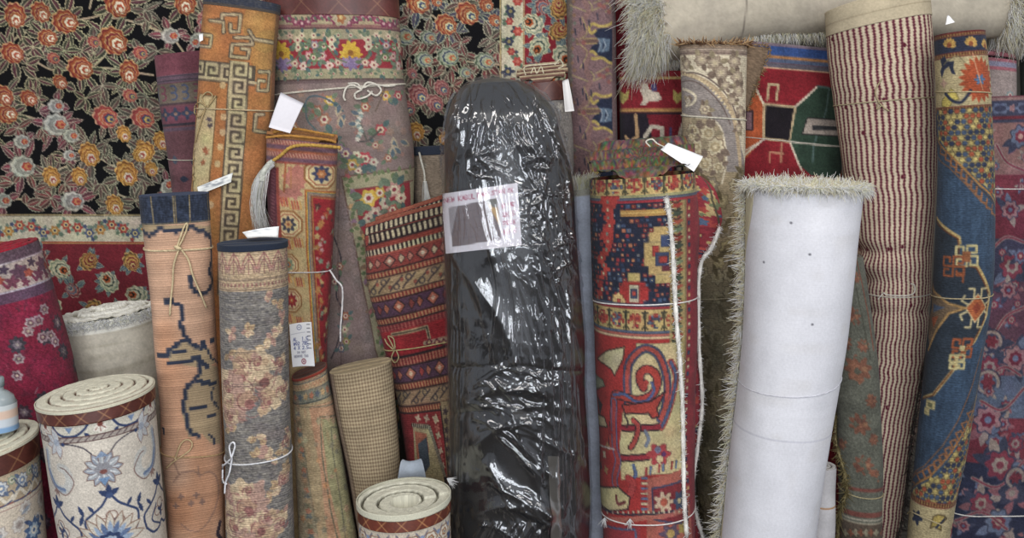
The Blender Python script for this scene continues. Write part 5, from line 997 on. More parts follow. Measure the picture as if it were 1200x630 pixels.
    cv.a *= (1+.06*np.sign(np.sin(np.arange(cv.H)/cv.S*2*PI/2.4)))[:, None, None]; cv.knots(1.1); cv.mottle(rng, .08, .05, .15, .03)
    t = thing('folded_rug', 'red striped tribal rug with diamond bands and folded dark edges, left of the black bundle', 'rug', b.base(), 'folded rugs standing on end')
    b.skin('rug_body', cv, M_FLAT, t); b.cap('folded_top', M_FLAT, t, 'layers', turns=3, groove=.012, top='#7d3a30', side='#54282a', dark='#2a1618')
    # two stepped fold layers rising behind the front fold
    for k, (l, yd) in enumerate((([(429,262,'a'),(470,250,'a'),(536,232,'a')], -.345), ([(440,254,'a'),(480,243,'a'),(536,222,'a')], -.325))):
        fc = Cv(110, 0, 26, '#84382f'); fc.band(0, 4, '#94503c'); fc.band(5, 15, DK)
        for x in np.arange(2, 110, 6): fc.line([(x, 7), (x+.5, 13)], 3, '#b5a684')
        fc.band(15, 30, '#8a3c34'); fc.mottle(rng, .06, .03, .12)
        (x0, y0, _), _, (x1, y1, _) = l; o = sheet('fold_layer', [(x0, y0), (x1, y1), (x1, y1+26), (x0, y0+26)], [yd-.01*k]*2+[yd-.012]*2, 90, 24, fc, M_FLAT, t, .014, .006)
    b.loop('twine', p(458, 409)[1], p(536, 399)[1], .0017, '#ad9a68', M_TWINE, t)
    bow = sub('twine_bow', t)
    for l in ([(463,408),(458,398),(456,393),(462,396),(464,407)], [(464,408),(460,418),(464,424),(468,418),(465,409)], [(462,409),(455,402),(452,396)]): tube('twine_strand', b.onl(l, .004), .0018, '#a8966a', M_TWINE, bow, rng=rng)
kilim()
def ruled(name, A, Bp, Y, nu, nv, cv, mat, parent, bow=0.0, thick=.004):
    "cloth strip between two photo polylines (given top to bottom) at depths Y=(yA,yB)"
    A = np.array(smooth(A, 12)); Bp = np.array(smooth(Bp, 12)); t = np.linspace(0, 1, nv)
    ra = lambda Q: np.stack([np.interp(t, np.linspace(0, 1, len(Q)), Q[:, k]) for k in (0, 1)], 1)
    a, b2 = ra(A), ra(Bp); PA = np.array([at(x, y, Y[0]) for x, y in a]); PB = np.array([at(x, y, Y[1]) for x, y in b2])
    u = np.linspace(0, 1, nu)[None, :, None]; P = PA[:, None]*(1-u)+PB[:, None]*u
    n = np.array([0, -1.0, 0]); P = P+n*bow*np.sin(PI*u); Bk = P-n*thick
    x = np.broadcast_to(u[..., 0]*cv.w, P.shape[:2]); y = np.broadcast_to((cv.y0+t*(cv.y1-cv.y0))[:, None], P.shape[:2])
    col = cv.sample(x, y).reshape(-1, 3); M = nu*nv; f = gridfaces(nv, nu); ed = []
    per = [(0, i) for i in range(nu)]+[(j, nu-1) for j in range(1, nv)]+[(nv-1, i) for i in range(nu-2, -1, -1)]+[(j, 0) for j in range(nv-2, 0, -1)]
    for (j, i), (j2, i2) in zip(per, per[1:]+per[:1]): ed.append((j*nu+i, j2*nu+i2, M+j2*nu+i2, M+j*nu+i))
    suv = np.stack([x*.002, y*.002, x*0], -1).reshape(-1, 3)
    return mesh(name, np.concatenate([P.reshape(-1, 3), Bk.reshape(-1, 3)]), np.vstack([f, f[:, ::-1]+M, np.array(ed)]), np.vstack([col, col*.8]), mat, parent, np.vstack([suv, suv]))
def fuzzy(name, pts, rad, n, ln, col, parent, rng, wd=.001, dirb=(0, -.3, 0), spread=1.0, body=True):
    "cotton selvedge: a cord with short yarn ends standing off it"
    pts = np.asarray(pts)
    if body: tube(name, pts, rad*(1+.2*np.sin(np.arange(len(pts))*1.7)), col, M_YARN, parent, rng=rng)
    k = rng.uniform(0, len(pts)-1.001, n); i = k.astype(int); f = (k-i)[:, None]; bs = pts[i]*(1-f)+pts[i+1]*f
    d = rng.normal(0, spread, (n, 3))+np.array(dirb)
    return strands('yarn_ends', bs, d, rng.uniform(.5, 1.2, n)*ln, wd, rng.normal(0, .25, (n, 3)), hx(col)*rng.uniform(.78, 1.06, (n, 1)), M_YARN, parent, seg=3, rng=rng)
# ------------------------------------------------------------------ bundle in black plastic under clear film
def film_mat():
    m, t, b = nt('clear_film'); L = t.links.new; o = t.nodes['Material Output']; t.nodes.remove(b)
    tr = N(t, 'ShaderNodeBsdfTransparent'); tr.inputs[0].default_value = (.93, .94, .96, 1); gl = N(t, 'ShaderNodeBsdfGlossy', Roughness=.11); gl.inputs[0].default_value = (.95, .97, 1, 1)
    df = N(t, 'ShaderNodeBsdfDiffuse'); df.inputs[0].default_value = (.75, .77, .8, 1); fr = N(t, 'ShaderNodeFresnel', IOR=1.45)
    co = N(t, 'ShaderNodeTexCoord'); mp = N(t, 'ShaderNodeMapping'); mp.inputs['Scale'].default_value = (1, 1, .35); L(co.outputs['Object'], mp.inputs[0]); nz = N(t, 'ShaderNodeTexNoise', Scale=70, Detail=3.0, Distortion=1.5); L(mp.outputs[0], nz.inputs['Vector'])
    bp = N(t, 'ShaderNodeBump', Strength=.35, Distance=.004); L(nz.outputs[0], bp.inputs['Height']); L(bp.outputs[0], gl.inputs['Normal']); L(bp.outputs[0], fr.inputs['Normal'])
    m1 = N(t, 'ShaderNodeMixShader'); m1.inputs[0].default_value = .015; L(tr.outputs[0], m1.inputs[1]); L(df.outputs[0], m1.inputs[2])
    m2 = N(t, 'ShaderNodeMixShader'); mu = N(t, 'ShaderNodeMath', operation='MULTIPLY'); mu.inputs[1].default_value = 2.8; mu.use_clamp = True; L(fr.outputs[0], mu.inputs[0]); mi = N(t, 'ShaderNodeMath', operation='MINIMUM'); mi.inputs[1].default_value = .15; L(mu.outputs[0], mi.inputs[0]); L(mi.outputs[0], m2.inputs[0]); L(m1.outputs[0], m2.inputs[1]); L(gl.outputs[0], m2.inputs[2]); L(m2.outputs[0], o.inputs[0])
    return m
def ridge_map(W, y0, y1, lines):
    H = np.zeros((int(y1-y0)+1, int(W)+1)); yy, xx = np.mgrid[0:H.shape[0], 0:H.shape[1]].astype(float); yy += y0
    for pts, wd, am in lines:
        pts = smooth(pts, 5); x0, x1 = pts[:, 0].min()-4*wd, pts[:, 0].max()+4*wd; a0, a1 = pts[:, 1].min()-4*wd, pts[:, 1].max()+4*wd
        i0, i1 = max(0, int(x0)), min(H.shape[1], int(x1)+1); j0, j1 = max(0, int(a0-y0)), min(H.shape[0], int(a1-y0)+1)
        if i1 <= i0 or j1 <= j0: continue
        X, Yq = xx[j0:j1, i0:i1], yy[j0:j1, i0:i1]; d = np.full(X.shape, 1e9)
        for (ax, ay), (bx, by) in zip(pts[:-1], pts[1:]):
            dx, dy = bx-ax, by-ay; q = np.clip(((X-ax)*dx+(Yq-ay)*dy)/(dx*dx+dy*dy+1e-9), 0, 1); d = np.minimum(d, np.hypot(X-ax-q*dx, Yq-ay-q*dy))
        H[j0:j1, i0:i1] += am*np.exp(-np.abs(d/wd)**1.5)
    return H
def black_bundle():
    b = BD['black']; rng = np.random.default_rng(16); W = b.W; p = b.pt
    t = thing('wrapped_rug_roll', 'tall rug roll wrapped in black plastic and shiny clear film with paper photo label', 'wrapped rug', b.base())
    def fold(l, w, a): return ([p(*q) for q in l], w, a)
    core = [fold(l, w, a) for l, w, a in (([(560,330),(590,380),(610,440)], 7, .006), ([(535,300),(560,340),(575,400)], 6, .005), ([(550,470),(590,450),(640,460)], 6, .006), ([(560,520),(600,490),(625,500)], 7, .008), ([(575,545),(600,575),(640,600)], 6, .008), ([(560,600),(600,590),(640,610)], 6, .007), ([(600,480),(620,540),(640,600)], 5, .006), ([(560,220),(575,300)], 6, .004), ([(530,430),(600,428),(680,434)], 3, -.004), ([(526,480),(580,478),(620,484)], 4, -.004))]
    Hc = ridge_map(W, b.v0, b.vc, core)
    def mk(Hm, amp=1.0, base=0.0):
        def f(u, v, X, Y):
            ff = np.where(u <= 1, u, 2-u); i = np.clip((ff+1)/2*(Hm.shape[1]-1), 0, Hm.shape[1]-1.001); j = np.clip(v-b.v0, 0, Hm.shape[0]-1.001); a, c = i.astype(int), j.astype(int); fa, fc = i-a, j-c
            return base+amp*((Hm[c, a]*(1-fa)+Hm[c, a+1]*fa)*(1-fc)+(Hm[c+1, a]*(1-fa)+Hm[c+1, a+1]*fa)*fc)
        return f
    b.disp_fn = mk(Hc)
    b.skin('black_wrap', '#0c0d11', M_BAG, t); b.cap('wrapped_top', M_BAG, t, 'flat', top='#0c0d11', dome=.012)
    # paper label with photo of a rug and red handwriting
    lc = Cv(92, 0, 72, '#e2dce2'); RDI = '#b45a72'
    lc.text(3, 11.5, 5.4, 'NEW KABUL', .9, RDI, -.02); lc.text(44, 10.5, 5.2, 'PAKISTAN', .9, RDI, -.02); lc.text(79, 9.5, 4.6, "7X 6", .9, RDI, 0)
    lc.poly([(7, 18), (66, 14), (68, 62), (9, 65)], '#6f6266'); lc.poly([(19, 18), (52, 15.5), (68, 50), (68, 62), (9, 65), (10, 52)], '#786a6c'); lc.poly([(7, 18), (18, 17.5), (10, 46), (8, 50)], '#a39da2'); lc.poly([(52, 15.5), (66, 14), (67.5, 46)], '#8f8378'); lc.poly([(55, 20), (66, 24), (67.5, 47)], '#c29a60'); lc.poly([(56, 15), (66, 14), (66, 25), (60, 24)], '#74726c')
    for i in range(5): lc.line([(21+i*7, 18), (14+i*12, 63)], .9, '#655a62', .5)
    for y in (25, 34, 46, 56): lc.line([(17-(y-25)*.2, y), (54+(y-25)*.36, y-1.6)], .9, '#62585e', .5)
    for i, s in enumerate(('W 95', '2X 5', 'PRIX', 'WO 5')): lc.text(71.5, 27+i*10, 5, s, .85, RDI, -.02)
    b.patch('paper_label', [(519,227),(606,214),(611,287),(524,297)], 70, 54, .003, lc, M_PAPER, t)
    # clear film: wrinkles fanning from the gathered top, cinched at the tape, vertical creases on the right
    ln = []
    for i in range(70): 
        x = rng.uniform(535, 640); y = rng.uniform(94, 140); L = rng.uniform(20, 70); dx = (x-575)*.35+rng.normal(0, 9); ln.append(fold([(x, y), (x+dx*.4+rng.normal(0, 3), y+L*.5), (x+dx, y+L)], rng.uniform(1.6, 3.2), rng.uniform(.003, .0065)))
    for i in range(26):
        x = rng.uniform(560, 655); y = rng.uniform(150, 215); ln.append(fold([(x, y), (x+rng.normal(4, 8), y+rng.uniform(6, 16)), (x+rng.normal(8, 14), y+rng.uniform(14, 30))], rng.uniform(1.3, 2.6), rng.uniform(.002, .005)))
    for i in range(46):
        x = rng.uniform(604, 668); y = rng.uniform(140, 320); L = rng.uniform(18, 70); ln.append(fold([(x, y), (x+rng.normal(2, 4), y+L*.5), (x+rng.normal(6, 7), y+L)], rng.uniform(1.2, 2.4), rng.uniform(.002, .0048)))
    for i in range(60):
        x = rng.uniform(608, 665); y = rng.uniform(215, 330); a = rng.uniform(0, 3.1); L = rng.uniform(5, 14); ln.append(fold([(x-L*math.cos(a), y-L*math.sin(a)), (x+rng.normal(0, 2), y+rng.normal(0, 2)), (x+L*math.cos(a), y+L*math.sin(a))], rng.uniform(1.2, 2.2), rng.uniform(.002, .004)))
    for i in range(20):
        x = rng.uniform(530, 600); ln.append(fold([(x, 215+rng.uniform(-40, 20)), (x+8, 250), (x+18+rng.normal(0, 6), 290)], 1.6, rng.uniform(.001, .0025)))
    for i in range(38):
        x = rng.uniform(575, 640); ln.append(fold([(x, 290), (x+(x-610)*.2+15, 340), (x+(x-610)*.35+rng.uniform(10, 40), rng.uniform(380, 440))], rng.uniform(1.5, 3), rng.uniform(.002, .0045)))
    for i in range(26):
        x = rng.uniform(628, 675); ln.append(fold([(x, rng.uniform(330, 470)), (x+2, 460), (x+rng.normal(3, 5), rng.uniform(490, 640))], rng.uniform(1.3, 2.4), rng.uniform(.002, .0045)))
    for i in range(34):
        x, y = rng.uniform(560, 645), rng.uniform(430, 500); a = rng.uniform(-.6, .9); L = rng.uniform(8, 30); ln.append(fold([(x-L*math.cos(a), y-L*math.sin(a)), (x, y-3), (x+L*math.cos(a), y+L*math.sin(a))], rng.uniform(1.6, 3.4), rng.uniform(.002, .005)))
    for i in range(22):
        x, y = rng.uniform(570, 650), rng.uniform(500, 630); a = rng.uniform(.3, 1.2); L = rng.uniform(12, 40); ln.append(fold([(x-L*math.cos(a), y-L*math.sin(a)), (x, y-2), (x+L*math.cos(a), y+L*math.sin(a))], rng.uniform(2, 4), rng.uniform(.002, .005)))
    for i in range(16): x = rng.uniform(560, 640); ln.append(fold([(x, 612), (x-8, 626), (x-14, 645)], 1.6, .0035))
    for i in range(5): x = rng.uniform(524, 545); ln.append(fold([(x, rng.uniform(130, 500)), (x+2, rng.uniform(300, 500)), (x+1, 600)], 1.8, .002))
    Hf = ridge_map(W, b.v0, b.vc, ln); Hf = 1.0*np.minimum(Hf, .011)+.0010*vnoise(*Hf.shape, 9, 9, rng)
    fc = mk(Hc); ff = mk(Hf, 1.0, .0045); b.disp_fn = lambda u, v, X, Y: fc(u, v, X, Y)+ff(u, v, X, Y)
    b.skin('clear_film', '#ffffff', M_FILM, t, st=.9); b.cap('film_top', M_FILM, t, 'flat', top='#ffffff', dome=.02)
    b.disp_fn = lambda u, v, X, Y: fc(u, v, X, Y)+ff(u, v, X, Y)*.6
    # parcel tape holding the film
    for (x0, y0, x1, y1) in ((640,532,652,640), ): b.patch('tape_strip', [(x0, y0), (x1, y0), (x1+4, y1), (x0+4, y1)], 6, 50, .005, Cv(10, 0, 10, '#56534f'), M_BOTTLE, t)
M_BAG = plain('black_plastic', rough=.3, spec=.35, noise=.1, scale=30, bump=.15); M_FILM = film_mat()
black_bundle()
# ------------------------------------------------------------------ thin things around the bundle
def banded():
    b = BD['banded']; cv = b.canvas('#7c7672'); p = b.pt; rng = np.random.default_rng(17); y0 = p(640, 118)[1]
    for (x, y) in scatter(rng, 0, y0, b.W, cv.y1, 60, 8): cv.blob(x, y, rng.uniform(3, 5), None, rng.uniform(0, 6), ['#4c4c56', '#a39c92', '#54585e'][rng.integers(3)], 6, .25); cv.blob(x, y, 1.6, col='#b5ada0')
    cv.band(y0+14, y0+60, '#857d76', .5); cv.mottle(rng, .06, .04, .15)
    t = thing('carpet_roll', 'grey patterned carpet roll with glossy maroon bound top and loose cream threads, behind the bundle', 'carpet', b.base(), 'rolled rugs standing on end')
    b.skin('carpet_body', cv, M_VELVET, t, va=y0-2); b.skin('edge_binding', lattice(b, b.v0, y0, '#54261e', '#7a4a34'), M_TAPE, t, vb=y0, off=.002, lip=.003)
    b.cap('rolled_end', M_TAPE, t, 'layers', turns=5, tele=.05, groove=.004, top='#c2b48c', side='#54261e', dark='#3d1a14', off=.002, bev=.75)
    for l in ([(616,88),(614,80),(620,77),(632,76),(644,75),(655,74)], [(622,86),(626,79),(629,86),(634,78),(637,86)], [(650,76),(656,70),(660,77),(654,80)]): tube('loose_thread', np.array([at(x, y, -.255) for x, y in smooth(l)]), .0013, '#cfc6a8', M_YARN, t, rng=rng)
    sheet('price_tag', [(659,95),(666,92),(673,130),(662,131)], [-.30]*4, 8, 14, Cv(12, 0, 38, '#e6e2e0'), M_PAPER, t, .006)
banded()
def paisley():
    b = BD['paisley']; cv = b.canvas('#785c5e'); p = b.pt; rng = np.random.default_rng(18); GD, NV = '#ad954e', '#262c42'
    P = lambda l: [p(*q) for q in l]
    cv.poly(P([(664,-12),(671,-12),(672,200),(676,360),(664,360)]), '#6a5c54')
    for y0 in (-48, 34, 116, 198, 280):
        q = lambda l: P([(x+(y0-34)*.03, y+y0-34) for x, y in l])
        cv.poly(smooth(q([(726,30),(712,33),(702,34),(695,38),(699,44),(700,50),(694,54),(692,60),(700,64),(707,68),(716,74),(726,78)])), NV)
        cv.curve(q([(724,22),(716,28),(704,31),(695,28),(690,33),(693,39),(698,36)]), 3.4, GD); cv.curve(q([(724,82),(716,74),(706,68),(695,69),(690,64),(694,60),(699,64)]), 3.4, GD)
        for x, y, r in ((712,52,8),(705,53,5)): cv.poly(q([(x-r, 44), (x+r*.4, 46), (x+r*.3, 60), (x-r, 62), (x-r*.4, 53)]), '#56687c'); cv.line(q([(x-r*.6, 46), (x-r*.2, 53), (x-r*.6, 60)]), 1.2, '#8a94a0')
        cv.line(q([(676,49),(700,48)]), 4, '#6c5248'); cv.line(q([(676,46),(700,45)]), 1, GD); cv.line(q([(676,52),(700,51)]), 1, GD)
        cv.curve(q([(668,6),(678,10),(690,14),(694,8),(690,2)]), 1.6, '#94835c'); cv.curve(q([(690,14),(700,10),(712,4),(716,10),(710,14)]), 1.6, '#94835c'); cv.curve(q([(696,4),(704,0),(712,-4),(718,0)]), 1.4, '#94835c'); cv.curve(q([(690,14),(684,24),(686,34),(680,44),(684,56),(690,66),(686,78),(690,90)]), 6, '#84625e'); cv.curve(q([(682,20),(688,38),(680,46)]), 1.2, '#9a875a'); cv.curve(q([(680,52),(688,62),(680,80)]), 1.2, '#9a875a')
        for (x, y) in ((680,22),(684,28),(677,66),(683,74),(690,24),(700,16),(674,34)): cv.line(q([(x, y), (x+1, y+7)]), 1.7, '#3a3846')
        for (x, y) in ((708,8),(714,14),(703,6),(712,0),(684,50)): cv.blob(*p(x, y+y0-34), 2.6, None, 0, '#8d5450', 6, .2)
        for k in range(9): cv.blob(*p(671+rng.uniform(-2, 3), y0-34+k*9+rng.uniform(0, 3)), 2.2, None, 0, ['#7c5c48', '#6b6a60'][k % 2], 4, .2)
    cv.poly(P([(717,-12),(726,-12),(730,360),(720,360)]), '#6d5658')
    cv.knots(1.1); cv.mottle(rng, .06, .03, .15)
    t = thing('folded_rug', 'narrow mauve and navy scroll-bordered folded rug standing upright against the wall', 'rug', b.base(), 'folded rugs standing on end')
    b.skin('rug_body', cv, M_PILE, t); b.cap('folded_top', M_PILE, t, 'layers', turns=2, top='#7a6060', side='#5a484a', dark='#2c2226')
paisley()
def pale_blue():
    b = BD['pale_blue']; cv = b.canvas('#c6cee0'); rng = np.random.default_rng(19); y = b.v0+8; cv.band(cv.y0, y, '#a8a596'); cv.mottle(rng, .05, .04, .05)
    t = thing('rug_roll', 'slim pale grey-blue roll with a cream fringed top, squeezed beside the black bundle', 'rug', b.base(), 'rolled rugs standing on end')
    b.skin('rug_body', cv, M_CANVAS, t); b.cap('rolled_end', M_EDGE, t, 'spiral', turns=2, top='#b9b5a0')
    n = 420; u = rng.uniform(-1, 3, n); bs = b.P(u, np.full(n, b.v0+1.0), .0005); d = rng.normal(0, .25, (n, 3))+np.array([0, 0, 1]); strands('fringe', bs, d, rng.uniform(.02, .034, n), .0013, rng.normal(0, .15, (n, 3)), hx('#c2bf9f')*rng.uniform(.8, 1.05, (n, 1)), M_YARN, t, rng=rng, curl=.05)
pale_blue()
# ------------------------------------------------------------------ red room-size rug roll with mosaic field, white selvedges
def heriz():
    b = BD['heriz']; cv = b.canvas('#8c2a30'); p = b.pt; rng = np.random.default_rng(20); NV, TN, RD, BL, CR = '#252a3c', '#b59a5e', '#a53230', '#4c5c7c', '#c2b58c'
    Y = lambda y: p(755, y)[1]; X = lambda x, y: p(x, y)[0]; P = lambda l: [p(*q) for q in l]
    def border(y0, y1):
        cv.band(y0, y1, TN); h = y1-y0; st = h*.95
        for i, x in enumerate(np.arange(-3, b.W, st)):
            cv.line([(x-st/2, y0), (x-st/2, y1)], 1.8, '#3b3a2a'); c = [(x), (y0+y1)/2]; q = h/9
            for dx in range(-3, 4):
                for dy in range(-3, 4):
                    if abs(dx)+abs(dy) <= 4 and rng.random() < .72: k = [['#9d3a30', '#a8483a', RD, '#7d2c34'], ['#a33a34', '#3a4258', '#96302e', BL]][i % 2][rng.integers(4)]; cv.rect(x+dx*q-q/2, c[1]+dy*q-q/2, x+dx*q+q/2, c[1]+dy*q+q/2, k)
            for s in (-1, 1): cv.line([(x+s*st*.35, y0+2), (x+s*st*.46, y0+2), (x+s*st*.46, y0+8)], 1.6, '#3a3c30'); cv.line([(x+s*st*.36, y1-2), (x+s*st*.46, y1-5)], 1.6, '#4a4a34')
    border(cv.y0, Y(228)); a = Y(228)
    for d0, d1, c in ((0, 3, '#8d8a60'), (3, 6, '#4f5666'), (6, 9, '#9b2f38')): cv.band(a+d0, a+d1, c)
    f0 = a+9; f1 = Y(360); cv.band(f0, f1, NV)
    g = 3.7; PAL = ['#9c3a34', '#963430', '#8a3034', '#3f506e', '#56677e', '#b06a4a', NV, NV, NV, '#9a3038', '#2f3850']
    for y in np.arange(f0+1, f1, g*1.5):
        for x in np.arange(rng.uniform(0, 4), b.W, g*1.6):
            c = PAL[rng.integers(len(PAL))]; s = rng.uniform(.7, 1.25)*g
            if c == NV: continue
            cv.rect(x, y, x+s, y+s, c); 
            if rng.random() < .5: cv.rect(x+s*.3, y+s*.3, x+s*.7, y+s*.7, ['#c2b58c', '#d0c29a', '#b9874a', '#2a2e40'][rng.integers(4)])
    # red zigzag serrated spandrel on the left, tan bar, stepped tan medallion on the right, red star below
    for i in range(26):
        y = 232+i*4.6; x0 = [704,703,706,705,709,707,711,710,706,704,703,707,709,706,703,701,700,704,707,704,701,698,700,703,700,698][i]; x1 = x0+[22,20,16,14,10,12,10,9,13,15,16,11,8,9,10,9,8,7,8,7,7,7,6,5,6,5][i]; q = p(x0, y); q2 = p(x1, y); cv.rect(q[0], q[1]-2.6, q2[0], q[1]+2.6, '#a83832')
        if i % 2: cv.rect((q[0]+q2[0])/2-1.4, q[1]-2, (q[0]+q2[0])/2+1.4, q[1]+2, ['#6f7a6a', '#c2b58c'][i % 4 // 2])
    q, q2 = p(727, 250), p(781, 243); cv.rect(q[0], q[1]-3.6, q2[0], q[1]+3.6, '#a87c40'); cv.rect(q[0], q[1]-1, q2[0], q[1]+1, '#bf9856')
    for (x0, x1, y0, y1, c) in ((766,790,266,272,TN),(760,790,272,284,TN),(755,790,284,312,TN),(760,790,312,322,TN),(768,790,322,332,TN),(764,772,288,300,'#a83a34'),(774,790,276,290,'#3f4c6c'),(768,784,296,312,'#3b4666'),(772,782,300,308,'#a83a34'),(776,790,312,318,'#6d3038'),
                                (736,750,320,330,TN),(730,756,330,336,'#a5302e'),(726,760,336,352,'#a5302e'),(731,754,352,358,'#a5302e'),(737,749,334,354,'#b9ad90'),(739,747,338,350,'#3c4660'),(741,745,341,347,'#b04238'),(716,732,356,360,'#b98a4c'),(718,730,346,352,'#c08a50')):
        A, Bq = p(x0, (y0+y1)/2)[0], p(x1, (y0+y1)/2)[0]; cv.rect(A, Y(y0), Bq, Y(y1), c)
    q = p(725, 352); cv.poly([(q[0]-9, q[1]), (q[0], q[1]-10), (q[0]+9, q[1]), (q[0], q[1]+10)], '#c29a64'); cv.rect(q[0]-2, q[1]-2, q[0]+2, q[1]+2, '#a83a34')
    for d0, d1, c in ((-4, -1, '#4f5666'), (-1, 2, '#9b2f38'), (2, 4, TN)): cv.band(f1+d0, f1+d1, c)
    b1 = Y(391); border(f1+4, b1-3); cv.band(b1-3, b1, '#4f5a70'); cv.band(b1, b1+3, '#a8564a'); cv.band(b1+3, b1+6, '#c2a27a'); cv.band(b1+6, cv.y1, '#a02e2c')
    # right margin: upright border strip beyond the selvedge
    xr = p(786, 300)[0]; yy0, yy1 = a+9, cv.y1
    cv.rect(xr, yy0, b.W, yy1, '#a08a56')
    for i, y in enumerate(np.arange(yy0, yy1, 9)): cv.blob(xr+9, y+4, 6, 4.4, 0, ['#9b3a30', '#3f4a3c', '#a8503c', '#6a7a5a'][i % 4], 5, .3); cv.line([(xr+2, y), (xr+8, y+3), (xr+14, y)], 1.4, '#3c382c')
    xs = p(803, 300)[0]; cv.rect(xs, yy0, xs+3, yy1, '#7d6a48'); cv.rect(xs+3, yy0, b.W, yy1, '#8f2a34')
    for i, y in enumerate(np.arange(yy0, yy1, 8)): cv.rect(xs+5, y, xs+10, y+4, ['#3a4058', '#b98a5a', '#c2b090'][i % 3])
    # big scrolling arabesque below (photo coordinates)
    cv.poly(P([(746,402),(800,400),(802,470),(802,550),(760,556),(728,562),(726,520),(730,480),(738,440)]), '#b9a878')
    def scr(l, w, c, o=None, ow=2.4):
        l = P(l)
        if o: cv.curve(l, w+ow, o)
        cv.curve(l, w, c)
    cv.poly(P([(700,420),(712,410),(732,406),(730,420),(720,440),(716,432),(708,426)]), '#b3a67e', 1, '#4a3028', 1.3); cv.poly(P([(697,440),(706,444),(709,452),(699,456)]), '#7d8068', 1, '#3a3028', 1); cv.poly(P([(698,480),(708,488),(712,500),(702,498)]), '#b0a27a', 1, '#3a2a28', 1.4); cv.poly(P([(700,462),(706,474),(703,486)]), '#3a2e34')
    scr([(736,472),(735,440),(738,424),(748,412),(758,408),(770,414),(778,430),(782,450),(780,474),(774,490)], 5, '#a5443c', '#3e4560', 5)
    scr([(786,424),(792,440),(788,466),(780,490),(775,500)], 4, '#485272', '#a5443c', 4)
    scr([(716,520),(718,490),(719,470),(722,462),(736,466),(750,468),(764,462),(770,450),(768,438),(758,432),(750,438),(750,446),(754,454)], 8, '#a33a32', '#2f2a34', 2)
    scr([(719,462),(732,462),(745,470),(758,469),(766,458),(764,448)], 3.4, '#485580'); scr([(754,454),(757,448)], 6, '#a33a32')
    cv.poly(P([(729,474),(762,470),(780,458),(770,478),(772,488),(764,490),(760,484),(732,484)]), '#a33a32', 1, '#2f2428', 1.5)
    for y, x0, x1 in ((501, 729, 772), (536, 727, 760)): cv.line(P([(x0, y), (x1, y-1)]), 6, '#8f2a34'); cv.line(P([(x0, y-3.5), (x1, y-4.5)]), 1.4, '#2f2428'); cv.line(P([(x0, y+3.5), (x1, y+2.5)]), 1.4, '#2f2428')
    scr([(732,486),(736,495),(734,500)], 2, '#3a3030'); scr([(742,492),(748,500),(744,516),(739,524)], 5, '#a5403a', '#2f2428', 1.6); scr([(756,505),(760,514),(757,522)], 4, '#6a7280')
    q = p(772, 532); cv.blob(*q, 13, 11, 0, '#a03a3c', 6, .2); cv.blob(q[0]-1, q[1]-5, 4, col='#6a6a80'); cv.blob(q[0]+1, q[1]+5, 4.4, col='#b8a878'); cv.blob(q[0]+6, q[1], 3, col='#55305a')
    scr([(719,470),(720,520),(724,540),(720,560),(722,572)], 6, '#a03a38', '#54608a', 3)
    scr([(742,545),(745,556),(740,562)], 4, '#4c5a80'); scr([(736,560),(742,566),(738,580)], 7, '#a33a38', '#7d2428', 1.6)
    cv.poly(P([(702,572),(724,570),(738,582),(736,596),(716,598),(704,592)]), '#b3a574', 1, '#2f2428', 1.4); scr([(722,580),(724,590),(732,588)], 3, '#6a2c30')
    cv.poly(P([(758,560),(800,548),(812,640),(758,640)]), '#a8584a'); cv.poly(P([(764,572),(800,562),(806,612),(766,608)]), '#7d2a30', 1, '#3b4562', 2)
    q = p(778, 588); cv.blob(*q, 11, 10, 0, '#b9a080', 7, .25); cv.blob(*q, 4.6, col='#a8503c'); q = p(796, 586); cv.blob(*q, 7, 10, 0, '#3c465e', 6, .2); cv.blob(*q, 3, col='#b09a70')
    for i in range(9): x = 757+i*5; cv.line(P([(x, 556-i*1.2), (x+.5, 548-i*1.2)]), 2.6, ['#a33a38', '#54688a', '#c0b088'][i % 3])
    for i in range(7): cv.line(P([(752, 560+i*6), (758, 560+i*6)]), 2.4, ['#54688a', '#c0b088'][i % 2])
    cv.line(P([(700,600),(756,606),(800,598)]), 6, '#a85c50'); cv.line(P([(698,596),(756,602),(790,598)]), 2, '#2f3040')
    for i in range(16): q = p(705+i*6, 600); cv.rect(q[0], q[1]-2, q[0]+2.4, q[1]+1, '#b8a98a')
    cv.poly(P([(706,610),(750,614),(752,640),(706,640)]), '#943036'); cv.line(P([(712,616),(744,620),(746,636)]), 2.4, '#4c5676'); q = p(786, 625); cv.blob(*q, 12, 9, 0, '#5a4a5c', 6, .25); cv.blob(*q, 5, col='#a88a50'); cv.blob(*p(800, 618), 6, None, 0, '#9a8444', 5, .2)
    for (x, y, c) in ((703,524,'#3a2a30'),(708,532,'#bfae8a'),(712,522,'#a87a50'),(704,545,'#2f3040'),(710,550,'#9b7a4a'),(700,512,'#c9bca0'),(715,505,'#8a2a30')): cv.blob(*p(x, y), 4, None, rng.uniform(0, 6), c, 4, .3)
    cv.line(P([(696,523),(712,524),(720,526)]), 2, '#cfc5b8')
    cv.knots(1.4, 1.7); cv.outline('#2a2228', .2, .5); cv.a *= .97; cv.mottle(rng, .07, .05, .13, .03)
    t = thing('rug_roll', 'red rug roll with navy mosaic panel, tan borders, scrolling vines and white cotton selvedge', 'rug', b.base(), 'rolled rugs standing on end')
    b.skin('rug_body', cv, M_PILE, t)
    b.cap('rolled_end', M_PILE, t, 'layers', turns=4, tele=.075, groove=.004, top='#54483a', side='#6d4c3a', dark='#33281f', bev=.5, fuzz=.003, pat=.45)
    SE = '#e2ded6'; zf = lambda l, o=.004: b.onl(l, o)
    fuzzy('selvedge', zf([(780,232),(783,250),(787,290),(789,330),(791,370),(795,420),(798,470),(799,520),(800,580),(803,628)]), .0046, 1300, .009, SE, t, rng, .0011)
    fl = Cv(40, 0, 440, '#93303a')
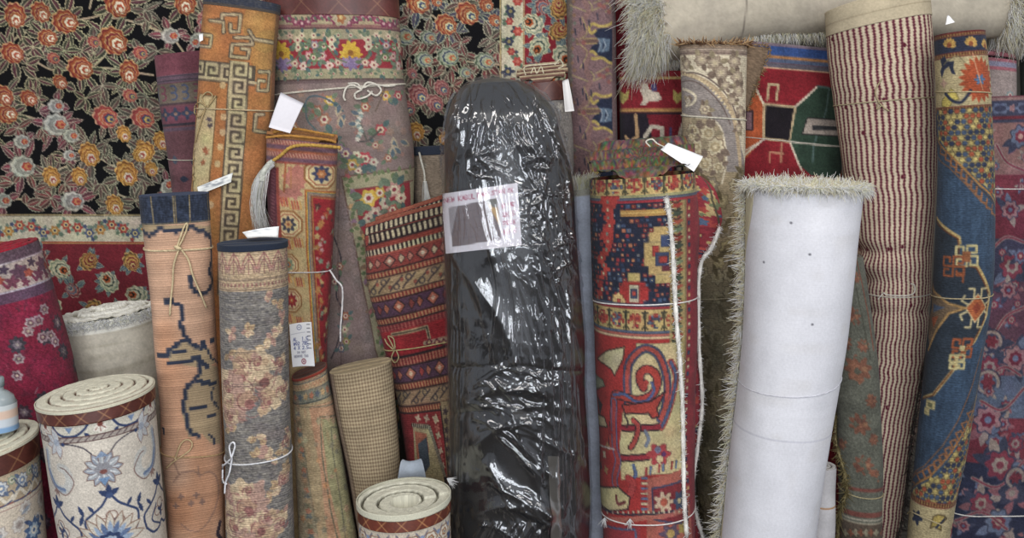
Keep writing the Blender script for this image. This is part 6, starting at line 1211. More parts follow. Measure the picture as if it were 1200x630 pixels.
    for i in range(26): fl.blob(rng.uniform(4, 36), rng.uniform(0, 120), rng.uniform(4, 8), None, rng.uniform(0, 6), ['#a8423a', '#b09a62', '#4a5c78', '#6a7250', '#a8423a', '#b59a6a'][rng.integers(6)], 5, .25)
    fl.line([(36, 2), (30, 60), (37, 110)], 3, '#4f4a3a')
    for i in range(120): fl.rect(rng.uniform(0, 38), 120+i*2.7, rng.uniform(0, 38)+6, 120+i*2.7+5, ['#a8423a', '#2f3650', '#b09a62', '#7d2a34'][rng.integers(4)])
    fl.mottle(rng, .08, .03, .12)
    Bx = [(822,206),(838,222),(846,250),(844,266),(834,290),(820,316),(819,400),(823,470),(818,520),(811,575),(815,600),(825,634)]
    ruled('folded_flap', [(808,204),(808,220),(808,240),(808,262),(808,285),(808,316),(808,400),(806,470),(806,520),(804,575),(806,600),(808,634)], Bx, (-.545, -.535), 30, 330, fl, M_PILE, t, .004)
    q = np.array([at(x, y, -.545) for x, y in smooth(Bx[3:], 8)]); fuzzy('selvedge', q, .0044, 1300, .009, SE, t, rng, .0011)
    b.loop('string', p(694, 346)[1], p(813, 351)[1], .0015, '#d9d5d2', M_YARN, t, sag=-2)
    b.loop('string', p(703, 603)[1], p(812, 599)[1], .0014, '#d9d5d2', M_YARN, t)
    for (x, y) in ((710,606),(739,607)):
        bs = np.repeat(b.on(x, y, .003)[None], 26, 0); strands('string_end', bs, rng.normal(0, .4, (26, 3))+np.array([-.15, -.4, -1]), rng.uniform(.012, .024, 26), .001, np.zeros((26, 3)), np.tile(hx('#dedad6'), (26, 1)), M_YARN, t, rng=rng)
    sheet('price_tag', [(783,167),(824,183),(813,201),(774,175)], [-.60]*4, 14, 10, Cv(44, 0, 20, '#f4f4f4'), M_PAPER, t, .004)
    tube('tag_thread', np.array([at(x, y, -.57) for x, y in smooth([(778,172),(770,168),(764,163),(757,166),(762,172)])]), .0016, '#d6d0c0', M_YARN, t, rng=rng)
heriz()
# ------------------------------------------------------------------ taupe carpet with ivory flowers
def taupe():
    b = BD['taupe']; cv = b.canvas('#8a7a5e'); p = b.pt; rng = np.random.default_rng(21); P = lambda l: [p(*q) for q in l]; IV, GY, BR = '#b3a78e', '#7a716c', '#6a5848'
    Y = lambda y: p(836, y)[1]
    cv.band(cv.y0, Y(56), '#85705c'); cv.band(Y(56), Y(64), '#77665a'); cv.line([(0, Y(58)), (b.W, Y(58))], 1.4, '#9a8a78'); cv.line([(0, Y(62)), (b.W, Y(62))], 1.2, '#5e4e48'); cv.band(Y(64), Y(190), IV)
    cv.poly(smooth(P([(790,86),(812,88),(835,100),(852,118),(862,140),(868,170),(870,200),(790,200)])), GY); cv.curve(P([(796,86),(815,90),(836,102),(852,120),(861,142),(866,176),(868,200)]), 5, '#9a8568'); cv.curve(P([(796,82),(817,86),(840,99),(856,118),(865,142)]), 1.6, '#5b4c46'); cv.curve(P([(796,92),(812,95),(830,106),(846,124),(856,146)]), 1.4, '#5b4c46')
    for i in range(22): q = P([(796+i*3.3, 86+ i*i*.14)]); cv.blob(*q[0], 1.5, col='#b5a27c')
    cv.poly(smooth(P([(795,140),(812,138),(830,140),(842,148),(848,165),(850,190),(846,215),(795,240)])), '#8d7d62'); cv.curve(P([(795,139),(812,137),(831,139),(843,147),(849,165),(851,190),(846,215)]), 2, IV)
    def fl(x, y, r, c, c2): q = p(x, y); rosette(cv, *q, r, c, c2, '#a8997a', BR, 7, rng.uniform(0, 3)); [cv.leaf(q[0]+r*.7*math.cos(a), q[1]+r*.7*math.sin(a), r*1.3, r*.42, a, ['#7d7058', '#66564a'][rng.integers(2)]) for a in rng.uniform(0, 6.3, 4)]
    for (x, y, r) in ((804,75,6),(822,70,7),(838,74,8),(845,85,8),(861,72,7),(864,90,7),(866,106,7),(858,118,5),(868,130,6),(850,100,5),(866,150,5)): fl(x, y, r, '#8a7a68', '#a09078')
    cv.curve(P([(800,104),(808,107),(815,113),(812,121),(804,124)]), 3, IV); fl(826, 128, 6, '#a3957c', '#77685a'); fl(806, 118, 4, IV, GY)
    for (x, y, r) in ((812,152,8),(830,156,9),(838,172,10),(816,172,8),(806,190,9),(826,192,9),(842,196,7),(810,160,5)): fl(x, y, r, '#a09478', '#8a7a5c')
    for (x, y) in scatter(rng, 4, Y(198), b.W-4, cv.y1, 90, 15): q = rng.uniform(6, 10); rosette(cv, x, y, q, ['#94855e', '#867858', '#7a6e5c', '#9a8d6e'][rng.integers(4)], ['#6a5c44', '#a3946e'][rng.integers(2)], '#7d6e4e', '#5f5340', 7, rng.uniform(0, 3)); cv.leaf(x, y, q*2, 3, rng.uniform(0, 6), '#5c5038')
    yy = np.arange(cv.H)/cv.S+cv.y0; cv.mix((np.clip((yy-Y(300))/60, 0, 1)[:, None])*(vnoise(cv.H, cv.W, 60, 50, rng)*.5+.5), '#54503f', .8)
    cv.a *= 1.14; cv.mottle(rng, .06, .05, .12)
    t = thing('carpet_roll', 'taupe and olive flowered carpet roll with ragged fringed top, behind the red roll', 'carpet', b.base(), 'rolled rugs standing on end')
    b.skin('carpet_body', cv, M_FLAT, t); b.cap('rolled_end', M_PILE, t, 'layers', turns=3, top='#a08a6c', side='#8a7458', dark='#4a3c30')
    n = 520; u = rng.uniform(-1, 2.8, n); bs = b.P(u, np.full(n, b.v0+.5), .001); X, Yf = b.sec(u); d = np.stack([X*.5+rng.normal(0, .5, n), Yf*.7+rng.normal(0, .3, n), rng.uniform(-.2, 1.0, n)], 1)
    strands('fringe', bs, d, rng.uniform(.008, .018, n), .0019, rng.normal(0, .3, (n, 3)), np.where(rng.random((n, 1)) < .6, hx('#b59e7c'), hx('#7a5a44')), M_YARN, t, rng=rng)
    e = Cv(24, 0, 60, '#7d6650'); e.mottle(rng, .08, .04, .15); ruled('turned_back_edge', [(866,52),(866,75),(866,100),(866,128)], [(902,56),(894,80),(885,105),(875,130)], (-.235, -.225), 14, 40, e, M_FLAT, t, .006)
    q = np.array([at(x, y, -.232) for x, y in smooth([(876,52),(902,56),(894,80),(885,105),(875,130)], 8)]); fuzzy('edge_fringe', q, .002, 160, .010, '#a58c68', t, rng, .0013, (.4, -.2, 0), .6, body=False)
    b.loop('cord', p(799, 135)[1], p(873, 141)[1], .002, '#c2bba8', M_YARN, t)
    b.loop('string', p(812, 342)[1], p(868, 345)[1], .0014, '#a89a7a', M_TWINE, t)
taupe()
# ------------------------------------------------------------------ hung red rugs under the sheepskin
def red_bird():
    b = BD['red_bird']; cv = b.canvas('#841f28'); p = b.pt; rng = np.random.default_rng(22); P = lambda l: [p(*q) for q in l]; Y = lambda y: p(765, y)[1]; NV = '#241e28'
    cv.band(Y(90), Y(93), '#b59a5c'); cv.band(Y(127), Y(131), '#a87a44'); cv.band(Y(131), Y(134), '#4a2a2c'); cv.band(Y(133), cv.y1, NV)
    cv.poly(P([(752,98),(758,97),(761,104),(766,107),(772,108),(776,116),(770,119),(760,119),(757,123),(750,123),(754,116),(750,106)]), '#bfb09c'); cv.poly(P([(762,99),(769,97),(770,107),(764,107)]), '#4a4470')
    for x0 in (730, 793): cv.poly(P([(x0-4,104),(x0+2,110),(x0+8,104),(x0+6,116),(x0,122),(x0-4,116)]), '#a0904a')
    cv.poly(P([(758,134),(800,134),(796,160),(780,170),(764,160)]), '#7a1e2a'); cv.line(P([(756,196),(756,160),(764,148),(776,150),(776,190)]), 5, '#b3a794'); cv.line(P([(796,200),(796,160),(800,146)]), 5, '#b3a794'); cv.line(P([(745,135),(747,160),(738,166),(733,160)]), 4, '#b08a60'); cv.poly(P([(781,150),(790,150),(790,200),(781,200)]), '#86202c'); cv.line(P([(786,150),(786,200)]), 2.4, '#4a4a78')
    for (x, y) in scatter(rng, 0, Y(200), b.W, cv.y1, 20, 20): rosette(cv, x, y, 8, '#86202c', '#b3a794', '#4a4a78')
    cv.knots(1.4); cv.mottle(rng, .09, .04, .16)
    t = thing('folded_rug', 'red folded rug with a small white bird and navy arches, under the sheepskin left end', 'rug', b.base(), 'folded rugs standing on end')
    b.skin('rug_body', cv, M_PILE, t); b.cap('folded_top', M_PILE, t, 'layers', turns=2, top='#8a2028', side='#6d1a22', dark='#3a0c12')
red_bird()
def green_med():
    b = BD['green_med']; cv = b.canvas('#8a1f28'); p = b.pt; rng = np.random.default_rng(23); P = lambda l: [p(*q) for q in l]; GN = '#2f4436'; CRM = '#b9a078'
    yb = lambda y: p(925, y)[1]
    cv.band(cv.y0, yb(55), '#7a6a72'); cv.band(yb(55), yb(66), '#2f4a84'); cv.band(yb(66), yb(70), '#a87040'); cv.band(yb(70), yb(75), '#4f5c78'); cv.band(yb(75), yb(80), '#5a5560'); cv.band(yb(80), yb(82), '#c29a78')
    cv.poly(P([(864,90),(884,98),(896,124),(894,160),(876,184),(864,190)]), '#b04f2a'); cv.line(P([(882,96),(896,124)]), 2.6, '#cfc0a4'); cv.line(P([(896,162),(872,182)]), 2.6, '#cfc0a4'); cv.poly(P([(874,130),(882,130),(882,152),(874,152)]), '#7a5a60', 1, '#3a2a30', 2)
    cv.poly(P([(896,122),(932,125),(926,166),(895,162)]), '#1f1a20', 1, CRM, 3); cv.line(P([(899,117),(901,99),(912,99),(910,117)]), 3, CRM)
    cv.poly(P([(934,124),(958,102),(990,98),(994,205),(950,205),(936,192),(926,166)]), GN); cv.line(P([(932,125),(958,101)]), 2.4, '#d0c0a8'); cv.line(P([(926,167),(936,192),(940,200)]), 2.4, '#d0c0a8'); cv.line(P([(958,101),(972,103),(968,130),(954,168),(952,190)]), 2.2, '#4f6660')
    cv.poly(P([(946,138),(985,141),(985,160),(940,157)]), '#a39488', 1, '#2a2a2a', 1.4); cv.poly(P([(952,147),(985,148),(985,153),(952,152)]), '#3a3a3c')
    for l in ([(896,163),(868,180)], [(926,166),(960,170),(990,172)]): cv.line(P(l), 1.6, '#cdbfae')
    cv.line(P([(916,168),(915,190)]), 2.4, '#b57a5c'); cv.line(P([(902,190),(902,178),(918,180)]), 2.4, '#b57a5c')
    for i, (x, y) in enumerate(scatter(rng, 0, yb(205), b.W, cv.y1, 14, 26)): cv.blob(x, y, 12, None, 0, ['#2f4436', '#b04f2a', '#1f1a20'][i % 3], 4, .2)
    cv.knots(1.3); cv.a *= (1+.05*vnoise(cv.H, cv.W, 12, 2, rng))[..., None]; cv.mottle(rng, .08, .04, .14)
    t = thing('folded_rug', 'bright red folded rug with green and black medallions and blue striped top edge', 'rug', b.base(), 'folded rugs standing on end')
    b.skin('rug_body', cv, M_PILE, t); b.cap('folded_top', M_PILE, t, 'layers', turns=3, top='#7d6f78', side='#5f5560', dark='#2a2630')
    b.loop('string', p(880, 160)[1], p(980, 172)[1], .0011, '#c9bfb0', M_YARN, t)
green_med()
def sheepskin():
    b = BD['sheepskin']; cv = b.canvas('#b5ab98'); rng = np.random.default_rng(33)
    cv.mix(vnoise(cv.H, cv.W, 60, 40, rng)*.8, '#a39a8c', .7); cv.mix(vnoise(cv.H, cv.W, 12, 20, rng)-.4, '#c2b9a4', .6)
    t = thing('sheepskin_roll', 'long cream sheepskin roll with shaggy hair lying across the tops of the red rugs', 'sheepskin', tuple(b.Ck[0]+np.array([.2, 0, -.07])))
    cv.line([(0, 128), (cv.w*.5, 130), (cv.w, 126)], 1.6, '#7d7468'); 
    for y in (34, 36): 
        for x in np.arange(20, cv.w, 24): cv.blob(x, y, 1.3, col='#6d6458')
    cv.mottle(rng, .03, .02, .04)
    b.skin('hide', cv, M_HIDE, t, st=2.0); b.cap('rolled_end', M_EDGE, t, 'spiral', turns=3, top='#c9bf9f', side='#a89c80', dark='#6d6250', fuzz=.003)
    def hair(name, n, ur, vr, dr, L, bend, sp=.35, wd=.0011, col='#ddd5b8'):
        u = rng.uniform(*ur, n); v = rng.uniform(*vr, n); bs = b.P(u, v, -.001); X, Yf = b.sec(u)
        out = np.stack([0*X, Yf, -X], 1)*.55; d = out+np.array(dr)+rng.normal(0, sp, (n, 3)); c = hx(col)*rng.uniform(.72, 1.12, (n, 1)); strands(name, bs, d, rng.uniform(*L, n), wd, np.array(bend)+rng.normal(0, .2, (n, 3)), c, M_YARN, t, seg=6, curl=.05, rng=rng)
    hair('long_hair', 3600, (-1.1, 1.0), (0, 34), (-.55, -.1, -.25), (.022, .052), (-.1, -.05, -.5)); hair('end_hair', 900, (.2, 1.5), (-2, 40), (-.15, -.15, -.7), (.02, .042), (0, 0, -.35))
    hair('belly_hair', 2200, (.86, 1.35), (115, 300), (0, -.35, -.25), (.012, .03), (0, -.1, -.2), .4, .0009, '#bdb59c'); hair('right_hair', 1500, (-.2, 1.25), (428, 500), (.1, -.3, -.5), (.02, .05), (0, 0, -.3), .4, .001, '#c5bda4'); hair('belly_hair', 500, (.9, 1.3), (40, 115), (0, -.2, -.4), (.012, .03), (0, 0, -.2), .4, .0009, '#b5ac92')
sheepskin()
# ------------------------------------------------------------------ white-backed roll with fringe
def white_roll():
    b = BD['white']; cv = b.canvas('#d3d3da'); p = b.pt; rng = np.random.default_rng(24); P = lambda l: [p(*q) for q in l]
    cv.mix(vnoise(cv.H, cv.W, 90, 60, rng)*.7, '#dcdce2', .7); cv.mix(vnoise(cv.H, cv.W, 40, 50, rng)-.4, '#bfb9b4', .4)
    y0 = p(940, 226)[1]; cv.band(cv.y0, y0, '#c9c3ae'); cv.band(y0-.6, y0+.8, '#b3a98e')
    L = P([(882,226),(878,260),(872,320),(868,380),(864,430),(858,480),(850,560),(845,632)]); L = [(x-1, y) for x, y in L]; cv.curve(L, 7, '#c9c2a0'); cv.curve([(x-4, y) for x, y in L], 1.2, '#948a68'); cv.curve([(x+4, y) for x, y in L], 1, '#a89f80'); cv.poly(L+[(-5, L[-1][1]), (-5, L[0][1])], '#bdb596')
    for q in ((927,261),(895,307),(949,298),(952,380)): cv.blob(*p(*q), 1.6, 1.3, 0, '#6a6a72')
    ys = p(930, 518)[1]; cv.band(ys-.8, ys+.6, '#bcbcc8'); ys = p(930, 452)[1]
    x = (np.arange(cv.W)/cv.S)[None]; cv.a *= (1+.012*np.sin(np.arange(cv.H)/cv.S*2*PI/2.2))[:, None, None]; cv.mottle(rng, .015, .01, .02)
    t = thing('rug_roll', 'white canvas-backed rug roll with cream fringe along its top and left edge', 'rug', b.base(), 'rolled rugs standing on end')
    b.skin('rug_body', cv, M_CANVAS, t)
    b.cap('rolled_end', M_PILE, t, 'spiral', turns=3.2, tele=.004, groove=.012, top='#c9c3ac', side='#a89a84', dark='#7d6a58', fuzz=.004)
    n = 3600; u = rng.uniform(-1, 3, n); bs = b.P(u, np.full(n, b.v0+.2)+rng.uniform(0, 1.5, n), .0005); X, Yf = b.sec(u)
    d = np.stack([X*.5+rng.normal(0, .6, n), Yf*.6+rng.normal(0, .4, n), rng.uniform(-.3, .75, n)], 1)
    strands('top_fringe', bs, d, rng.uniform(.007, .02, n), .0013, np.stack([rng.normal(0, .2, n), rng.normal(-.15, .2, n), rng.uniform(-1.3, -.1, n)], 1), hx('#dcd6bf')*rng.uniform(.8, 1.08, (n, 1)), M_YARN, t, seg=4, curl=.06, rng=rng)
    m = 900; u = rng.uniform(0, 2*PI, m); rr = np.sqrt(rng.uniform(0, 1, m))*.95; c = hermite(b.vk, b.Ck, np.array([b.v0]))[0]; U = hermite(b.vk, b.Uk, np.array([b.v0]))[0]; bs = c+U*(rr*np.cos(u))[:, None]+b.W3*(.125*rr*np.sin(u))[:, None]+np.array([0, 0, .001])
    strands('end_yarn', bs, rng.normal(0, .8, (m, 3))+np.array([0, -.1, .5]), rng.uniform(.008, .02, m), .0013, rng.normal(0, .3, (m, 3)), hx('#c9c1a6')*rng.uniform(.75, 1.05, (m, 1)), M_YARN, t, rng=rng)
    k = 1500; v = b.v0+rng.uniform(0, 1, k)**1*(b.vc-b.v0); uu = np.full(k, -.93)+rng.uniform(-.05, .03, k); bs = b.P(uu, v, .001)
    d = np.stack([rng.normal(-.9, .35, k), rng.normal(-.35, .4, k), rng.normal(-.1, .45, k)], 1)
    strands('side_fringe', bs, d, rng.uniform(.012, .03, k), .0012, np.stack([rng.normal(.1, .3, k), rng.normal(0, .2, k), rng.uniform(-.5, .3, k)], 1), hx('#cfc7aa')*rng.uniform(.75, 1.08, (k, 1)), M_YARN, t, seg=4, curl=.05, rng=rng)
    b.loop('string', p(866, 446)[1], p(980, 450)[1], .0010, '#c9c9d2', M_YARN, t, sag=4)
white_roll()
def white_low():
    b = BD['white_low']; cv = b.canvas('#b9b6b8'); rng = np.random.default_rng(32); y = b.pt(965, 596)[1]; cv.band(y-.8, y+.8, '#a5703c'); cv.mottle(rng, .04, .03, .03)
    t = thing('rug_roll', 'short off-white roll with one thin orange line, low behind the white fringed roll', 'rug', b.base(), 'rolled rugs standing on end')
    b.skin('rug_body', cv, M_CANVAS, t); b.cap('rolled_end', M_EDGE, t, 'spiral', turns=2.5, top='#bfbcb8')
white_low()
# ------------------------------------------------------------------ ivory and maroon ribbed roll
def striped():
    b = BD['striped']; cv = b.canvas('#c2b396'); p = b.pt; rng = np.random.default_rng(25); ye = p(1028, 27)[1]
    ys = np.arange(cv.H)/cv.S+cv.y0
    wob = 1.2*vnoise(cv.H, 1, 20, 9, rng)[:, 0]; wr = 3.2*np.exp(-((ys-305)/40)**2)*np.sin(ys*.13)
    x = np.arange(cv.W)/cv.S; per = 7.0
    for i, x0 in enumerate(np.arange(1, b.W+per, per)):
        xc = x0+wob+wr*np.exp(-x0/40)+.35*vnoise(cv.H, 1, 4, 9, rng)[:, 0]
        bead = .5+.5*np.sin(ys*2*PI/3.4+rng.uniform(0, 6)+2*vnoise(cv.H, 1, 30, 9, rng)[:, 0])
        d = np.abs(x[None]-xc[:, None]); a = np.clip((1.2+.95*bead[:, None])-d+.3, 0, 1); cv.mix(a, '#681f33', .95); a2 = np.clip(1.2-d, 0, 1)*np.clip(bead[:, None]*1.7-.7, 0, 1); cv.mix(a2, '#33202c', .8)
        a3 = np.clip(.8-np.abs(x[None]-xc[:, None]-per/2), 0, 1); cv.mix(a3, '#d0c3a6', .6)
    for _ in range(26): q = (rng.uniform(0, b.W), rng.uniform(ye, cv.y1)); cv.blob(*q, 1.8, 2.6, 0, '#5a1c2a')
    cv.mottle(rng, .03, .03, .08)
    H = vnoise(300, 200, 8, 60, rng)
    b.disp_fn = lambda u, v, X, Y: -.012*np.exp(-((v-292)/9)**2)*np.clip(1-u, 0, 1.6)*.6-.010*np.exp(-((v-325)/8)**2)*np.clip(.6-u, 0, 1.4)*.6+.008*np.exp(-((v-308)/8)**2)*np.clip(.8-u, 0, 1.4)*.5-.006*np.exp(-((v-360)/7)**2)
    t = thing('rug_roll', 'tall ivory rug roll with beaded maroon rib lines and wide beige bound top', 'rug', b.base(), 'rolled rugs standing on end')
    b.skin('rug_body', cv, M_CANVAS, t, va=ye-1); hb = b.canvas('#b9aa8c'); hb.line([(0, ye-14), (b.W, ye-13)], 1, '#9a8c70'); hb.mottle(rng, .04, .03, .06); b.skin('hem_band', hb, M_CANVAS, t, vb=ye, off=.0015, lip=.002); b.cap('rolled_end', M_PILE, t, 'spiral', turns=3, top='#7a2430', side='#5f1a26', dark='#3a0f16', off=.0015)
    va, vb = p(976, 128)[1], p(1096, 114)[1]; b.loop('twine', va, vb, .0016, '#a89878', M_TWINE, t)
    bow = sub('twine_bow', t)
    for l in ([(1030,120),(1026,108),(1030,98),(1034,92)], [(1030,120),(1037,127),(1042,130)], [(1029,121),(1028,128),(1033,124)]): tube('twine_strand', b.onl(l, .003), .0017, '#a59472', M_TWINE, bow, rng=rng)
    b.loop('string', p(1025, 346)[1], p(1088, 345)[1], .0013, '#c9c2b4', M_YARN, t)
    for l in ([(1030,350),(1036,343),(1040,345),(1060,346),(1070,343),(1071,334),(1067,332)],): tube('string_end', b.onl(l, .003), .0013, '#d6d0c4', M_YARN, t, rng=rng)
    # frayed dark selvedge hanging down the right side
    q = b.onl([(1086,400),(1080,440),(1072,480),(1067,520),(1063,560),(1058,600),(1050,634)], .002); fuzzy('frayed_edge', q, .002, 700, .022, '#6f6762', t, rng, .0011, (-.1, -.35, -.3), .7, body=False)
striped()
def green_small():
    b = BD['green_small']; cv = b.canvas('#5f6054'); p = b.pt; rng = np.random.default_rng(26); P = lambda l: [p(*q) for q in l]; RU = '#7d4a38'
    cv.mix(vnoise(cv.H, cv.W, 2.2, 2.4, rng)*1.2, '#75766a', .6); cv.mix(-vnoise(cv.H, cv.W, 2.2, 2.4, rng)*1.1, '#45463e', .6)
    for (x, y, r) in ((1004,325,6),(1006,432,14),(1022,470,7),(1008,497,11),(1024,515,6),(1012,545,10),(1026,555,5),(990,400,8),(1000,370,9),(986,520,6),(1012,405,7)): q = p(x, y); cv.blob(*q, r, None, rng.uniform(0, 6), RU, 8, .2, 0, .85); [cv.blob(q[0]+rng.normal(0, r*.5), q[1]+rng.normal(0, r*.5), r*.3, None, 0, ['#5c5a4c', '#8a5a44', '#6a4438'][rng.integers(3)], 4, .3) for _ in range(6)]; cv.blob(q[0]+r*.5, q[1], r*.25, col='#8d6248')
    cv.line(P([(1003,300),(1010,330),(1018,370),(1024,410)]), 2, '#7a4636'); cv.line(P([(996,300),(1004,340),(1012,380),(1020,420)]), 1.2, '#444438')
    Y = lambda y: p(1008, y)[1]; cv.band(Y(572), Y(576), '#7d3c34', .8); cv.band(Y(600), Y(606), '#7d3c34', .8); cv.band(Y(608), Y(610), '#9a9280'); cv.band(Y(612), Y(614), '#8f8672'); cv.band(Y(614), cv.y1, '#55483c')
    for i in range(9): cv.blob(*p(985+i*6, 624), 3.4, None, 0, ['#7d4a38', '#8a826a'][i % 2], 4, .3)
    cv.knots(1.2); cv.mottle(rng, .08, .05, .15)
    t = thing('rug_roll', 'slim grey-green rug roll with rust motifs and frayed left edge, right of the white roll', 'rug', b.base(), 'rolled rugs standing on end')
    b.skin('rug_body', cv, M_PILE, t); b.cap('rolled_end', M_EDGE, t, 'spiral', turns=2, top='#6a6052', side='#54483c', dark='#2c241e')
    l = [(977,480),(978,505),(984,530),(990,552),(993,575),(986,595),(983,615),(977,636)]; q = b.onl(l, .003); fuzzy('frayed_fringe', q, .003, 800, .018, '#8d8058', t, rng, .0012, (.05, -.25, -.5), .6)
    b.loop('string', p(985, 570)[1], p(1033, 581)[1], .0015, '#a89a72', M_TWINE, t, sag=3)
green_small()
# ------------------------------------------------------------------ blue tribal rug roll
def blue_cauc():
    b = BD['blue_cauc']; cv = b.canvas('#34475e'); p = b.pt; rng = np.random.default_rng(27); P = lambda l: [p(*q) for q in l]; RU, CR, NV, GD = '#9d4426', '#b5a682', '#2a3044', '#9a7a40'
    m = vnoise(cv.H, cv.W, 30, 5, rng); cv.mix(m, '#3f5670', .6); cv.mix(-m, '#2b3b50', .5)
    def chain(y0, y1):
        cv.band(y0, y1, '#6d2f28'); cv.band(y0+1, y1-1, '#8a6a3c')
        for x in np.arange(0, b.W, 3.6): cv.rect(x, y0+1.4, x+1.8, y1-1.4, '#5a2a22')
    Y = lambda y, x=1130: p(x, y)[1]
    cv.band(cv.y0, Y(48), '#5f2428'); chain(Y(37), Y(42)); cv.band(Y(42), Y(60), NV); chain(Y(60), Y(66)); cv.band(Y(66), Y(124), '#a8986e')
    for (x, y, s) in ((1112,49,1),(1138,47,1),(1154,50,1)):
        q = p(x, y)
        for a in np.arange(-2.8, .3, .5): cv.leaf(q[0], q[1]+4, 9, 3, a, '#b58c44')
        cv.blob(q[0], q[1]+4, 3, col='#8a4a2c')
    q = p(1148, 93)
    for a in np.arange(0, 6.28, .33): cv.leaf(q[0]+10*math.cos(a), q[1]+12*math.sin(a), 15, 3, a, RU)
    cv.blob(*q, 17, 20, 0, RU); cv.blob(q[0]+1, q[1], 6, 5, 0, '#46658a', 6, .3); cv.curve([(q[0]-6, q[1]-30), (q[0]-2, q[1]-10), (q[0]+4, q[1]+12)], 1.4, '#b57a58')
    cv.poly(P([(1102,70),(1107,66),(1110,72),(1118,72),(1117,80),(1120,88),(1115,86),(1112,78),(1107,82),(1104,92),(1102,84),(1104,78)]), NV); cv.curve(P([(1106,76),(1112,70),(1122,66),(1130,72)]), 1.3, '#6d6548')
    cv.poly(P([(1104,118),(1110,110),(1114,104),(1120,108),(1124,116),(1116,120),(1112,126),(1104,125)]), '#b3a04a', 1, '#6d6238', 1); cv.curve(P([(1108,110),(1116,118),(1126,120),(1134,112),(1138,106)]), 3.4, NV); cv.blob(*p(1106, 98), 4, None, 0, '#b08d78', 4, .3)
    chain(Y(124), Y(131))
    # dotted lozenge spandrels top right and bottom
    def dots(poly, ph=0):
        q = P(poly); cv.poly(q, '#a8955a'); xs = [a[0] for a in q]; ys = [a[1] for a in q]; w = 7.2; k = 0
        for j, y in enumerate(np.arange(min(ys)-4, max(ys)+8, 6.2)):
            for i, x in enumerate(np.arange(min(xs)-8, max(xs)+8, w)):
                X_ = x+(w/2 if j % 2 else 0)
                ins = False; n = len(q)
                for a in range(n):
                    (ax, ay), (bx, by) = q[a], q[(a+1) % n]
                    if (ay > y) != (by > y) and X_ < (bx-ax)*(y-ay)/(by-ay)+ax: ins = not ins
                if ins: cv.blob(X_, y, 3.5, 3.3, 0, '#3c342c'); cv.blob(X_, y, 2.9, 2.7, 0, ['#3f4f68', '#9a4a30', '#b09c58', '#2f3850'][(i+2*j+(i*j) % 3) % 4])
    dots([(1098,130),(1162,128),(1168,200),(1168,236),(1150,214),(1130,196),(1112,178),(1100,160)])
    for l, w, c in (([(1098,160),(1112,180),(1130,198),(1150,218),(1168,240)], 2.4, '#9a6a34'), ([(1098,164),(1112,184),(1130,202),(1150,222),(1168,245)], 1.2, '#4a3428')): cv.line(P(l), w, c)
    for i in range(11):
        x, y = 1103+i*6, 170+i*7.0; cv.line(P([(x, y), (x-1, y+10), (x+4, y+12)]), 2.2, '#8d5a38')
    cv.line(P([(1098,180),(1112,196),(1130,214),(1150,236),(1166,258)]), 1.4, '#7a5238')
    dots([(1074,596),(1134,540),(1150,470),(1160,430),(1150,520),(1130,580),(1072,584)]); dots([(1070,574),(1100,556),(1125,520),(1140,480),(1152,430),(1152,560),(1118,590),(1068,590)])
    for l in ([(1068,574),(1090,558),(1112,534),(1130,505),(1146,465),(1158,420)],): cv.line(P(l), 2.4, '#9a6a34'); cv.line(P([(x-2, y-3) for x, y in l]), 1.2, '#4a3428'); cv.line(P([(x-7, y-12) for x, y in l]), 1.4, '#7a5238')
    for i in range(11): t_ = i/11; x = 1072+72*t_; y = 566-20*t_-66*t_*t_; cv.line(P([(x, y), (x-4, y-9), (x+2, y-12), (x+5, y-5)]), 2, '#8d5a38')
    chain(p(1092, 588)[1], p(1092, 595)[1]); cv.band(p(1092, 595)[1], cv.y1, '#a8986e')
    q = p(1100, 612); cv.poly([(q[0]-8, q[1]-6), (q[0]-2, q[1]-9), (q[0]+6, q[1]-8), (q[0]+12, q[1]-4), (q[0]+4, q[1]+2), (q[0]+6, q[1]+9), (q[0]-4, q[1]+5), (q[0]-10, q[1]+8)], '#a08a44', 1, '#4a3c28', 1.4); cv.curve([(q[0]-2, q[1]+6), (q[0]+8, q[1]-4)], 2.6, NV); q = p(1074, 606); cv.blob(*q, 7, None, 0, NV, 5, .3); cv.blob(*p(1116, 620), 9, None, 0, '#8d2a30', 9, .2)
    # hexagon outline with hooked rust motifs
    hx_ = [(1098,255),(1124,278),(1127,308),(1146,312),(1160,344),(1155,372),(1142,400),(1120,420),(1118,432),(1094,462),(1082,466)]
    cv.poly(P(hx_+[(1080,420),(1086,360)]), '#2c3540'); cv.line(P(hx_), 3.6, '#b0955c'); cv.line(P([(x-1.5, y+1.5) for x, y in hx_]), 1.6, '#6a3c24')
    def hook(x, y, s, c, o): 
        for pl in ([(0,0),(0,-9),(8,-9),(8,-3),(4,-3)], [(0,0),(9,0),(9,8),(3,8),(3,4)], [(0,0),(0,9),(-8,9),(-8,3),(-4,3)], [(0,0),(-9,0),(-9,-8),(-3,-8),(-3,-4)]): cv.line([(o[0]+a*s, o[1]+b_*s) for a, b_ in pl], 2.6, c)
    o = p(1131, 303); cv.rect(o[0]-6, o[1]-16, o[0]+12, o[1]+8, '#34475e'); hook(0, 0, 1.3, '#b5a670', (o[0]+2, o[1]-3)); cv.rect(o[0]-3, o[1]-8, o[0]+6, o[1]+4, '#8d5434')
    o = p(1117, 312); hook(0, 0, 1.25, '#8d4a2c', o); o = p(1122, 320); cv.line([(o[0], o[1]), (o[0]+6, o[1]), (o[0]+6, o[1]+10)], 2.4, '#8d4a2c')
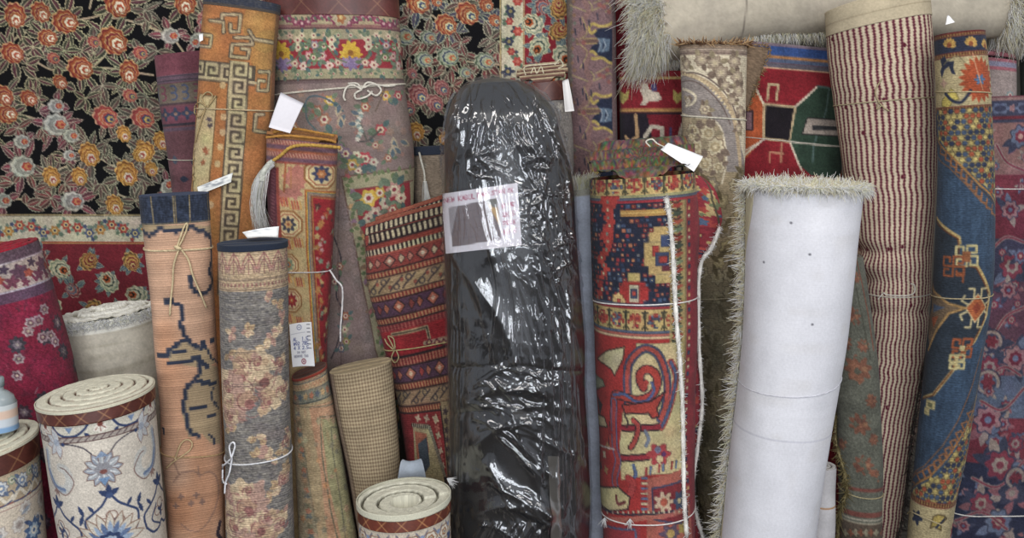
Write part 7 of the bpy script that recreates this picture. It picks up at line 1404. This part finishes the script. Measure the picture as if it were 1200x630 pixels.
    o = p(1145, 361); cv.poly([(o[0]-12, o[1]), (o[0], o[1]-16), (o[0]+12, o[1]), (o[0], o[1]+16)], '#a5562f', 1, '#c2a878', 1.4); cv.poly([(o[0]-5, o[1]), (o[0], o[1]-7), (o[0]+5, o[1]), (o[0], o[1]+7)], '#8a3c28')
    for s1 in (-1, 1):
        for s2 in (-1, 1): cv.line([(o[0]+s1*4, o[1]+s2*12), (o[0]+s1*4, o[1]+s2*22), (o[0]+s1*10, o[1]+s2*22)], 2.2, '#b9a878'); cv.line([(o[0]+s1*10, o[1]+s2*4), (o[0]+s1*17, o[1]+s2*8), (o[0]+s1*14, o[1]+s2*14)], 2.2, '#b9a878')
    cv.poly(P([(1090,330),(1098,344),(1110,354),(1120,356),(1132,360),(1120,366),(1110,368),(1098,384),(1090,408),(1086,380),(1092,362)]), '#6f5a44'); cv.line(P([(1092,336),(1100,346),(1112,356),(1132,361),(1112,367),(1098,386),(1088,410)]), 2.6, '#a8804a'); cv.poly(P([(1094,356),(1108,360),(1094,366)]), '#4a5a74'); cv.poly(P([(1092,372),(1100,370),(1094,384)]), '#9a4c2c')
    o = p(1128, 408); hook(0, 0, 1.2, '#9a4c2c', o); cv.rect(o[0]-3, o[1]-3, o[0]+3, o[1]+3, '#b5a670'); o = p(1122, 424); hook(0, 0, .9, '#b5a670', o); o = p(1090, 474); cv.rect(o[0]-6, o[1]-5, o[0]+6, o[1]+5, '#b5a670'); cv.rect(o[0]-8, o[1]+5, o[0], o[1]+13, '#b5a670'); cv.rect(o[0]-3, o[1]-2, o[0]+3, o[1]+3, '#6a6a4a')
    cv.knots(1.1); cv.mottle(rng, .06, .05, .14)
    t = thing('rug_roll', 'slate blue tribal rug roll with rust hooked motifs, dotted borders and ivory sunburst top', 'rug', b.base(), 'rolled rugs standing on end')
    b.skin('rug_body', cv, M_FLAT, t); b.cap('rolled_end', M_EDGE, t, 'spiral', turns=3, top='#5a2a28', side='#44201e', dark='#241010')
    for y0, y1, x0, x1 in ((106,110,1100,1160), (347,346,1093,1162)): b.loop('string', p(x0, y0)[1], p(x1, y1)[1], .0014, '#b3a27c', M_TWINE, t)
    tube('string', b.onl([(1062,596),(1080,604),(1098,612),(1113,618)], .003), .0014, '#b3a27c', M_TWINE, t, rng=rng)
    sheet('price_tag', [(1110,18),(1112,18),(1119,26),(1108,29)], [-.40]*4, 5, 5, Cv(10, 0, 10, '#f4f4f4'), M_PAPER, t, .001)
blue_cauc()
# ------------------------------------------------------------------ far right rugs
def far_right():
    b = BD['far_right']; cv = b.canvas('#6d3a44'); p = b.pt; rng = np.random.default_rng(28); P = lambda l: [p(*q) for q in l]; Y = lambda y: p(1180, y)[1]; NV, RD, RO, SB, CR = '#3b3d52', '#7a3444', '#8d666a', '#5d6680', '#8d7c76'
    def pal(x, y, r, k=0):
        cols = [(RD, CR, '#7a3a48'), (NV, RO, CR), (SB, RD, '#b08a80'), (RO, '#6a2a3a', SB)][k % 4]
        for a in rng.uniform(0, 6.3, 4): cv.leaf(x+r*.6*math.cos(a), y+r*.6*math.sin(a), r*1.5, r*.36, a, [SB, CR, NV, '#84525a'][rng.integers(4)])
        rosette(cv, x, y, r, *cols, NV, 7, rng.uniform(0, 3))
    for (y0, y1, c) in ((114,118,'#8a6a66'),(118,136,NV),(136,140,'#6a2a34'),(140,144,NV),(144,205,'#86605e'),(205,225,'#74303e'),(225,280,'#6d2c3a'),(280,330,'#3b3a50'),(330,400,'#5a3a4a'),(400,440,'#785058'),(440,490,'#566078'),(490,545,'#74303c'),(545,640,'#2b2f45')): cv.band(Y(y0), Y(y1), c)
    for i, x in enumerate(np.arange(4, b.W, 30)): cv.blob(x, Y(127), 11, 6, 0, SB, 6, .15); cv.blob(x, Y(127), 7, 3.6, 0, NV); cv.blob(x+15, Y(127), 4, None, 0, RO, 5, .2)
    i = 0
    for q in scatter(rng, 0, Y(146), b.W, cv.y1, 120, 14): pal(*q, rng.uniform(4, 7.5), i); i += 1
    for (x, y, r, k) in ((1196,160,12,2),(1184,246,10,3),(1186,312,14,0),(1196,300,8,2),(1182,340,9,3),(1190,420,14,3),(1165,402,12,1),(1160,430,12,0),(1158,492,15,3),(1166,518,9,2),(1190,520,9,0),(1172,545,16,0),(1186,578,14,1),(1150,590,12,0),(1170,612,14,2)): pal(*p(x, y), r, k)
    for l in ([(1168,170),(1180,190),(1200,200)], [(1164,290),(1180,278),(1200,284)], [(1200,360),(1180,370),(1166,390)], [(1150,470),(1175,480),(1200,455)], [(1140,560),(1170,570),(1200,540)], [(1120,610),(1150,600),(1180,620)], [(1160,440),(1178,430),(1196,440)]): cv.curve(P(l), 4, CR); cv.curve(P(l), 2, RD)
    for (x, y, r) in ((1162,400,11),(1158,448,12),(1190,560,10)): q = p(x, y); cv.line(seg_arc(*q, r, 2.0, 6.6), 3.4, CR); cv.line(seg_arc(*q, r+3, 2.0, 6.6), 1.4, NV); cv.blob(*q, r*.6, None, 0, '#74303c', 6, .2)
    cv.knots(1.2); cv.mottle(rng, .08, .05, .15, .03)
    t = thing('folded_rug', 'wide red and navy flowered rug standing at the right edge, tied with white strings', 'rug', b.base(), 'folded rugs standing on end')
    b.skin('rug_body', cv, M_PILE, t); b.cap('folded_top', M_PILE, t, 'layers', turns=3, top='#7d5a58', side='#6a4448', dark='#2c1c20')
    b.loop('string', p(1168, 221)[1], p(1198, 222)[1], .0015, '#d6d2cc', M_YARN, t); b.loop('string', p(1118, 601)[1], p(1198, 602)[1], .0017, '#d6d2cc', M_YARN, t)
far_right()
def pink_small():
    b = BD['pink_small']; cv = b.canvas('#9a8a86'); p = b.pt; rng = np.random.default_rng(29); Y = lambda y: p(1172, y)[1]
    cv.band(cv.y0, Y(72), '#a3606c'); cv.band(Y(72), Y(78), '#85829a'); cv.band(Y(78), Y(82), '#a05c68')
    for q in scatter(rng, 0, Y(84), b.W, cv.y1, 40, 8): rosette(cv, *q, rng.uniform(3, 6), ['#a04a5c', '#b5a49c', '#7a8a8c', '#b06a74'][rng.integers(4)], '#c2b0a4', '#8a4450')
    cv.mottle(rng, .06, .03, .14)
    t = thing('rug_roll', 'small pink and cream flowered rug roll peeping above the right edge rug', 'rug', b.base(), 'rolled rugs standing on end')
    b.skin('rug_body', cv, M_PILE, t); b.cap('rolled_end', M_PILE, t, 'spiral', turns=2.5, top='#a8646e', side='#8f4c5a', dark='#4a2430', tele=.02)
    b = BD['dark_right']; cv = b.canvas('#2c302a'); cv.mottle(rng, .1, .05, .15); t = thing('rug_roll', 'dark green-black rug roll in the top right corner beneath the sheepskin', 'rug', b.base(), 'rolled rugs standing on end')
    b.skin('rug_body', cv, M_PILE, t); b.cap('rolled_end', M_PILE, t, 'spiral', turns=2, top='#33382f', side='#22261f', dark='#0c0e0a')
pink_small()
# ------------------------------------------------------------------ room shell, camera, light
def surf_mat(name, c1, c2, scale, rough=.9):
    m, t, b = nt(name); L = t.links.new
    co = N(t, 'ShaderNodeTexCoord'); nz = N(t, 'ShaderNodeTexNoise', Scale=scale, Detail=5.0); L(co.outputs['Object'], nz.inputs['Vector'])
    r = N(t, 'ShaderNodeValToRGB'); r.color_ramp.elements[0].position = .3; r.color_ramp.elements[1].position = .7
    r.color_ramp.elements[0].color = (*lin(hx(c1)), 1); r.color_ramp.elements[1].color = (*lin(hx(c2)), 1)
    L(nz.outputs[0], r.inputs[0]); L(r.outputs[0], b.inputs['Base Color']); b.inputs['Roughness'].default_value = rough
    bp = N(t, 'ShaderNodeBump', Strength=.2, Distance=.003); L(nz.outputs[0], bp.inputs['Height']); L(bp.outputs[0], b.inputs['Normal'])
    return m
def slab(name, x0, x1, y0, y1, z0, z1, m):
    V = [(x, y, z) for z in (z0, z1) for y in (y0, y1) for x in (x0, x1)]
    o = mesh(name, V, [(0, 2, 3, 1), (4, 5, 7, 6), (0, 1, 5, 4), (2, 6, 7, 3), (0, 4, 6, 2), (1, 3, 7, 5)], np.array([.5, .5, .5]), m, flat=True); o['kind'] = 'structure'; return o
slab('floor', -3, 3, -5, .1, -.1, 0, surf_mat('floor_concrete', '#4a423a', '#5d544a', 12))
slab('wall_back', -3, 3, .02, .12, 0, 2.9, surf_mat('wall_paint', '#8b857a', '#989286', 8))
cam = bpy.data.cameras.new('camera'); co_ = bpy.data.objects.new('camera', cam); C.objects.link(co_)
co_.location = CAM; co_.rotation_euler = (PI/2-PITCH, 0, 0); cam.sensor_width = 36; cam.lens = 36*FPX/1200; cam.clip_start = .05
bpy.context.scene.camera = co_
def area(name, loc, tgt, sx, sy, pw, col):
    l = bpy.data.lights.new(name, 'AREA'); l.shape = 'RECTANGLE'; l.size = sx; l.size_y = sy; l.energy = pw; l.color = col
    o = bpy.data.objects.new(name, l); C.objects.link(o); o.location = loc
    from mathutils import Vector
    o.rotation_euler = (Vector(tgt)-Vector(loc)).to_track_quat('-Z', 'Y').to_euler(); return o
# crumpled corner of a pale plastic bag tucked behind the short cream roll
sc_ = Cv(30, 0, 120, '#b4bfcc'); sc_.mottle(np.random.default_rng(9), .1, .05, .05)
tb = thing('plastic_bag', 'crumpled pale blue plastic bag corner behind the short cream carpet roll', 'plastic bag', tuple(at(484, 919, -.60)*np.array([1, 1, 0])))
ruled('bag_film', [(466,560),(470,540),(474,546),(470,600),(468,700),(468,919)], [(500,562),(494,538),(490,548),(498,600),(500,700),(500,919)], (-.60, -.595), 16, 80, sc_, M_BOTTLE, tb, .012, .002)
# shop-front window panes behind the photographer (cool daylight) and warm ceiling tubes
for i, x in enumerate((-.75, .35, 1.45)):
    area('window_light', (x, -4.6, 1.9), (x*.5, 0, 1.1), .85, 1.6, 42, (.93, .96, 1.0))
area('ceiling_light', (-.9, -1.7, 2.75), (-.5, -.5, .9), 1.3, .35, 14, (1.0, .95, .88))
area('ceiling_light', (1.0, -1.7, 2.75), (.7, -.5, .9), 1.3, .35, 14, (1.0, .95, .88))
w = bpy.data.worlds.new('room_ambient'); bpy.context.scene.world = w; w.use_nodes = True
w.node_tree.nodes['Background'].inputs[0].default_value = (.9, .93, 1.0, 1); w.node_tree.nodes['Background'].inputs[1].default_value = .36
vs_ = bpy.context.scene.view_settings; vs_.view_transform = 'Standard'; vs_.look = 'None'; vs_.exposure = 0; vs_.gamma = 1
